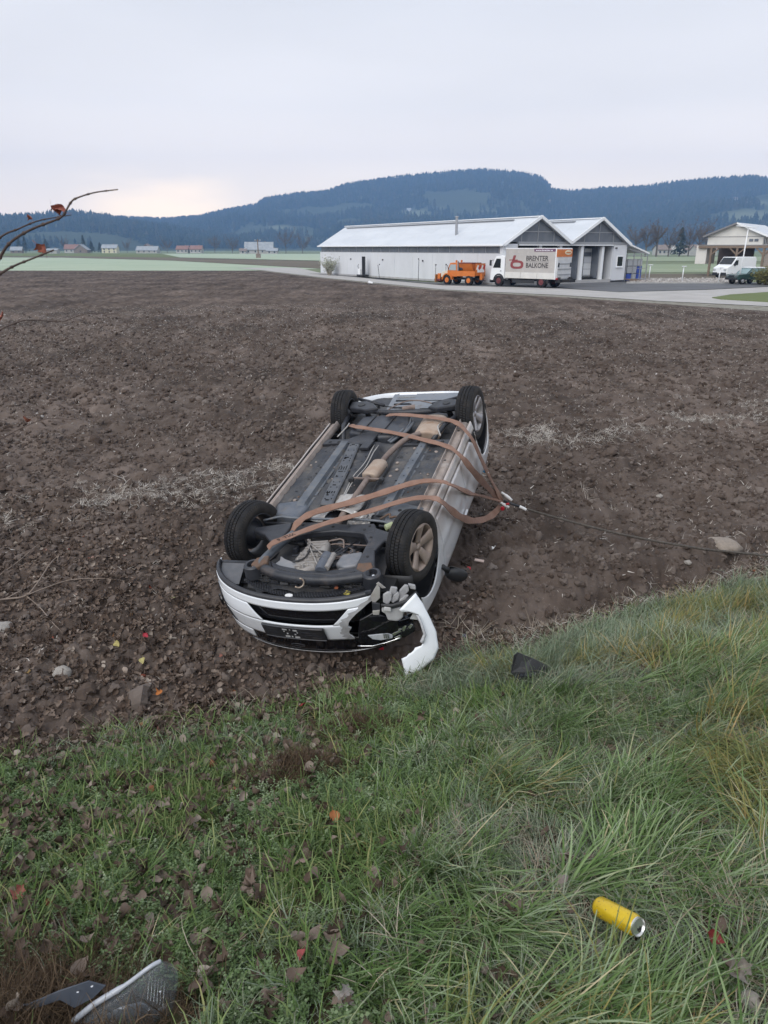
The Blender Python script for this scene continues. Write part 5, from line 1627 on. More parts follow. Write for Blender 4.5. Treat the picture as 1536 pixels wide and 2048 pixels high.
def place(name, coll, nproto, X, Y, smin, smax, label, tilt=0.25, yaw=None, lift=0.0, skew=None, follow=True, pw=1.0):
    X, Y = np.asarray(X), np.asarray(Y)
    cx_, cy_ = X - 0.77, Y - 1.75
    a_, b_ = 0.55 * cx_ - 0.83 * cy_, 0.83 * cx_ + 0.55 * cy_
    free = (a_ / 0.22) ** 2 + (b_ / 0.11) ** 2 > 1                     # pressed flat by the can
    if name not in ('long_grass', 'yellow_grass', 'loose_grass', 'grass_clump', 'leaf_litter'): free[:] = True
    if name != 'torn_roots': free &= ((X + 0.80) / 0.27) ** 2 + ((Y - 1.56) / 0.15) ** 2 > 1     # torn open where the headlamp lies
    X, Y = X[free], Y[free]
    if yaw is not None: yaw = np.asarray(yaw)[free]
    n = len(X)
    Z = ground_z(X, Y) + lift
    s = smin + (smax - smin) * G.random(n) ** pw
    rot = np.zeros((n, 3))
    rot[:, 0] = G.normal(0, tilt, n)
    rot[:, 1] = G.normal(0, tilt, n)
    rot[:, 2] = G.uniform(0, 6.283, n) if yaw is None else yaw
    if follow:
        zx, zy = ground_n(X, Y)
        c, sn = np.cos(rot[:, 2]), np.sin(rot[:, 2])
        rot[:, 0] += np.clip(-sn * zx + c * zy, -.9, .9)
        rot[:, 1] -= np.clip(c * zx + sn * zy, -.9, .9)
    scl = np.stack([s, s, s], -1)
    scatter(name, np.stack([X, Y, Z], -1), rot, scl, coll, nproto, label=label)

def wedge(n, r0, r1, half=47, pw=1.0):
    """points thrown over the part of the place in front of the camera, even per area"""
    u = G.random(n)
    r = np.sqrt(r0 * r0 + (r1 * r1 - r0 * r0) * u ** pw)
    a = np.radians(G.uniform(-half, half, n))
    return r * np.sin(a), r * np.cos(a)
def car_clear(X, Y):
    dx, dy = X - 0.05, Y - 7.0
    u_ = 0.296 * dx + 0.955 * dy
    v_ = 0.955 * dx - 0.296 * dy
    return (np.abs(u_ - .1) > 1.55) | (np.abs(v_) > 0.66)

def long_mask(X, Y):
    n = fbm(X * 1.1, Y * 1.1, 3, 90) - 0.44
    return smoothstep(-0.22, 0.22, X - 0.02 - 0.42 * np.clip(Y - 2.2, 0, 9) * (Y < 4.3) - 0.3 * (Y >= 4.3) + 0.9 * n)
def herb_mask(X, Y):
    return smoothstep(0.40, 0.52, fbm(X * 1.3, Y * 1.3, 3, 95) + 0.10 * np.exp(-((X - 0.25) / .6) ** 2 - ((Y - 3.4) / .7) ** 2))
def bare_mask(X, Y):
    b = np.exp(-(((X + 1.15) / 0.35) ** 2 + ((Y - 1.62) / 0.28) ** 2)) + np.exp(-(((X + 0.18) / 0.17) ** 2 + ((Y - 3.85) / 0.13) ** 2)) + np.exp(-(((X + 0.5) / 0.2) ** 2 + ((Y - 3.3) / 0.14) ** 2))
    return 1 - np.clip(b * 1.1, 0, 1)

# clods and pebbles on the soil
X, Y = wedge(62000, 3.6, 15, 44, 0.8)
t = bank_t(X, Y)
k = (t < 0.12) & car_clear(X, Y) & (G.random(len(X)) < 0.25 + 1.2 * (fbm(X * .9, Y * .9, 3, 50) - .25))
place('soil_clods', T_clod, 8, X[k], Y[k], 0.010, 0.055, 'crumbly brown clods of ploughed soil around the car', 0.8, pw=3.2, follow=False)
X, Y = wedge(70000, 15, 46, 34, 0.8)
k = (bank_t(X, Y) < 0) & (X < edge_x(Y) - 1) & (G.random(len(X)) < smoothstep(46, 16, np.hypot(X, Y)))
place('soil_clods', T_clod, 8, X[k], Y[k], 0.02, 0.085, 'brown clods farther out on the ploughed field', 0.8, pw=3.0, follow=False)
X, Y = wedge(5500, 3.6, 45, 42, 0.62)
k = (bank_t(X, Y) < 0.1) & (X < edge_x(Y) - 1) & car_clear(X, Y)
place('pebbles', T_peb, 5, X[k], Y[k], 0.008, 0.038, 'pale pebbles lying in the ploughed soil', 0.6, pw=2.5, lift=0.006)

# straw in rows parallel to the bank and loose bits everywhere
q_, p_ = G.uniform(-22, 26, 26000), 10.35 + G.normal(0, 0.42, 26000)
X, Y = 0.894 * q_ - 0.447 * p_, 0.447 * q_ + 0.894 * p_
k = (G.random(len(X)) < smoothstep(0.28, 0.62, fbm(X * 1.1, Y * 1.6, 3, 110))) & car_clear(X, Y)
place('straw_residue', T_straw, 6, X[k], Y[k], 0.3, 0.8, 'frosted maize straw lying in a row across the field', 0.2, lift=0.012)
X, Y = wedge(9000, 5, 36, 40, 0.75)
k = (bank_t(X, Y) < -0.2) & (G.random(len(X)) < 0.12 + smoothstep(0.5, 0.62, fbm(X * .5, Y * .7, 3, 112))) & car_clear(X, Y)
place('straw_residue', T_straw, 6, X[k], Y[k], 0.3, 0.75, 'scattered pale straw in thin patches on the soil', 0.25, lift=0.01)
X, Y = wedge(52000, 4, 48, 40, 0.72)
k = (bank_t(X, Y) < 0.1) & (X < edge_x(Y) - .5) & car_clear(X, Y)
place('straw_flecks', T_bit, 5, X[k], Y[k], 0.5, 1.4, 'small pale flecks of straw on the brown soil', 0.3, lift=0.008)

X, Y = wedge(30000, 11, 75, 36, 0.7)
p2 = 0.835 * X + 0.55 * Y
k = (np.abs(np.mod(p2 + .5 * (vnoise(Y * .2, X * .1, 3) - .5), 3.1) - 1.55) < 0.28) & (X < edge_x(Y) - 1) & (-0.447 * X + 0.894 * Y > 11.5) & (G.random(len(X)) < smoothstep(.40, .6, fbm(X * .25, Y * .25, 3, 160)))
place('straw_flecks', T_bit, 5, X[k], Y[k], 0.8, 1.9, 'pale straw flecks in faint rows across the far field', 0.3, lift=0.012)
X, Y = wedge(2600, 4.2, 24, 40, 0.75)
k = (bank_t(X, Y) < -0.1) & car_clear(X, Y)
place('soil_clods', T_clod, 8, X[k], Y[k], 0.04, 0.10, 'larger lumps of turned soil on the field', 0.5, pw=2.5, follow=False, lift=-0.015)

# leaf litter: thick on the soil at the left, thinner over the bank
X, Y = wedge(85000, 2.6, 11, 47, 0.9)
t = bank_t(X, Y)
lw = smoothstep(-0.2, -2.0, X + 0.35 * (Y - 5)) * smoothstep(11, 6.5, Y) + 0.75 * np.exp(-((t + .25) / .6) ** 2) * (X < 1.1) + 0.20 * np.exp(-((t - .1) / .3) ** 2)
k = (t < 0.75) & car_clear(X, Y) & (G.random(len(X)) < np.clip(lw * (0.45 + 1.5 * (fbm(X, Y, 3, 120) - .3)), 0, 1) * .85)
place('leaf_litter', T_leaf, 16, X[k], Y[k], 0.55, 1.15, 'brown dead leaves covering the soil at the left', 0.45, lift=0.012)
X, Y = wedge(16000, 0.9, 6.5, 48)
t = bank_t(X, Y)
k = (t > 0.2) & (G.random(len(X)) < np.clip((0.10 + 0.78 * smoothstep(0.2, -1.2, X) * smoothstep(0.8, 2.2, Y)) * (0.5 + 2 * (fbm(X * 1.5, Y * 1.5, 3, 122) - .33)), 0.03, 1))
place('leaf_litter', T_leaf, 16, X[k], Y[k], 0.6, 1.2, 'brown dead leaves caught in the grass of the bank', 0.65, lift=0.06)

# grass and herbs of the bank
# clumps: every clump leans its own way
CX, CY = wedge(2100, 0.5, 8.5, 50, 0.8)
CYAW = -0.75 + 4.0 * (fbm(CX * .8, CY * .8, 2, 130) - .38) + G.normal(0, 0.55, len(CX)) + 0.3 * (CX > 1.6)
ci = G.integers(0, len(CX), 30000)
rad_ = 0.13 * np.sqrt(G.random(30000)) * (0.8 + 0.06 * np.hypot(CX, CY)[ci])
qa = G.uniform(0, 6.283, 30000)
X, Y, YW = CX[ci] + rad_ * np.cos(qa), CY[ci] + rad_ * np.sin(qa), CYAW[ci]
t = bank_t(X, Y)
lm = long_mask(X, Y)
k = (t > 0.15) & (G.random(len(X)) < lm * smoothstep(0.1, 0.8, t))
Xl, Yl = X[k], Y[k]
tl = t[k]
yaw = YW[k] + G.normal(0, 0.22, len(Xl))
golden = smoothstep(0.47, 0.62, fbm(Xl * 1.4, Yl * 1.4, 3, 133) + 0.08 * (Xl > 1.3))
far = tl < 1.5
g_ = G.random(len(Xl)) < golden * 0.5 * (0.25 + 0.75 * smoothstep(1.7, 2.4, Yl))
place('long_grass', T_long, 9, Xl[~g_ & ~far], Yl[~g_ & ~far], 0.6, 1.15, 'long green grass lying over on the bank at the right', 0.16, yaw[~g_ & ~far])
place('yellow_grass', T_gold, 5, Xl[g_], Yl[g_], 0.55, 1.1, 'yellowing clumps among the long grass', 0.16, yaw[g_] + .2)
place('frosted_grass', T_frost, 6, Xl[~g_ & far], Yl[~g_ & far], 0.7, 1.4, 'pale frosted grass along the foot of the bank', 0.2, yaw[~g_ & far])
X, Y = wedge(36000, 0.55, 8, 50, 0.85)
t = bank_t(X, Y)
k = (t > 0.12) & (G.random(len(X)) < (1 - 0.75 * long_mask(X, Y)) * bare_mask(X, Y) * smoothstep(0.05, 0.7, t) * (0.35 + .65 * smoothstep(.36, .5, fbm(X * 2, Y * 2, 3, 140))))
place('short_grass', T_short, 6, X[k], Y[k], 0.7, 1.5, 'short grass of the bank among fallen leaves', 0.35)
X, Y = wedge(46000, 0.55, 7, 50, 0.9)
t = bank_t(X, Y)
k = (t > 0.25) & (G.random(len(X)) < (1 - long_mask(X, Y)) * (0.04 + .55 * herb_mask(X, Y)) * bare_mask(X, Y) * smoothstep(0.1, 0.8, t))
place('ground_cover', T_herb, 6, X[k], Y[k], 0.7, 1.35, 'low frosted chickweed spreading between the leaves', 0.3, lift=0.008)
X, Y = wedge(9000, 1.0, 9, 48)
t = bank_t(X, Y)
k = (G.random(len(X)) < np.exp(-((t - 0.12) / .3) ** 2) * (.2 + .5 * (X > .5)) + .03 * (t > 0)) & (t > -.5) & (car_clear(X, Y))
place('dry_grass', T_dead, 4, X[k], Y[k], 0.6, 1.3, 'dry straw-coloured grass along the edge of the field', 0.3, lift=0.005)
X, Y = wedge(60000, 1.0, 5, 48)
k = G.random(len(X)) < (1 - bare_mask(X, Y)) * .5
place('torn_roots', T_root, 3, X[k], Y[k], 0.7, 1.5, 'torn brown sods with hanging root fibres', 0.5)
# single full clumps
def clump(x, y, n, rad, coll, np_, s0, s1, name, label, fan=3.14, yaw0=0.0):
    q, rr = G.uniform(0, 6.283, n), rad * np.sqrt(G.random(n))
    place(name, coll, np_, x + rr * np.cos(q), y + rr * np.sin(q), s0, s1, label, 0.12, yaw0 + G.uniform(-fan, fan, n))
clump(0.92, 4.62, 70, 0.20, T_gold, 5, 0.6, 1.0, 'grass_clump', 'bright green tussock beside the black plastic fragment')
clump(2.0, 4.6, 110, 0.38, T_gold, 5, 0.6, 1.05, 'grass_clump', 'yellowish tussocks at the right edge of the bank')
clump(1.75, 2.6, 100, 0.30, T_gold, 5, 0.6, 1.0, 'grass_clump', 'golden tussock leaning left at the right edge', 0.5, 3.0)
clump(-0.78, 1.95, 45, 0.14, T_long, 9, 0.5, 0.75, 'grass_clump', 'fresh green tuft among leaves above the broken headlamp', 0.9, -0.3)
clump(0.22, 5.0, 14, 0.06, T_short, 6, 1.2, 2.0, 'grass_clump', 'small bright grass tuft under the torn bumper corner')

X, Y = wedge(60000, 4.5, 11, 46)
t = bank_t(X, Y)
k = (X > 0.8) & (G.random(len(X)) < np.exp(-((t + .02) / .26) ** 2) * .8) & car_clear(X, Y)
place('frosted_litter', T_leaf, 16, X[k], Y[k], 0.5, 1.1, 'pale dead leaves and stalks along the top of the furrow', 0.6, lift=0.02)
X, Y = wedge(40000, 4.5, 11, 46)
t = bank_t(X, Y)
k = (X > 0.8) & (G.random(len(X)) < np.exp(-((t + .02) / .24) ** 2) * .6) & car_clear(X, Y)
place('frosted_litter', T_straw, 6, X[k], Y[k], 0.3, 0.8, 'frosted stalks along the top of the furrow at the right', 0.4, lift=0.015)

X, Y = wedge(5200, 0.6, 7, 50, 0.85)
t = bank_t(X, Y)
k = (t > 0.3) & (G.random(len(X)) < (1 - 0.8 * long_mask(X, Y)) * bare_mask(X, Y) * smoothstep(0.40, 0.56, fbm(X * 1.9, Y * 1.9, 3, 150)))
place('loose_grass', T_long, 9, X[k], Y[k], 0.3, 0.75, 'loose grass tufts scattered through the ground cover at the left', 0.35)

X, Y = wedge(7000, 0.6, 7, 50, 0.85)
t = bank_t(X, Y)
k = (t > 0.25) & (G.random(len(X)) < (1 - 0.7 * long_mask(X, Y)) * bare_mask(X, Y) * smoothstep(0.42, 0.58, fbm(X * 1.3, Y * 1.3, 3, 170)))
place('frosted_grass', T_frost, 6, X[k], Y[k], 0.45, 0.85, 'frost tinged grass in patches over the middle of the bank', 0.35)

X, Y = wedge(15000, 0.55, 6, 50, 0.85)
t = bank_t(X, Y)
k = (t > 0.4) & (G.random(len(X)) < long_mask(X, Y))
place('flattened_grass', T_frost, 6, X[k], Y[k], 0.45, 0.8, 'flattened frosted grass matted under the longer blades at the right', 0.5)
X, Y = wedge(9000, 0.55, 6, 50, 0.85)
t = bank_t(X, Y)
k = (t > 0.4) & (G.random(len(X)) < long_mask(X, Y))
place('matted_grass', T_dead, 4, X[k], Y[k], 0.6, 1.0, 'dead matted grass under the longer blades at the right', 0.4)
# ------------------------------------------------------------------ warehouse
M_wall = mk('white wall panel', (0.66, 0.68, 0.71), (0.60, 0.62, 0.65), scale=0.6, rough=0.75, c3=(0.60, 0.60, 0.60), s3=1.2, f3=(0.62, 0.9), stretch=(1, 1, 0.3))
M_roof = mk('pale sheet roof', (0.60, 0.63, 0.67), (0.53, 0.56, 0.60), scale=0.8, rough=0.6, stretch=(1, 0.2, 1))
M_frame = mk('white metal trim', (0.78, 0.80, 0.82), rough=0.5)
M_glz = mk('dark grey glazing', (0.10, 0.115, 0.14), (0.15, 0.165, 0.19), scale=0.7, rough=0.25, spec=0.6)
M_alug = mk('grey aluminium bar', (0.32, 0.33, 0.35), rough=0.5, metal=.3)
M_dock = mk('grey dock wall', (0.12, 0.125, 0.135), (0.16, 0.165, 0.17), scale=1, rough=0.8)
M_conc = mk('weathered concrete', (0.36, 0.36, 0.36), (0.44, 0.44, 0.44), scale=1.5, rough=0.9)
M_tim = mk('brown timber', (0.17, 0.125, 0.095), (0.22, 0.17, 0.13), scale=3, rough=0.85, stretch=(1, 1, 6))
M_orange = mk('orange truck paint', (0.62, 0.18, 0.035), (0.52, 0.15, 0.03), scale=2, rough=0.45)
M_cream = mk('grubby cream tarp', (0.46, 0.44, 0.42), (0.40, 0.38, 0.365), scale=0.8, rough=0.75, c3=(0.52, 0.50, 0.48), s3=2.5, f3=(0.55, 0.8))

wh = thing('warehouse', 'long white warehouse with two glazed gables and a pale sheet roof', 'warehouse', (11.2, 72.0, 0.0), math.atan2(0.514, 0.857))
# local axes: x along the front to the right, y back along the long wall
LEN, W, EAVE, RIDGE, BAY = 38.6, 16.45, 3.82, 6.14, 4.1
def rbox(name, c, s, mat, par=None, bevel=0.0):
    return MB().box(c, s).build(name, mat, par or wh, bevel=bevel)
def cyl_h(c, r, w, n=16, ax='x'):
    R_ = Matrix.Identity(4) if ax == 'x' else Matrix.Rotation(math.pi / 2, 4, 'Z' if ax == 'y' else 'Y')
    return MB().lathe([(-w / 2, 0), (-w / 2, r * .92), (-w / 2 + .02, r), (w / 2 - .02, r), (w / 2, r * .92), (w / 2, 0)], n, Matrix.Translation(c) @ R_)
rbox('plinth', (0.0, LEN / 2, 0.10), (0.16, LEN, 0.2), M_conc)
for k in range(10):
    y0 = 0.06 + k * LEN / 10
    rbox('wall_panel', (0, y0 + LEN / 20 - .03, 1.52), (0.12, LEN / 10 - .025, 2.66), M_wall, bevel=.01)
rb = rbox('window_band', (0.06, LEN / 2 + .2, 3.26), (0.08, LEN - 1.0, 0.74), M_glz)
for k in range(20):
    rbox('mullion', (0.01, 0.7 + k * (LEN - 1.0) / 19, 3.26), (0.05, 0.06, 0.74), M_alug, rb)
for z in (2.88, 3.65):
    rbox('window_rail', (0.0, LEN / 2 + .2, z), (0.08, LEN - 1.0, 0.06), M_alug, rb)
rbox('corner_panel', (0.0, 0.26, 1.9), (0.14, 0.5, 3.6), M_wall)
# roof: two ridges running back
for b in range(2):
    x0 = b * 2 * BAY
    for sgn in (0, 1):
        xa, xb, za, zb = (x0, x0 + BAY, EAVE, RIDGE) if sgn == 0 else (x0 + BAY, x0 + 2 * BAY, RIDGE, EAVE)
        if b == 0 and sgn == 0: xa, za = -0.30, EAVE - 0.17
        if b == 1 and sgn == 1: xb, zb = xb + 0.30, EAVE - 0.17
        n_ = 13
        for k in range(n_):
            y0, y1 = -0.35 + k * (LEN + .5) / n_, -0.35 + (k + 1) * (LEN + .5) / n_ - 0.02
            lift = 0.0
            MB().add([(xa, y0, za), (xb, y0, zb), (xb, y1, zb), (xa, y1, za), (xa, y0, za - .1), (xb, y0, zb - .1), (xb, y1, zb - .1), (xa, y1, za - .1)],
                     [(0, 1, 2, 3), (7, 6, 5, 4), (0, 4, 5, 1), (1, 5, 6, 2), (2, 6, 7, 3), (3, 7, 4, 0)]).build('roof_sheet', M_roof, wh)
    rbox('ridge_cap', (x0 + BAY, LEN / 2, RIDGE + 0.03), (0.42, LEN + .6, 0.10), M_frame, bevel=.03)
    rbox('ridge_vent', (x0 + BAY - 0.55, LEN / 2 + 1, RIDGE - 0.20), (0.20, LEN - 4, 0.09), M_alug)
    # barge boards of the gable
    for (xa, za, xb, zb) in ((x0 - .3 * (b == 0), EAVE - .17 * (b == 0), x0 + BAY, RIDGE), (x0 + BAY, RIDGE, x0 + 2 * BAY + .3 * (b == 1), EAVE - .17 * (b == 1))):
        MB().bar((xa, -0.38, za + .0), (xb, -0.38, zb + .0), 0.10, 0.28, up=(0, 0, 1)).build('barge_board', M_frame, wh)
    gpane = MB().prism([(x0 + 0.35, EAVE + .06), (x0 + 2 * BAY - 0.35, EAVE + .06), (x0 + BAY, RIDGE - 0.18)], 0.02, 0.06, Matrix(((1, 0, 0, 0), (0, 0, 1, 0), (0, 1, 0, 0), (0, 0, 0, 1)))).build('gable_glazing', M_glz, wh)
    for dx in (-2.05, -0.0, 2.05):
        zt = RIDGE - .2 - abs(dx) * (RIDGE - EAVE) / BAY
        rbox('glazing_bar', (x0 + BAY + dx, 0.0, (zt + EAVE) / 2), (0.07, 0.06, zt - EAVE), M_alug, gpane)
    rbox('glazing_bar', (x0 + BAY, 0.0, EAVE + 1.0), (4.2, 0.06, 0.07), M_alug, gpane)
rbox('gutter', (-0.36, LEN / 2, EAVE - 0.24), (0.16, LEN + .4, 0.16), M_frame, bevel=.04)
rbox('gutter', (W + 0.36, LEN / 2, EAVE - 0.24), (0.16, LEN + .4, 0.16), M_frame, bevel=.04)
fl = MB().tube([(1.5, 9.6, 4.3), (1.5, 9.6, 6.35)], 0.14, 12).build('flue_pipe', M_alug, wh, auto=40)
MB().lathe([(0, .0), (0, .22), (.06, .2), (.12, .0)], 12, Matrix.Translation((1.5, 9.6, 6.36)) @ Matrix.Rotation(-math.pi / 2, 4, 'Y')).build('rain_cap', M_alug, fl)
# front: left wall, beam, recessed docks, right pier
rbox('front_panel', (0.85, 0.0, 1.87), (1.55, 0.14, 3.7), M_wall)
rbox('front_beam', (W / 2 + .8, -0.02, 3.80), (W - 1.6, 0.24, 0.22), M_alug)
rbox('canopy_edge', (8.0, -0.16, 3.62), (12.6, 0.10, 0.10), M_frame)
rbox('right_pier', (15.45, 0.0, 1.98), (1.95, 0.16, 3.6), M_wall)
wf = rbox('window', (15.5, -0.10, 2.05), (0.92, 0.06, 1.12), M_frame)
rbox('pane', (15.5, -0.14, 2.05), (0.72, 0.03, 0.92), M_glassd, wf)
rbox('sill', (15.5, -0.16, 1.47), (1.0, 0.12, 0.06), M_frame, wf)
rbox('lamp', (14.8, -0.14, 3.35), (0.2, 0.14, 0.12), M_black)
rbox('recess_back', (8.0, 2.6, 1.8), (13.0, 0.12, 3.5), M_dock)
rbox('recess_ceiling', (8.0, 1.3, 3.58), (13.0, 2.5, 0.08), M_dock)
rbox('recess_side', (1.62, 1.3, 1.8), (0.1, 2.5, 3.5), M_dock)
rbox('recess_side', (14.45, 1.3, 1.8), (0.1, 2.5, 3.5), M_wall)
rbox('loading_ramp', (8.0, 1.2, 0.15), (12.8, 2.6, 0.3), M_conc)
for x in (3.3, 5.9, 8.7, 11.7):
    d = rbox('dock_door', (x, 1.2, 1.85), (1.9, 0.10, 2.9), mk('dock door panel', (0.48, 0.50, 0.52), (0.42, 0.44, 0.46), scale=1, rough=.6) if x < 4 else bpy.data.materials['dock door panel'])
    for z in (1.0, 1.6, 2.2):
        rbox('door_panel', (x, 1.13, z), (1.84, 0.05, 0.55), M_frame if z < 1.9 else M_wall, d, bevel=.015)
    rbox('door_window', (x, 1.12, 2.75), (1.7, 0.05, 0.4), M_glz, d)
    rbox('dock_leveller', (x, 0.9, 0.55), (1.7, 0.6, 0.10), M_black, d)
for x in (4.6, 7.25, 10.2, 13.1):
    rbox('dock_pillar', (x, 0.25, 1.85), (0.34, 0.4, 3.6), M_frame)
    rbox('dock_seal', (x + .4, 0.7, 1.9), (0.16, 0.9, 3.0), M_black)
    rbox('dock_seal', (x - .4, 0.7, 1.9), (0.12, 0.9, 3.0), M_glz)
# lean-to with wire cage at the right
lt = MB().add([(W + .35, 0.2, 3.75), (W + 3.6, 0.2, 2.85), (W + 3.6, 9, 2.85), (W + .35, 9, 3.75)], [(0, 1, 2, 3)]).build('lean_to_roof', M_frame, wh, solid=.06)
MB().bar((W + .2, 0.1, 3.80), (W + 3.7, 0.1, 2.80), 0.08, 0.14).build('rafter', M_frame, wh)
MB().bar((W + .4, 0.1, 3.25), (W + 3.3, 0.1, 2.75), 0.06, 0.06).build('tie_bar', M_alug, wh)
rbox('cage_back', (W + 1.9, 9.0, 1.4), (3.4, 0.08, 2.7), mk('hazy plastic sheet', (0.35, 0.38, 0.40), (0.42, 0.44, 0.45), scale=1, rough=.6))
for x in (W + .3, W + 1.4, W + 2.5, W + 3.5):
    rbox('cage_post', (x, 0.1, 1.4), (0.07, 0.07, 2.8), M_alug)
for z in (0.25, 1.3, 2.62):
    rbox('cage_rail', (W + 1.9, 0.1, z), (3.3, 0.05, 0.05), M_alug)
for k in range(5):
    rbox('step', (W + .5 + .1 * k, -0.5 - .28 * k, 0.28 - .055 * k), (1.6, 0.28, 0.06), M_tim)
def wpos(x, y, z=0.0):
    return wh.matrix_basis @ Vector((x, y, z)) if False else Vector((11.2 + 0.857 * x - 0.514 * y, 72.0 + 0.514 * x + 0.857 * y, z))
RZW = math.atan2(0.514, 0.857)
# blue and grey crates in the cage
M_blue = mk('blue crate plastic', (0.03, 0.07, 0.36), (0.04, 0.09, 0.42), scale=3, rough=.5)
M_gcr = mk('grey crate plastic', (0.40, 0.42, 0.44), rough=.6)
M_navy = mk('navy crate plastic', (0.03, 0.045, 0.10), rough=.5)
crates = [(0.65, 0, M_navy, 'navy blue crate at the left end of the bottom row in the wire cage'), (1.45, 0, M_blue, 'bright blue crate on the ground, second in the cage bottom row'), (2.2, 0, M_gcr, 'grey crate on the ground between two blue crates in the cage'), (3.0, 0, M_blue, 'bright blue crate on the ground at the right end of the cage'),
          (1.45, 1, M_gcr, 'grey crate stacked on the second crate of the cage bottom row'), (2.2, 1, M_gcr, 'grey crate stacked on the grey bottom crate in the cage'), (3.0, 1, M_blue, 'bright blue crate stacked at the right end of the cage'),
          (1.45, 2, M_gcr, 'grey crate topping the left stack in the cage'), (2.2, 2, M_gcr, 'grey crate topping the middle stack in the cage'), (3.0, 2, M_gcr, 'grey crate topping the blue stack at the right end')]
for x, lv, m, lab in crates:
    c = thing('crate', lab, 'crate', wpos(W + x - .1, 0.9, 0.05 + lv * 0.74), RZW, 'crates stacked in the wire cage beside the warehouse')
    MB().box((0, 0, 0.36), (0.70, 0.8, 0.66)).build('crate_body', m, c, bevel=.02)
    MB().box((0, 0, 0.68), (0.74, 0.84, 0.06)).build('rim', m, c)
    for sx in (-.28, .28): MB().box((sx, 0, 0.02), (0.1, 0.8, 0.05)).build('skid', M_black, c)

# things along the long wall
def wallpt(b, off=0.0): return wpos(-off, b)
pl = thing('pallet_stacker', 'black and white pallet stacker parked against the long white wall', 'stacker', wallpt(25.1, 0.9), RZW)
for y in (-.22, .22): MB().box((0, y, 1.25), (0.16, 0.14, 2.3)).build('mast_rail', M_black, pl)
MB().box((0.05, 0, 1.3), (0.05, 0.34, 2.1)).build('mast_screen', M_dgrey, pl)
MB().box((-0.15, 0.55, 0.62), (0.5, 0.55, 0.75)).build('motor_housing', M_frame, pl, bevel=.06)
MB().box((-0.1, 0.1, 0.20), (0.9, 1.5, 0.25)).build('chassis', M_black, pl, bevel=.04)
for y in (-.5, .1): MB().box((-0.5, y, 0.12), (0.5, 0.2, 0.1)).build('fork', M_black, pl)
MB().tube([(-0.2, 0.9, 0.9), (-0.2, 1.1, 1.3), (-0.2, 0.9, 1.5)], 0.03, 6).build('handle', M_dgrey, pl)
for bb, hgt, lab in ((21.5, 1.5, 'thin leaning snow pole by the wall, nearest the pallet stacker'), (13.2, 2.2, 'thin upright snow pole standing midway along the white wall'), (5.6, 1.9, 'thin snow pole just in front of the orange gritter')):
    p = thing('snow_pole', lab, 'pole', wallpt(bb, 0.8), 0, 'thin snow poles along the warehouse wall')
    MB().tube([(0, 0, 0), (0.04 if bb != 21.5 else -.18, 0, hgt)], 0.03, 6).build('pole', M_dgrey, p)
    MB().box((0.0, 0, hgt + .04), (0.1, 0.1, 0.14)).build('reflector', M_black, p)
for bb in (29.8, 21.9, 13.4, 6.2):
    rbox('wall_lamp', (-0.12, bb, 2.05 if bb > 7 else 1.9), (0.12, 0.12, 0.16), M_black)

def shrub(name, label, cat, loc, rad, hgt, n, mat_l, mat_s, leaves=900, ls=0.12, group=None):
    """bush of branching stems with small leaf faces spread through it"""
    r = random.Random(int(abs(loc[0]) * 10 + n))
    root = thing(name, label, cat, loc, group=group)
    st_, lv = MB(), MB()
    tips = []
    for k in range(n):
        q, e = r.uniform(0, 6.28), r.uniform(0.0, 0.75)
        tip = Vector((math.cos(q) * math.sin(e) * rad * 1.4, math.sin(q) * math.sin(e) * rad * 1.4, hgt * r.uniform(.6, 1.0) * math.cos(e * .6)))
        mid = tip * .5 + Vector((r.uniform(-.1, .1), r.uniform(-.1, .1), 0.05)) * rad
        P = crom([(0.1 * rad * math.cos(q), 0.1 * rad * math.sin(q), 0), mid, tip], 3)
        st_.tube(P, [0.035 * hgt / 2 * (1 - .8 * i / (len(P) - 1)) for i in range(len(P))], 5)
        tips += P[2:]
        for j in range(3):
            b0 = P[r.randint(2, len(P) - 2)]
            t2 = b0 + Vector((r.uniform(-1, 1), r.uniform(-1, 1), r.uniform(.2, 1.2))) * rad * .35
            st_.tube([b0, t2], [0.014 * hgt / 2, 0.004], 4)
            tips += [t2, b0.lerp(t2, .5)]
    st_.build('stems', mat_s, root)
    for k in range(leaves):
        c = r.choice(tips) + Vector((r.gauss(0, 1), r.gauss(0, 1), r.gauss(0, 1))) * rad * .11
        u = Vector((r.gauss(0, 1), r.gauss(0, 1), r.gauss(0, 1))).normalized()
        v = u.orthogonal().normalized()
        s = ls * r.uniform(.5, 1.3)
        lv.add([c - u * s, c + v * s * .5, c + u * s, c - v * s * .5], [(0, 1, 2, 3)])
    o = lv.build('foliage', mat_l, root)
    return root
M_palebush = mk('pale bush leaves', (0.30, 0.33, 0.24), (0.40, 0.41, 0.34), scale=2, rough=1)
M_olbush = mk('olive bush leaves', (0.10, 0.11, 0.035), (0.15, 0.135, 0.05), scale=2, rough=1)
M_bark = mk('grey bark', (0.10, 0.085, 0.07), (0.15, 0.13, 0.11), scale=4, rough=1)
shrub('shrub', 'pale leafless-looking shrub against the left end of the white warehouse wall', 'shrub', wallpt(33.6, 1.3), 1.5, 2.1, 34, M_palebush, mk('pale twigs', (0.35, 0.32, 0.27), rough=1), 900, .10)
shrub('shrub', 'low olive brown bush at the right edge beside the green car', 'shrub', (36.6, 72.6, 0.02), 1.6, 1.35, 40, M_olbush, M_bark, 2600, .10)
shrub('shrub', 'taller yellow green bush behind the low bush at the right edge', 'shrub', (38.6, 73.6, 0.02), 1.5, 1.9, 34, M_olbush, M_bark, 1800, .10)

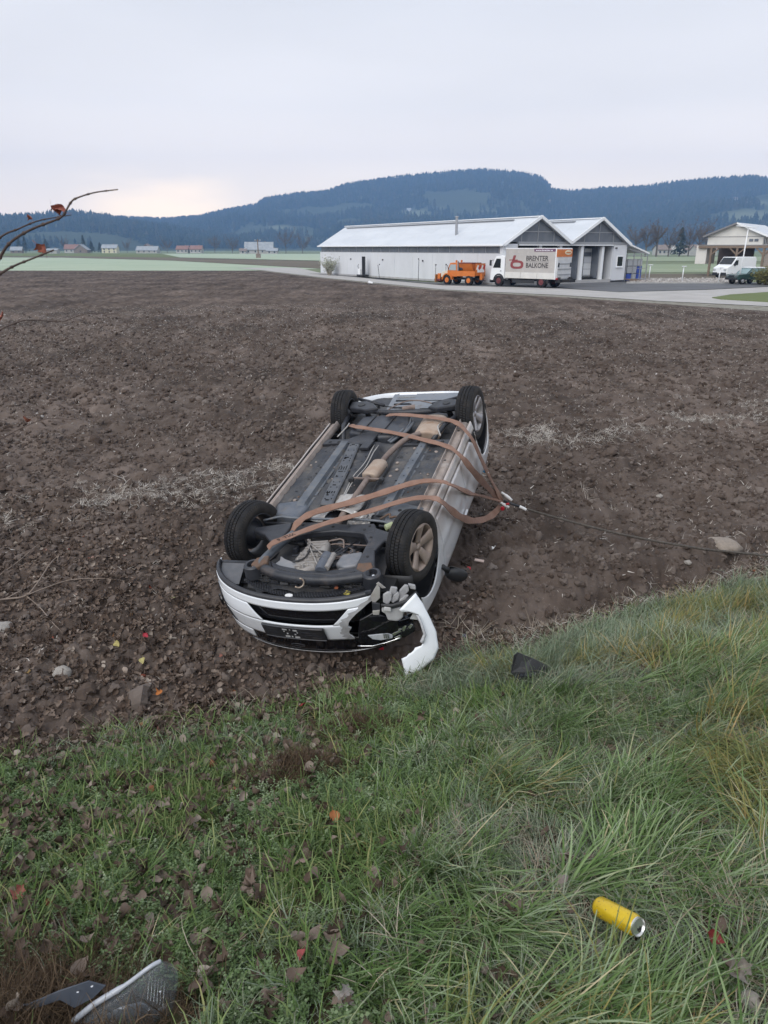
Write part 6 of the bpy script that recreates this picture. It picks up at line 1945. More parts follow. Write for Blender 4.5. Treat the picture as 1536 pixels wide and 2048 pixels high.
# ------------------------------------------------------------------ vehicles by the warehouse
def wheel_small(par, c, r, w, hub, axis='x', name='wheel'):
    g = cyl_h(c, r, w, 20, 'y').build(name, M_tyre, par, auto=40)
    d = 1 if axis == 'x' else 1
    for s in (-1, 1):
        MB().lathe([(0, 0), (0, r * .55), (s * .03, r * .5), (s * .01, r * .3), (s * .05, r * .2), (s * .05, 0)], 14, Matrix.Translation((c[0], c[1] + s * w / 2, c[2])) @ Matrix.Rotation(math.pi / 2, 4, 'Z')).build('rim', hub, g, auto=40)
    return g
# lorry: local x forward, y to its left, seen from its left rear
lor_dir = Vector((11.0, 71.0, 0)) - Vector((15.36, 66.51, 0))
lor = thing('lorry', 'white box lorry with beige sides lettered for balconies, tail lift raised', 'lorry', (15.75, 67.4, 0.0), math.atan2(lor_dir.y, lor_dir.x))
BL, BW = 5.35, 2.45
def lb(name, c, s, mat, par=None, bevel=0.0): return MB().box(c, s).build(name, mat, par or lor, bevel=bevel)
box = lb('cargo_box', (BL / 2, 0, 2.02), (BL, BW, 2.56), M_cream, bevel=.03)
lb('top_rail', (BL / 2, 0, 3.31), (BL + .04, BW + .04, 0.07), M_frame, box)
for y in (BW / 2 + .02, -BW / 2 - .02):
    for k in range(3): lb('side_board', (BL / 6 + k * BL / 3, y, 1.02), (BL / 3 - .04, 0.05, 0.52), mk('white dropside', (0.66, 0.65, 0.62), (0.58, 0.57, 0.55), scale=1.5, rough=.6) if k == 0 and y > 0 else bpy.data.materials['white dropside'], box, bevel=.01)
lb('chassis', (2.6, 0, 0.62), (7.4, 0.9, 0.22), M_dark)
lb('underrun_guard', (3.1, BW / 2 - .12, 0.50), (1.9, 0.06, 0.30), M_black)
lb('fuel_tank', (4.2, BW / 2 - .35, 0.55), (0.8, 0.5, 0.42), M_dgrey, bevel=.06)
lb('toolbox', (0.9, BW / 2 - .3, 0.55), (0.5, 0.4, 0.35), M_black, bevel=.03)
# tail lift and rear
lb('rear_frame', (-0.03, 0, 2.02), (0.08, BW + .04, 2.56), M_frame)
tl = lb('tail_lift', (-0.12, 0, 1.70), (0.08, BW - .25, 1.75), mk('worn white steel', (0.60, 0.61, 0.62), (0.50, 0.51, 0.52), scale=2, rough=.5))
for z in (1.15, 1.6, 2.05): lb('stiffener', (-0.18, 0, z), (0.04, BW - .4, 0.07), M_alug, tl)
lb('header_panel', (-0.09, 0, 2.93), (0.06, BW - .06, 0.62), M_orange)
ov = MB().lathe([(0, 0), (0, 1), (.02, 1), (.02, 0)], 24, Matrix.Translation((-0.15, -0.5, 2.98)) @ Matrix.Diagonal((1, 0.52, 0.2, 1))).build('emblem', mk('cream oval', (0.75, 0.68, 0.50), rough=.6), lor)
MB().box((-0.17, -.5, 2.97), (0.01, 0.7, 0.10)).build('emblem_stroke', M_orange, ov)
for y in (-.85, .85):
    lb('lift_arm', (-0.2, y, 0.70), (0.35, 0.14, 0.45), M_black, tl)
    lb('rear_lamp', (-0.16, y * 1.2, 0.80), (0.06, 0.3, 0.14), M_red)
    lb('latch_plate', (-0.18, y * 1.1, 1.95), (0.05, 0.16, 0.35), M_dgrey, tl)
lb('rear_bumper', (-0.1, 0, 0.55), (0.12, 2.2, 0.16), M_black)
# cab
cabp = [(5.5, 0.55), (5.5, 2.62), (5.75, 2.72), (6.55, 2.62), (7.0, 1.75), (7.12, 1.1), (7.12, 0.5)]
cab = MB().prism(cabp, -1.12, 1.12, Matrix(((1, 0, 0, 0), (0, 0, 1, 0), (0, 1, 0, 0), (0, 0, 0, 1)))).build('cab', M_frame, lor, bevel=.06, segs=3)
for s in (-1, 1):
    MB().prism([(5.95, 1.62), (5.95, 2.42), (6.45, 2.42), (6.82, 1.62)], s * 1.115, s * 1.14, Matrix(((1, 0, 0, 0), (0, 0, 1, 0), (0, 1, 0, 0), (0, 0, 0, 1)))).build('side_window', M_glassd, cab)
    MB().box((5.9, s * 1.13, 1.35), (0.16, 0.03, 0.05)).build('door_handle', M_black, cab)
    m_ = MB().box((6.95, s * 1.35, 2.05), (0.12, 0.22, 0.5)).build('mirror', M_black, lor, bevel=.04)
    MB().bar((6.8, s * 1.1, 2.3), (6.95, s * 1.35, 2.25), 0.04).build('mirror_arm', M_black, m_)
    MB().box((7.13, s * .85, 0.8), (0.06, 0.35, 0.2)).build('headlight', M_lens, lor)
    MB().prism([(5.75 + .62 * math.cos(q) + .35, .5 + .62 * math.sin(q)) for q in np.linspace(0, math.pi, 12)] + [(5.75 + .45 * math.cos(q) + .35, .5 + .5 * math.sin(q)) for q in np.linspace(math.pi, 0, 12)], s * .8, s * 1.16, Matrix(((1, 0, 0, 0), (0, 0, 1, 0), (0, 1, 0, 0), (0, 0, 0, 1)))).build('mudguard', M_black, lor)
MB().add([(6.60, -1.0, 2.55), (6.60, 1.0, 2.55), (7.03, 1.0, 1.72), (7.03, -1.0, 1.72)], [(0, 1, 2, 3)]).build('windscreen', M_glassd, cab, solid=.03)
lb('bumper', (7.1, 0, 0.45), (0.16, 2.25, 0.32), M_black, bevel=.05)
M_dkred = mk('dark red wheel paint', (0.14, 0.035, 0.04), rough=.6)
for x in (1.35, 6.1):
    for s in (-1, 1):
        wheel_small(lor, (x, s * 1.0, 0.48), 0.48, 0.42 if x < 3 else 0.28, M_dkred)
# lettering and logo on the left side
M_ink = mk('dark grey lettering', (0.055, 0.05, 0.05), rough=.7)
M_logo = mk('faded maroon print', (0.24, 0.055, 0.06), rough=.7)
M_purp = mk('purple banner', (0.14, 0.06, 0.12), rough=.6)
ysd = BW / 2 + 0.012
def letter(txt, x_left, z0, width, mat, hh=None, name='lettering', yo=0.0):
    me = text_mesh(txt, 0.62, 0.014)
    xs_ = [v.co.x for v in me.vertices]
    zs_ = [v.co.y for v in me.vertices]
    kx = width / (max(xs_) - min(xs_))
    kz = (hh / (max(zs_) - min(zs_))) if hh else 1.0
    mnx, mnz = min(xs_), min(zs_)
    # text runs from the cab towards the tail on this side
    return print_on(name, me, mat, lor, lambda v: Vector((x_left - (v.x - mnx) * kx, ysd + yo, z0 + (v.y - mnz) * kz)))
letter('BRENTER', 3.05, 2.28, 2.35, M_ink, 0.42)
letter('BALKONE', 3.05, 1.68, 2.35, M_ink, 0.42)
lb('lettering_line', (1.85, ysd, 2.19), (2.4, 0.006, 0.025), M_ink)
lb('banner', (1.15, ysd + .004, 3.17), (2.2, 0.012, 0.24), M_purp)
letter('www.brenter.at', 2.1, 3.10, 1.8, M_frame, 0.13, yo=.014)
lg = MB()
XZ = Matrix(((1, 0, 0, 0), (0, 0, 1, 0), (0, 1, 0, 0), (0, 0, 0, 1)))
n_ = 28
vs, fs = [], []
for k in range(n_):
    q = 2 * math.pi * k / n_
    for rx, rz_ in ((0.72, 0.36), (0.44, 0.17)):
        vs.append((4.05 + rx * math.copysign(abs(math.cos(q)) ** .7, math.cos(q)), ysd, 2.0 + rz_ * math.copysign(abs(math.sin(q)) ** .7, math.sin(q)) - .07))
for k in range(n_):
    a, b = 2 * k, 2 * ((k + 1) % n_)
    fs.append((a, b, b + 1, a + 1))
lg.add(vs, fs)
lg.build('logo', M_logo, lor, solid=.004)
MB().add([(4.62, ysd + .002, 2.18), (4.34, ysd + .002, 2.18), (4.18, ysd + .002, 2.72), (4.46, ysd + .002, 2.72)], [(0, 1, 2, 3)]).build('logo_stem', M_logo, lor, solid=.004)
MB().add([(4.95, ysd + .002, 2.28), (4.0, ysd + .002, 2.28), (3.95, ysd + .002, 2.36), (4.9, ysd + .002, 2.36)], [(0, 1, 2, 3)]).build('logo_bar', M_logo, lor, solid=.004)

# orange gritter: small all-terrain lorry with hopper and front plough, facing left
ud = Vector((-0.74, 0.67, 0))
ug_ = thing('gritting_lorry', 'orange gritting lorry with a salt hopper and snow plough mount in front', 'lorry', (9.15, 72.6, 0.0), math.atan2(ud.y, ud.x))
ug_.scale = (.92, .92, .92)
def ub(name, c, s, mat, par=None, bevel=0.0, R=None): return MB().box(c, s, R).build(name, mat, par or ug_, bevel=bevel)
XZy = lambda: Matrix(((1, 0, 0, 0), (0, 0, 1, 0), (0, 1, 0, 0), (0, 0, 0, 1)))
ub('chassis', (2.3, 0, 0.62), (4.8, 0.8, 0.2), M_dark)
bon = MB().prism([(3.55, 0.75), (3.55, 1.42), (4.35, 1.30), (4.55, 1.1), (4.55, 0.72)], -.75, .75, XZy()).build('bonnet', mk('cream bonnet', (0.60, 0.56, 0.47), rough=.5), ug_, bevel=.05)
ucab = MB().prism([(2.35, 0.8), (2.35, 2.12), (2.6, 2.22), (3.3, 2.18), (3.62, 1.45), (3.62, 0.8)], -.85, .85, XZy()).build('cab', M_orange, ug_, bevel=.05)
for s in (-1, 1):
    MB().prism([(2.5, 1.45), (2.5, 2.02), (3.2, 2.02), (3.46, 1.45)], s * .845, s * .87, XZy()).build('side_window', M_lens if False else mk('pale cab glass', (0.35, 0.40, 0.42), rough=.15) if s == -1 else bpy.data.materials['pale cab glass'], ucab)
    MB().bar((3.45, s * .9, 1.5), (3.45, s * 1.05, 1.95), 0.05).build('mirror', M_black, ug_)
    ub('beacon', (2.75, s * .45, 2.34), (0.14, 0.14, 0.22), M_orange)
    for x in (0.75, 3.55): wheel_small(ug_, (x, s * .82, 0.47), 0.47, 0.36, M_orange)
    MB().prism([(3.55 + .66 * math.cos(q), .5 + .66 * math.sin(q)) for q in np.linspace(0, math.pi, 10)] + [(3.55 + .55 * math.cos(q), .5 + .55 * math.sin(q)) for q in np.linspace(math.pi, 0, 10)], s * .6, s * 1.02, XZy()).build('mudguard', M_orange if s > 0 else M_orange, ug_)
    ub('dropside', (1.15, s * .92, 1.14), (2.3, 0.06, 0.52), M_orange)
MB().box((0,0,0), (.01,.01,.01))
ub('flatbed', (1.15, 0, 0.9), (2.35, 1.8, 0.1), M_dark)
hop = MB().prism([(-.45, 1.3), (.45, 1.3), (.85, 2.15), (-.85, 2.15)], 0.55, 2.2, Matrix(((0, 0, 1, 0), (1, 0, 0, 0), (0, 1, 0, 0), (0, 0, 0, 1)))).build('salt_hopper', M_orange, ug_, bevel=.02)
ub('hopper_rim', (1.37, 0, 2.18), (1.75, 1.78, 0.07), M_dkred, hop)
ub('tarp_roll', (2.05, .2, 1.75), (0.5, 0.9, 0.6), M_dgrey, hop, bevel=.1)
gate_ = ub('spreader_frame', (-0.02, 0, 1.55), (0.08, 1.6, 1.2), M_orange)
for k in range(4): ub('warning_stripe', (-.08, -.6 + .4 * k, 1.75), (.03, .18, .5), M_frame if k % 2 else M_red, gate_, R=Matrix.Rotation(.5, 3, 'X'))
ub('warning_board', (-.075, 0, 1.45), (.02, 1.2, .35), M_frame, gate_)
MB().lathe([(0, 0), (0, .38), (.06, .40), (.12, .1), (.3, .1), (.3, 0)], 16, Matrix.Translation((-.35, 0, .42)) @ Matrix.Rotation(-math.pi / 2, 4, 'Y')).build('spreader_disc', M_dgrey, ug_)
ub('spreader_chute', (-.25, 0, .85), (.3, .4, .6), M_orange)
ub('plough_mount', (4.85, 0, 0.72), (0.35, 1.5, 0.75), M_orange, bevel=.04)
ub('plough_plate', (5.15, 0, 0.60), (0.10, 1.9, 0.8), mk('dirty orange steel', (0.30, 0.15, 0.06), rough=.6))
for s in (-1, 1):
    ub('mount_arm', (5.0, s * .7, .45), (.8, .14, .2), M_dkred)
    MB().tube([(5.15, s * .9, 0.9), (5.15, s * .9, 1.9)], .025, 6).build('marker_rod', M_dgrey, ug_)
    ub('rod_tip', (5.15, s * .9, 1.95), (.1, .1, .15), M_dgrey)
ub('exhaust_stack', (2.3, .75, 1.6), (.12, .12, 1.5), M_alug)

# white panel van seen from its rear corner, under the barn front
van = thing('panel_van', 'white high-roof panel van parked by the timber carport', 'van', (44.6, 93.6, -.05), math.radians(208))
vb = MB().prism([(0, .45), (0, 2.1), (.2, 2.42), (3.6, 2.40), (4.3, 1.55), (5.1, 1.2), (5.15, .45)], -.98, .98, XZy()).build('body', M_frame, van, bevel=.07, segs=3)
for s in (-1, 1):
    for x in (.95, 4.2): wheel_small(van, (x, s * .86, .34), .34, .24, M_alug)
    MB().prism([(3.3, 1.5), (3.3, 2.05), (3.75, 2.05), (4.15, 1.5)], s * .975, s * .995, XZy()).build('side_window', M_glassd, vb)
    MB().box((5.1, s * .75, .95), (.12, .35, .22)).build('headlight', M_lens, van)
    MB().box((-.01, s * .85, 1.3), (.05, .14, .45)).build('rear_lamp', M_red, van)
    MB().box((3.95, s * 1.1, 1.55), (.12, .18, .26)).build('mirror', M_black, van)
MB().add([(3.66, -.85, 2.33), (3.66, .85, 2.33), (4.33, .85, 1.6), (4.33, -.85, 1.6)], [(0, 1, 2, 3)]).build('windscreen', M_glassd, van, solid=.03)
MB().box((5.12, 0, .5), (.18, 1.9, .35)).build('bumper', M_black, van, bevel=.05)
MB().box((5.2, 0, .62), (.02, .5, .11)).build('number_plate', M_frame, van)
MB().box((2.5, 0, .42), (5.0, 1.9, .16)).build('skirt', M_black, van)
# small dark green off-roader with white roof
suv = thing('off_road_car', 'small dark green off-road car with a white roof beside the lamp post', 'car', (37.4, 75.6, 0.0), math.radians(196))
M_green = mk('dark green paint', (0.028, 0.060, 0.056), (0.038, 0.072, 0.066), scale=2, rough=.35, coat=.4)
sb = MB().prism([(0, .42), (0, .98), (2.35, 1.0), (3.35, .92), (3.5, .75), (3.5, .42)], -.78, .78, XZy()).build('body', M_green, suv, bevel=.06, segs=3)
MB().prism([(.08, .98), (.18, 1.50), (1.75, 1.50), (2.35, 1.0)], -.70, .70, XZy()).build('cabin', mk('pale green glass', (0.22, 0.32, 0.33), rough=.1), suv, bevel=.03)
MB().box((.95, 0, 1.54), (1.75, 1.44, .10)).build('roof', M_frame, suv, bevel=.04)
for x, lean in ((.15, .1), (1.0, 0), (2.05, -.75)):
    for s in (-1, 1): MB().bar((x + (.3 if lean < -.5 else 0), s * .71, .98), (x - (.3 if lean < -.5 else -.05), s * .69, 1.5), .07, .05).build('window_pillar', M_green, suv)
for s in (-1, 1):
    for x in (.65, 2.75): wheel_small(suv, (x, s * .68, .33), .33, .2, M_alug)
    MB().box((3.5, s * .55, .78), (.06, .26, .18)).build('headlight', M_lens, suv)
    MB().box((2.0, s * .86, 1.08), (.1, .14, .14)).build('mirror', M_black, suv)
MB().box((3.52, 0, .52), (.14, 1.56, .2)).build('bumper', M_black, suv, bevel=.04)
MB().box((3.5, 0, .76), (.05, .7, .16)).build('grille', M_black, suv)

# ------------------------------------------------------------------ barn with timber carport, street lamp, posts
barn = thing('barn', 'white gabled barn with an open timber carport below at the right edge', 'barn', (41.4, 99.0, -.05), math.radians(-38))
def bb_(name, c, s, mat, par=None, bevel=0.0): return MB().box(c, s).build(name, mat, par or barn, bevel=bevel)
M_bw = mk('cream render', (0.66, 0.65, 0.61), (0.60, 0.59, 0.56), scale=.6, rough=.8)
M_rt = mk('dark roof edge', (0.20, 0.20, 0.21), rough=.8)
up_ = MB().prism([(0, 3.72), (6.5, 3.72), (6.5, 4.95), (3.3, 6.25), (0, 4.95)], 0.0, 14, XZy()).build('upper_storey', M_bw, barn)
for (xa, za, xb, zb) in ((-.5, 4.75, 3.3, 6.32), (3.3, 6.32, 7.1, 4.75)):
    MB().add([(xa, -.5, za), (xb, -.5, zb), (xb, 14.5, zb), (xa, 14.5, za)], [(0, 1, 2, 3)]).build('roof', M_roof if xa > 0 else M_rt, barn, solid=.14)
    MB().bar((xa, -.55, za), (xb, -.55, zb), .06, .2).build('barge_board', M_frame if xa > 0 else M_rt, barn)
bb_('string_course', (3.25, -.03, 4.75), (6.5, .05, .05), M_rt)
for x in (5.15, 5.75): 
    w_ = bb_('window', (x, -.03, 4.32), (.46, .06, .3), M_glz)
for k in range(7):
    bb_('side_window', (6.53, .8 + k * 1.0, 4.25), (.06, .4, .75), M_glz)
bb_('carport_beam', (3.4, -1.0, 3.55), (8.2, .3, .3), M_tim)
bb_('carport_roof', (3.6, .2, 3.74), (8.6, 2.7, .10), M_rt)
bb_('back_wall', (2.2, 6.0, 1.8), (4.4, .2, 3.7), mk('dark brown boards', (0.13, 0.105, 0.10), (0.17, 0.14, 0.13), scale=1, rough=.9))  # back boards in a darker brown than the posts
bb_('left_wall', (-0.35, 1.2, 2.6), (1.3, 4, 2.2), M_bw)
for x in (0.9, 3.95, 7.0):
    bb_('post', (x, -1.0, 1.7), (.24, .24, 3.5), M_tim)
    for s in (-1, 1):
        if (x, s) != (0.9, -1): MB().bar((x, -1.0, 2.6), (x + s * .9, -1.0, 3.42), .16).build('brace', M_tim, barn)
for k in range(9):
    bb_('plank', (8.6, -.9, .9 + .27 * k), (2.9, .08, .25), mk('weathered plank', (0.24, 0.20, 0.175), (0.31, 0.265, 0.235), scale=2, rough=.9, stretch=(.4, 1, 4)) if k == 0 else bpy.data.materials['weathered plank'])
bb_('far_wall', (8.3, 9, 2.4), (3.4, 10, 5.0), M_bw)
MB().tube([(9.2, 3, 5), (9.2, 3, 8.2)], .08, 8).build('chimney_pipe', M_frame, barn)
lamp = thing('street_lamp', 'tall white street lamp with two flat arms in front of the barn', 'lamp', (35.0, 75.1, 0.0))
MB().tube([(0, 0, 0), (0.12, 0, 2.6), (0.16, 0, 5.25)], [.07, .06, .045], 10).build('post', M_frame, lamp, smooth=True)
MB().bar((-1.0, -.1, 5.36), (0.15, 0, 5.24), .34, .07).build('lamp_head', M_frame, lamp)
MB().bar((0.15, 0, 5.24), (0.95, .1, 5.16), .30, .07).build('lamp_head', M_frame, lamp)
MB().bar((0.15, 0, 5.30), (1.2, .1, 5.32), .05, .04).build('arm', M_frame, lamp)
for (x, y, h_), lab in (((30.0, 86.2, 1.5), 'white path light standing nearest the crate cage'), ((31.7, 80.9, 1.45), 'white path light in the middle of the gravel bed'), ((33.7, 76.6, 1.42), 'white path light at the front of the gravel bed by the green car')):
    p = thing('path_light', lab, 'path light', (x, y, 0.06), .3, 'white path lights in the gravel bed')
    MB().tube([(0, 0, 0), (.02, 0, h_)], .05, 8).build('post', M_frame, p, smooth=True)
    MB().box((.05, 0, h_ + .02), (.42, .26, .07)).build('lamp_head', M_frame, p, bevel=.02)
    MB().lathe([(0, 0), (0, .12), (.03, .1), (.03, 0)], 10, Matrix.Rotation(-math.pi / 2, 4, 'Y')).build('foot', M_frame, p)
# stones of the gravel bed
g = np.random.default_rng(5)
n = 1600
X = g.uniform(24.5, 40, n)
Y = g.uniform(76.4, 87, n)
k = (X > 24.6 + (Y - 76.4) * .35) & (X < 36 + (Y - 76.4) * .5)
X, Y = X[k], Y[k]
s = g.uniform(.05, .16, len(X))
scatter('gravel_stones', np.stack([X, Y, np.full(len(X), .08)], -1), g.uniform(0, 6, (len(X), 3)), np.stack([s, s, s * .8], -1), T_peb, 5, label='pinkish grey stones of the bed beside the yard')
# ------------------------------------------------------------------ village, trees and poles far off
M_hw = mk('house render', (0.46, 0.45, 0.42), (0.38, 0.375, 0.35), scale=.3, rough=.9)
M_hy = mk('yellowish render', (0.62, 0.58, 0.42), rough=.9)
M_hb = mk('brown boarding', (0.20, 0.16, 0.13), (0.25, 0.20, 0.17), scale=1, rough=.9)
M_rg = mk('frosted grey roof', (0.34, 0.36, 0.38), (0.26, 0.28, 0.30), scale=.5, rough=.9)
M_rr = mk('red tile roof', (0.22, 0.12, 0.10), (0.25, 0.15, 0.125), scale=.5, rough=.9)
M_rb = mk('brown roof', (0.19, 0.15, 0.13), (0.24, 0.20, 0.18), scale=.5, rough=.9)
M_win = mk('far window', (0.05, 0.055, 0.065), rough=.3)
def house(label, x, y, w, d, hw, hr, rz, mw, mr, nwin=3, z=-.1, front_gable=False, cat='house', group='village houses at the foot of the hills', name='house', rows=1):
    h = thing(name, label, cat, (x, y, z), rz, group)
    h.scale = (.88, .88, .88)
    if front_gable: w, d = d, w
    Mx = Matrix(((0, 0, 1, 0), (1, 0, 0, 0), (0, 1, 0, 0), (0, 0, 0, 1)))        # gable profile swept along x
    MB().prism([(-d / 2, 0), (d / 2, 0), (d / 2, hw), (0, hw + hr), (-d / 2, hw)], -w / 2, w / 2, Mx).build('wall', mw, h)
    rf = MB()
    for s in (-1, 1):
        a, b = (s * (d / 2 + .5), hw - .35), (0, hw + hr + .15)
        rf.add([(-w / 2 - .5, a[0], a[1]), (w / 2 + .5, a[0], a[1]), (w / 2 + .5, b[0], b[1]), (-w / 2 - .5, b[0], b[1])], [(0, 1, 2, 3)])
    ro = rf.build('roof', mr, h, solid=.25)
    MB().box((w * .22, .3, hw + hr + .3), (.7, .7, 1.2)).build('chimney', M_hb, ro)
    for r in range(rows):
        zc = hw * (0.55 if rows == 1 else (.28 + .45 * r))
        for k in range(nwin):
            t = (k + .5) / nwin - .5
            if front_gable: wv = MB().box((-w / 2 - .03, t * d, zc), (.1, 1.1, 1.3))
            else: wv = MB().box((t * w, -d / 2 - .03, zc), (1.1, .1, 1.3))
            wv.build('window', M_win, h)
    if front_gable: h.rotation_euler = (0, 0, rz + math.pi / 2)
    return h
def hx_(px, y): return (px - 768) / PXF * (y * math.cos(PITCH) + H * math.sin(PITCH))
Y0 = 590
house('small house with a frost white roof at the far left edge of the village', hx_(35, Y0), Y0, 9, 8, 2.6, 2.6, .2, M_hb, M_rg, 2)
house('low pale shed right of the leftmost frosted house', hx_(107, Y0 - 40), Y0 - 40, 8.5, 6, 2.8, .9, 0, M_hw, M_rg, 1)
house('white house with a red roof half behind the brown gabled barn', hx_(146, Y0 + 30), Y0 + 30, 12, 9, 3.6, 3.6, .1, M_hw, M_rr, 3)
house('brown boarded barn with its gable towards the field', hx_(165, Y0), Y0, 11, 13, 3.0, 4.0, .15, M_hb, M_rg, 1, front_gable=True)
house('pale yellow two storey house with a grey frosted roof', hx_(222, Y0), Y0, 12.5, 9, 4.4, 2.6, .05, M_hy, M_rg, 3, rows=2)
house('wide low house with a broad grey roof in the village middle', hx_(297, Y0), Y0, 18, 10, 2.6, 3.0, 0, M_hw, M_rg, 4)
house('dark upper gable rising behind the wide low house', hx_(296, Y0 + 14), Y0 + 14, 8, 9, 4.4, 3.0, 0, M_hb, M_rb, 1, front_gable=True)
house('white house under a red brown roof, left of a pair', hx_(367, Y0), Y0, 10, 9, 3.4, 2.6, 0, M_hw, M_rr, 3)
house('white house under a red brown roof, right of a pair', hx_(394, Y0), Y0, 10, 9, 3.4, 2.8, 0, M_hw, M_rr, 3)
house('big farmhouse with a steep grey roof right of the power pole', hx_(519, 520), 520, 21, 11, 3.2, 5.2, .1, M_hw, M_rg, 4)
house('low white outbuilding left of the big farmhouse', hx_(487, 515), 515, 5, 5, 2.4, 1.4, 0, M_hw, M_rb, 1)
house('low white outbuilding at the right end of the big farmhouse', hx_(545, 515), 515, 8, 6, 2.4, 1.6, 0, M_hw, M_rg, 2)
YR = 420
for px_, lab, w_, mr, yy in ((1322, 'small dark roofed white house just right of the crate cage roof', 8, M_rb, YR), (1337, 'small white house between the bare trees behind the yard', 7, M_hw, YR + 60), (1375, 'white house with a brown roof farther right in the back village', 10, M_rb, YR), (1392, 'white house with a grey roof left of the barn eave', 10, M_rg, YR + 20), (1406, 'long white house touching the left side of the barn', 12, M_rb, YR - 30)):
    house(lab, hx_(px_, yy), yy, w_, 8, 3.4, 2.4, .1, M_hw, mr, 3, group='houses behind the yard at the right')
# houses scattered on the wooded hillside
def hill_point(hl, px, py):
    az, u, X, Y, Z, hr = hl
    a, e = px_dir(px, py)
    j = int(np.clip(round((a - az[0]) / (az[1] - az[0])), 0, len(az) - 1))
    for i in range(len(u)):
        if (Z[i, j] - H) / math.hypot(X[i, j], Y[i, j]) >= math.tan(e): break
    r = math.hypot(X[i, j], Y[i, j])
    return r * math.sin(a), r * math.cos(a), float(Z[i, j])
for px_, py_, lab, w_, mr in ((1097, 408, 'tiny white farm in the hillside clearing right of the main summit', 22, M_rb), (1273, 404, 'tiny pale farm high on the right hillside', 20, M_rg), (1345, 444, 'tiny white roof on the lower slope above the bare trees', 22, M_rg), (1497, 412, 'tiny white farm on the upper slope above the street lamp', 24, M_rg), (1470, 404, 'tiny pale house left of the upper slope farm', 18, M_rb), (1310, 402, 'tiny pale house beside the clearing on the right hillside', 16, M_rb), (818, 424, 'tiny pale farm in the clearing above the warehouse roof', 20, M_rg)):
    x, y, z = hill_point(HF, px_, py_)
    house(lab, x, y, w_ * .65, 10, 4.5, 5, -math.atan2(x, y), M_hw, mr, 3, z=z - 1, group='farms scattered over the wooded hills')
x, y, z = hill_point(HF, 1222, 379)
ch = thing('church', 'tiny white church with a spire on the skyline of the right ridge', 'church', (x, y, z))
MB().box((10, 0, 8), (26, 14, 16)).build('nave', M_hw, ch)
MB().box((-8, 0, 12), (10, 10, 26)).build('tower', M_hw, ch)
MB().add([(-13, -5, 25), (-3, -5, 25), (-3, 5, 25), (-13, 5, 25), (-8, 0, 44)], [(0, 1, 4), (1, 2, 4), (2, 3, 4), (3, 0, 4), (3, 2, 1, 0)]).build('spire', M_rb, ch)

M_bare = mk('bare tree twigs', (0.085, 0.065, 0.055), (0.12, 0.09, 0.075), scale=.5, rough=1)
M_conf = mk('village conifer needles', (0.022, 0.034, 0.022), (0.04, 0.052, 0.033), scale=.4, rough=1)
def tree(label, x, y, hgt, rad, conifer, seed, group, z=-.1):
    r = random.Random(seed)
    t = thing('tree', label, 'tree', (x, y, z), 0, group)
    MB().tube([(0, 0, 0), (r.uniform(-.2, .2), 0, hgt * .5), (0, 0, hgt * (.97 if conifer else .8))], [hgt * .028, hgt * .018, hgt * .004], 7).build('trunk', M_bark, t)
    cr = MB()
    if conifer:
        for k in range(520):
            zz = hgt * (1 - r.random() ** 1.6 * .92)
            ro = rad * (1 - zz / hgt) * r.uniform(.4, 1.1) + .1
            q = r.uniform(0, 6.28)
            c = Vector((ro * math.cos(q), ro * math.sin(q), zz))
            s = r.uniform(.25, .6) * rad * .35
            o = Vector((math.cos(q), math.sin(q), -.35)) * s
            sd = Vector((-math.sin(q), math.cos(q), 0)) * s * .6
            cr.add([c - sd, c + o, c + sd, c - o * .3 + Vector((0, 0, s * .5))], [(0, 1, 2, 3)])
        cr.build('crown', M_conf, t)
    else:
        lm = MB()
        for k in range(16):
            z0 = hgt * r.uniform(.25, .7)
            q, e = r.uniform(0, 6.28), r.uniform(.3, 1.0)
            L = rad * r.uniform(.7, 1.15)
            p0 = Vector((0, 0, z0))
            p1 = p0 + Vector((math.cos(q) * L * .6, math.sin(q) * L * .6, L * e * .8))
            p2 = p1 + Vector((math.cos(q + .4) * L * .35, math.sin(q + .4) * L * .35, L * .6))
            lm.tube([p0, p1, p2], [hgt * .012, hgt * .007, hgt * .002], 5)
            for j in range(26):
                b0 = p0.lerp(p1, r.uniform(.5, 1)) if r.random() < .4 else p1.lerp(p2, r.random())
                dv = Vector((r.gauss(0, 1), r.gauss(0, 1), r.gauss(.6, .8))).normalized() * rad * r.uniform(.15, .42)
                sd = dv.orthogonal().normalized() * hgt * .007
                cr.add([b0 - sd, b0 + sd, b0 + dv], [(0, 1, 2)])
                cr.add([b0 + dv * .5 - sd * .6, b0 + dv * .5 + sd * .6, b0 + dv * .5 + Vector((r.gauss(0, 1), r.gauss(0, 1), r.gauss(.4, 1))) * rad * .13], [(0, 1, 2)])
        lm.build('limbs', M_bark, t)
        cr.build('crown', M_bare, t)
    return t
GV = 'trees around the village at the left'
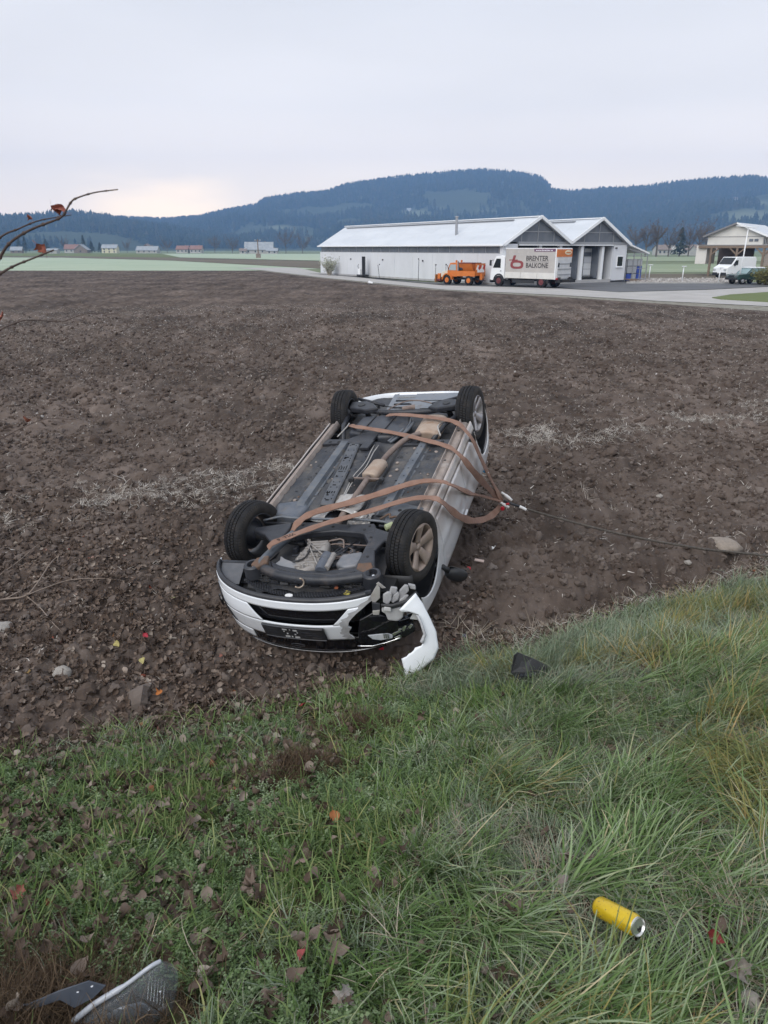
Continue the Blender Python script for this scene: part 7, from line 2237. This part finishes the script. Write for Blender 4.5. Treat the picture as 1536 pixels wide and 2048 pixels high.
for i, (px_, hgt, rad, con, lab) in enumerate(((40, 12, 4, True, 'broad dark spruce clump nearest the left edge of the village'), (52, 12.5, 4, True, 'broad dark spruce right of the leftmost spruce'), (94, 10.5, 5, True, 'rounded dark conifer above the pale shed'), (130, 9, 5, False, 'brownish bare tree left of the red roofed house'), (169, 13.5, 4.2, True, 'pointed dark spruce behind the brown gabled barn'), (184, 9, 4, True, 'lower dark spruce right of the pointed spruce'), (201, 8, 3.5, True, 'small spruce touching the yellow house'), (255, 7, 5, False, 'low bare tree between the yellow house and the wide low house'), (335, 7, 6, False, 'low bare tree right of the wide low house'), (430, 8, 7, False, 'wide bare tree right of the pair of red roofed houses'), (465, 7, 6, False, 'low bare tree left of the big farmhouse'), (572, 9, 8, False, 'bare tree right of the big farmhouse'), (605, 8, 7, False, 'bare tree nearest the left end of the warehouse'))):
    tree(lab, hx_(px_, 625 if px_ < 450 else 540), 625 if px_ < 450 else 540, hgt, rad, con, 300 + i, GV)
GW = 'bare trees behind the yard at the right'
for i, (px_, hgt, rad, con, lab, yy) in enumerate(((1268, 11, 5, False, 'low bare tree just above the crate cage roof', 330), (1290, 12, 5, False, 'bare tree left of the tall bare tree behind the yard', 330), (1312, 16, 4.5, False, 'tall bare tree standing highest behind the yard', 330), (1336, 11, 5, False, 'spreading bare tree right of the tall one', 340), (1358, 12, 5, True, 'dark conifer in the middle behind the yard', 350), (1376, 12, 6, False, 'bare reddish tree left of the barn', 360), (1396, 14, 6, False, 'bare tree close to the left side of the barn roof', 360), (1408, 10, 5, False, 'bare tree partly hidden by the barn eave', 350))):
    tree(lab, hx_(px_, yy), yy, hgt, rad, con, 330 + i, GW)
pp = thing('power_pole', 'lone power pole in the pale meadow in front of the farmhouse', 'power pole', (-46.4, 284, -.05))
MB().tube([(0, 0, 0), (0, 0, 6.6)], [.28, .18], 8).build('post', M_tim, pp)
MB().box((0, 0, 6.0), (2.2, .2, .2)).build('crossbar', M_tim, pp)
MB().box((0, 0, .8), (1.6, 1.2, 1.6)).build('transformer_box', M_hb, pp)
for x in (-.9, 0, .9): MB().tube([(x, 0, 6.1), (x, 0, 6.5)], .08, 6).build('insulator', M_frame, pp)

# ------------------------------------------------------------------ small things lying about
def on_ground(x, y, dz=0.0): return Vector((x, y, gz1(x, y) + dz))
def hit(px, py, dz=0.0):
    """where the line of sight meets the ground"""
    d = at(px, py, 1.0) - Vector((0, 0, H))
    t = np.geomspace(0.6, 130, 700)
    for _ in range(2):
        below = H + d.z * t - dz <= ground_z(d.x * t, d.y * t)
        i = int(np.argmax(below)) if below.any() else len(t) - 1
        t = np.linspace(t[max(i - 1, 0)], t[i], 40)
    return Vector((0, 0, H)) + d * float(t[-1])
# yellow drinks can
CAN_A, CAN_B = hit(1205, 1822, 0.06), None
can_dir = Vector((0.519, -0.783, 0.35)).normalized()
can = thing('drinks_can', 'empty yellow drinks can lying in the long grass', 'can', (0, 0, 0))
cm4 = can_dir.to_track_quat('X', 'Z').to_matrix().to_4x4()
cc = hit(1235, 1832, 0.115)
can.matrix_world = Matrix.Translation(cc) @ cm4 @ Matrix.Rotation(0.35, 4, 'X')
M_can = mk('yellow printed can', (0.72, 0.50, 0.02), (0.66, 0.45, 0.02), scale=30, rough=.32, metal=.35, coat=.3, c3=(0.55, 0.43, 0.20), s3=25, f3=(0.66, 0.85))
M_alc = mk('brushed can lid', (0.72, 0.72, 0.72), rough=.3, metal=.9)
R_ = .033
MB().lathe([(-.082, 0), (-.080, .020), (-.084, .024), (-.078, .029), (-.070, R_), (.066, R_), (.076, .0285)], 40).build('body', M_can, can, smooth=True)
lid = MB().lathe([(.076, .0285), (.080, .0275), (.084, .0288), (.0845, .0272), (.080, .0255), (.078, .0235), (.0795, .022), (.0795, 0)], 40).build('lid', M_alc, can, auto=40)
MB().prism([(.005 + .011 * math.cos(q), -.0 + .0085 * math.sin(q)) for q in np.linspace(0, 6.283, 17)[:-1]], .0797, .0802, Matrix(((0, 0, 1, 0), (0, 1, 0, 0), (-1, 0, 0, -.006), (0, 0, 0, 1)))).build('opening', M_dark, lid)
MB().prism([(-.004 + .014 * math.cos(q), .007 * math.sin(q)) for q in np.linspace(0, 6.283, 17)[:-1]], .0806, .0822, Matrix(((0, 0, 1, 0), (0, 1, 0, 0), (-1, 0, 0, .006), (0, 0, 0, 1)))).build('pull_tab', M_alc, lid, bevel=.0004)
rc = random.Random(8)
for k in range(26):
    q, a = rc.uniform(0.3, 2.9), rc.uniform(-.068, .064)
    s = rc.uniform(.0008, .0022)
    MB().lathe([(0, 0), (0, s), (.0006, 0)], 6, Matrix.Translation((a, R_ * math.cos(q), R_ * math.sin(q))) @ Vector((0, math.cos(q), math.sin(q))).to_track_quat('X', 'Z').to_matrix().to_4x4()).build('dirt_speck', M_bark, can)
# black plastic fragment in the tussock
bf = thing('plastic_fragment', 'broken black plastic trim piece standing in the grass tussock', 'debris', hit(1054, 1345, 0.12))
fbm_ = MB().add([(-.10, 0, .14), (-.12, -.03, .02), (-.06, -.05, -.06), (.0, -.03, .02), (.10, -.02, -.03), (.15, .02, .04), (.03, .03, .10), (-.07, .03, .145)], [(0, 1, 3, 6, 7), (1, 2, 3), (3, 4, 5, 6)])
fo_ = fbm_.build('shell', M_black, bf, solid=.008, bevel=.003)
for k in range(4): MB().box((-.05 + .03 * k, -.045, .0 + .01 * (k % 2)), (.02, .03, .035), Euler((k, .4, .2 * k)).to_matrix()).build('clip', M_dgrey, bf, bevel=.003)
sf = thing('plastic_fragment', 'small black plastic shard right of the bigger trim piece', 'debris', hit(1108, 1356, 0.03))
MB().add([(-.05, 0, 0), (.05, -.02, .01), (.06, .02, .03), (-.03, .03, .05)], [(0, 1, 2, 3)]).build('shell', M_black, sf, solid=.008)
MB().box((.0, -.01, .04), (.03, .02, .02)).build('clip', M_dgrey, sf, bevel=.003)
# knocked-off headlamp at the bottom left
hp = hit(250, 2010, 0.075)
hd = thing('broken_headlamp', 'cracked clear headlamp cover with its dark bracket on torn earth', 'headlamp', hp)
def hpt(px, py, dz, Y): return at(px, py, Y) - hp + Vector((0, 0, dz))
Yh = hp.y
rowsL = []
L_ = [(148, 2046), (190, 2012), (250, 1975), (300, 1938), (322, 1926)]
R__ = [(330, 2060), (342, 2030), (352, 1985), (355, 1945), (342, 1928)]
for i, (a, b) in enumerate(zip(crom([hpt(*p, 0, Yh - .02 + .02 * k) for k, p in enumerate(L_)], 4), crom([hpt(*p, 0, Yh - .03 + .03 * k) for k, p in enumerate(R__)], 4))):
    rowsL.append([tuple(a.lerp(b, t) + Vector((0, -.02, .035)) * math.sin(math.pi * t) ** .7) for t in np.linspace(0, 1, 12)])
M_cover = mk('scratched clear plastic', (0.20, 0.23, 0.26), rough=.05, spec=.5, alpha=0.20)
MB().grid(rowsL, flip=True).build('lens_cover', M_cover, hd, smooth=True, solid=.004)
edge = MB().tube(crom([hpt(*p, .008, Yh - .03 + .02 * k) for k, p in enumerate(L_)], 5), [.010] * 10 + [.007] * 11, 8).build('lens_rim', mk('milky lens rim', (0.34, 0.37, 0.42), (0.44, 0.46, 0.50), scale=30, rough=.25, coat=.4), hd, smooth=True)
rows2 = []
for i, (a, b) in enumerate(zip(crom([hpt(165, 2050, -.02, Yh), hpt(230, 2012, -.015, Yh), hpt(280, 1995, -.02, Yh + .02)], 5), crom([hpt(260, 2070, -.02, Yh - .03), hpt(310, 2040, -.015, Yh), hpt(335, 2000, -.02, Yh + .02)], 5))):
    rows2.append([tuple(a.lerp(b, t) + Vector((0, 0, -.02)) * math.sin(math.pi * t)) for t in np.linspace(0, 1, 8)])
MB().grid(rows2, flip=True).build('reflector_bowl', mk('dull reflector', (0.22, 0.23, 0.26), (0.30, 0.31, 0.33), scale=25, rough=.3, metal=.5), hd, smooth=True, solid=.003)
for k in range(6):
    a = hpt(300 + 6 * k, 1952 + 3 * k, .012, Yh + .03)
    MB().tube([a, a + Vector((.004, -.05, -.045))], .0012, 5).build('lens_flute', M_lens, hd)
br_ = [hpt(2, 2020, .0, Yh - .01), hpt(60, 2006, .0, Yh), hpt(120, 1990, .02, Yh + .01), hpt(180, 1975, .03, Yh + .02), hpt(214, 1980, .02, Yh + .02), hpt(188, 2005, .02, Yh), hpt(150, 2020, .01, Yh - .01), hpt(122, 2004, .01, Yh), hpt(60, 2017, -.005, Yh - .005), hpt(6, 2032, -.005, Yh - .01)]
MB().add([tuple(p) for p in br_], [(0, 1, 8, 9), (1, 2, 7, 8), (2, 3, 4, 5, 6, 7)]).build('bracket', mk('blue black bracket', (0.045, 0.055, 0.075), (0.07, 0.08, 0.10), scale=10, rough=.5), hd, solid=.006, bevel=.002)
MB().tube([hpt(5, 2022, 0, Yh - .01), hpt(20, 2048, -.01, Yh - .04)], .006, 6).build('bracket_arm', M_dgrey, hd)
MB().tube([hpt(330, 2030, -.01, Yh), hpt(380, 2024, -.01, Yh + .02), hpt(425, 2030, -.02, Yh + .02)], [.012, .008, .006], 8).build('rear_housing', M_dgrey, hd, smooth=True)
for px_, py_ in ((186, 1984), (238, 1996), (158, 1995), (300, 2030), (322, 1994)):
    MB().lathe([(0, 0), (0, .004), (.002, 0)], 8, Matrix.Translation(hpt(px_, py_, .025, Yh)) @ Matrix.Rotation(-math.pi / 2, 4, 'Y')).build('water_drop', M_chrome, hd)
# scraps by the car
def scrap(name, label, px, py, mat, pts, h=.012, cat='debris', rot=0.3):
    o = MB().prism(pts, 0, h).build(name, mat, None, bevel=.002)
    o.location = hit(px, py, .02)
    o.rotation_euler = (.5, .15, rot)
    return tag(o, label, cat)
scrap('plastic_fragment', 'white plastic splinter on the soil right of the car', 988, 1097, M_whitep, [(-.035, -.02), (.01, -.03), (.04, 0), (.015, .03), (-.005, .005), (-.03, .02)], .02)
scrap('plastic_fragment', 'pinkish white flat trim strip on the soil below the white splinter', 958, 1122, mk('pinkish plastic', (0.58, 0.46, 0.41), rough=.5), [(-.055, -.015), (.05, -.02), (.055, .012), (-.05, .016)], .018, rot=0)
scrap('plastic_fragment', 'small red lamp shard on the soil beside the wing mirror', 937, 1137, M_red, [(-.025, -.015), (.02, -.02), (.025, .015), (-.01, .022)], .012)
scrap('plastic_fragment', 'dark red lamp shard in the leaves below the broken bumper', 762, 1297, M_red, [(-.025, -.012), (.02, -.018), (.02, .014)], .012)
scrap('plastic_fragment', 'blue black shard in the grass right of the torn bumper corner', 928, 1272, M_navy, [(-.03, -.012), (.02, -.02), (.03, .014), (-.01, .02)], .012)
scrap('paper_scrap', 'white scrap lying on the verge in front of the warehouse', 740, 566, M_whitep, [(-.3, -.15), (.2, -.2), (.3, .1), (-.1, .25)], .1, cat='litter')
def stone(label, px, py, r, seed, flat, mat, rot=0.0):
    me = rock_mesh(seed, mat, .30, 3, flat)
    o = link(bpy.data.objects.new('stone', me))
    o.location = hit(px, py, .01)
    o.scale = (r * 1.25, r, r)
    o.rotation_euler = (.15, .1, rot)
    me.polygons.foreach_set('use_smooth', [True] * len(me.polygons))
    return tag(o, label, 'stone', 'field stones')
M_stone = mk('pale field stone', (0.40, 0.375, 0.345), (0.30, 0.275, 0.25), scale=6, rough=.95, bump=.6, bscale=25, c3=(0.20, 0.17, 0.15), s3=5, f3=(.58, .75))
M_stoneb = mk('tan field stone', (0.30, 0.255, 0.215), (0.235, 0.20, 0.17), scale=5, rough=.95, bump=.6, bscale=20)
stone('pale angular stone among the dead leaves at the left', 123, 1345, .062, 3, .8, M_stone, .3)
stone('large flat tan stone on the soil beside the tow cable', 1449, 1090, .145, 5, .42, M_stoneb, -.2)
stone('pale stone cut by the left edge of the picture', 4, 1256, .085, 8, .6, M_stone, .8)
stone('small round pale stone below the big tan stone', 1375, 1125, .035, 11, .8, M_stone)
stone('small pale stone on the soil above the tow cable', 1318, 992, .04, 13, .7, M_stone)
# one-by-one leaves that stand out
def one_leaf(label, px, py, col, L, seed, lift=.06):
    V, F = leaf_data(seed, L)
    o = MB().add(V, F).build('fallen_leaf', mk('leaf ' + label[:14], col, tuple(c * .7 for c in col), scale=40, rough=.7), None, smooth=True)
    o.location = hit(px, py, lift)
    o.rotation_euler = (.5, random.Random(seed).uniform(-.4, .4), random.Random(seed).uniform(0, 6))
    return tag(o, label, 'leaf', 'leaves that stand out in the litter')
for i, (lab, px_, py_, c, L) in enumerate((
    ('bright red leaf in the grass below the car front', 605, 1411, (0.30, 0.025, 0.03), .065), ('red leaf upright among green ground cover left of centre', 473, 1581, (0.34, 0.05, 0.05), .07), ('pale green leaf lying flat in the ground cover', 310, 1541, (0.30, 0.40, 0.22), .08),
    ('orange brown curled leaf in the grass at the centre', 674, 1637, (0.42, 0.17, 0.07), .075), ('yellow green leaf on dark litter at the left', 357, 1670, (0.34, 0.33, 0.12), .065), ('leaf with a red tip near the left edge', 36, 1788, (0.36, 0.12, 0.10), .08), ('fresh green leaf cut by the left edge', 8, 1652, (0.25, 0.32, 0.12), .09),
    ('orange leaf at the edge of the soil and the grass', 320, 1386, (0.45, 0.16, 0.04), .075), ('crimson leaf on the soil left of the bumper', 292, 1272, (0.36, 0.03, 0.05), .07), ('yellow leaf on the soil left of the crimson leaf', 233, 1288, (0.40, 0.34, 0.12), .085), ('yellow leaf by the pale stone', 286, 1322, (0.42, 0.37, 0.15), .09),
    ('yellow leaf high on the soil left of the front wheel', 345, 1196, (0.42, 0.42, 0.22), .07), ('large grey brown leaf standing in grass at the right', 1352, 1632, (0.24, 0.205, 0.17), .095), ('pale dry leaf upright above the large grey leaf', 1355, 1590, (0.40, 0.37, 0.28), .09), ('long pale curled leaf in grass upper right', 1320, 1548, (0.38, 0.36, 0.30), .10),
    ('big grey leaf on a dark hollow near the bottom', 690, 1990, (0.30, 0.27, 0.25), .085), ('brown leaf standing above the yellow can', 1127, 1760, (0.23, 0.19, 0.165), .07), ('brown leaf below the yellow can', 1195, 1897, (0.25, 0.215, 0.18), .075), ('dark red leaf right of the yellow can', 1427, 1876, (0.22, 0.03, 0.03), .07),
    ('grey brown leaf in the grass below the dark red leaf', 1480, 1940, (0.27, 0.24, 0.21), .09), ('brown leaf in the lower right corner', 1500, 1998, (0.30, 0.27, 0.23), .085), ('pinkish brown leaf left of the grass boundary', 600, 1720, (0.32, 0.22, 0.18), .075), ('red leaf beside the long grass at the bottom', 606, 1912, (0.32, 0.07, 0.07), .05), ('brown leaf in the hollow at the left', 205, 1722, (0.25, 0.21, 0.18), .10))):
    one_leaf(lab, px_, py_, c, L * .85, 540 + i)

# ------------------------------------------------------------------ bare shrub reaching in from the left, fallen branch
M_twig = mk('dark red brown twig bark', (0.045, 0.030, 0.028), (0.075, 0.05, 0.042), scale=60, rough=.7)
M_dleaf = mk('withered red leaf', (0.33, 0.10, 0.07), (0.26, 0.10, 0.07), scale=40, rough=.8)
sb_p = on_ground(-1.75, 1.55)
sbx = thing('bare_shrub', 'thin bare twigs with a few withered red leaves reaching in from the left', 'shrub', sb_p)
def twig(pts, Y, r0, r1, root):
    P = [at(px, py, Y + dy) - sb_p for px, py, dy in pts]
    P = [root - sb_p] + P if root is not None else P
    C_ = crom(P, 6)
    m = len(C_)
    rad = [r0 + (r1 - r0) * (i / (m - 1)) for i in range(m)]
    o = MB().tube(C_, rad, 8).build('twig', M_twig, sbx, smooth=True)
    nb = MB()
    for i in range(8, m - 1, 5):
        MB().lathe([(-.004, rad[i]), (-.001, rad[i] * 1.5), (.001, rad[i] * 1.5), (.004, rad[i])], 8, Matrix.Translation(C_[i]) @ (C_[i + 1] - C_[i]).to_track_quat('X', 'Z').to_matrix().to_4x4()).build('bud', M_twig, o, smooth=True)
    return C_
rt_ = Vector((-1.60, 1.62, gz1(-1.60, 1.62)))
twig([(-120, 700, 0), (-40, 590, 0), (0, 515, 0), (22, 484, 0), (62, 459, 0), (108, 441, 0), (126, 431, .01), (141, 406, .02), (154, 396, .02), (190, 385, .03), (236, 379, .04)], 1.75, 0.0042, .0012, rt_)
twig([(-150, 640, .1), (-60, 530, .1), (0, 475, .1), (36, 458, .1), (72, 443, .1), (104, 436, .1), (143, 430, .12)], 1.75, 0.0036, .0009, rt_)
twig([(-150, 680, -.1), (-60, 590, -.08), (0, 548, -.08), (28, 532, -.07), (60, 519, -.06), (108, 500, -.05)], 1.75, 0.0038, .0016, rt_)
twig([(-120, 760, .2), (-50, 690, .2), (0, 660, .2), (35, 645, .2), (60, 640, .2), (122, 643, .22), (150, 634, .22), (178, 627, .23), (236, 628, .25)], 1.75, 0.0024, .0006, rt_)
twig([(-100, 800, .4), (0, 745, .4), (60, 744, .4), (90, 745, .4)], 1.75, 0.0018, .0006, rt_)
twig([(-100, 920, .3), (0, 878, .3), (40, 858, .3), (90, 838, .3), (150, 838, .3), (180, 825, .3)], 1.75, 0.0018, .0006, rt_)
for px_, py_, dy, L, sd in ((112, 424, .06, .038, 1), (120, 418, .06, .03, 5), (106, 415, .06, .024, 9), (80, 497, .3, .030, 3), (92, 498, .3, .026, 7), (2, 634, .3, .04, 4), (50, 840, .5, .03, 6), (60, 432, .5, .018, 8)):
    V, F = leaf_data(700 + sd, L)
    c = at(px_, py_, 1.75 + dy) - sb_p
    Mr = Matrix.Translation(c) @ Euler((1.1 + sd * .3, sd * .7, sd * 1.3)).to_matrix().to_4x4()
    MB().add([tuple(Mr @ Vector(p)) for p in V], F).build('leaf', M_dleaf, sbx, smooth=True)
fb = thing('fallen_branch', 'pale forked dead branch lying on the leaf covered soil at the left', 'branch', hit(50, 1195, .03))
M_db = mk('pale dead wood', (0.20, 0.155, 0.125), (0.26, 0.21, 0.175), scale=30, rough=.9)
def lying(name, pts, r0, r1):
    P = [hit(px, py, .035) - fb.location for px, py in pts]
    C_ = crom(P, 5)
    return MB().tube(C_, [r0 + (r1 - r0) * i / (len(C_) - 1) for i in range(len(C_))], 7).build(name, M_db, fb, smooth=True)
lying('stem', [(-20, 1203), (12, 1198), (50, 1192), (72, 1170), (100, 1128), (118, 1110)], .012, .005)
lying('side_twig', [(50, 1192), (85, 1178), (140, 1160), (200, 1157), (250, 1161)], .008, .003)
lying('side_twig', [(54, 1193), (80, 1215), (105, 1245), (125, 1265)], .007, .003)
lying('side_twig', [(10, 1198), (40, 1182), (75, 1163), (105, 1147)], .007, .003)
lying('side_twig', [(0, 1150), (40, 1120), (85, 1083), (130, 1068), (170, 1053)], .006, .002)
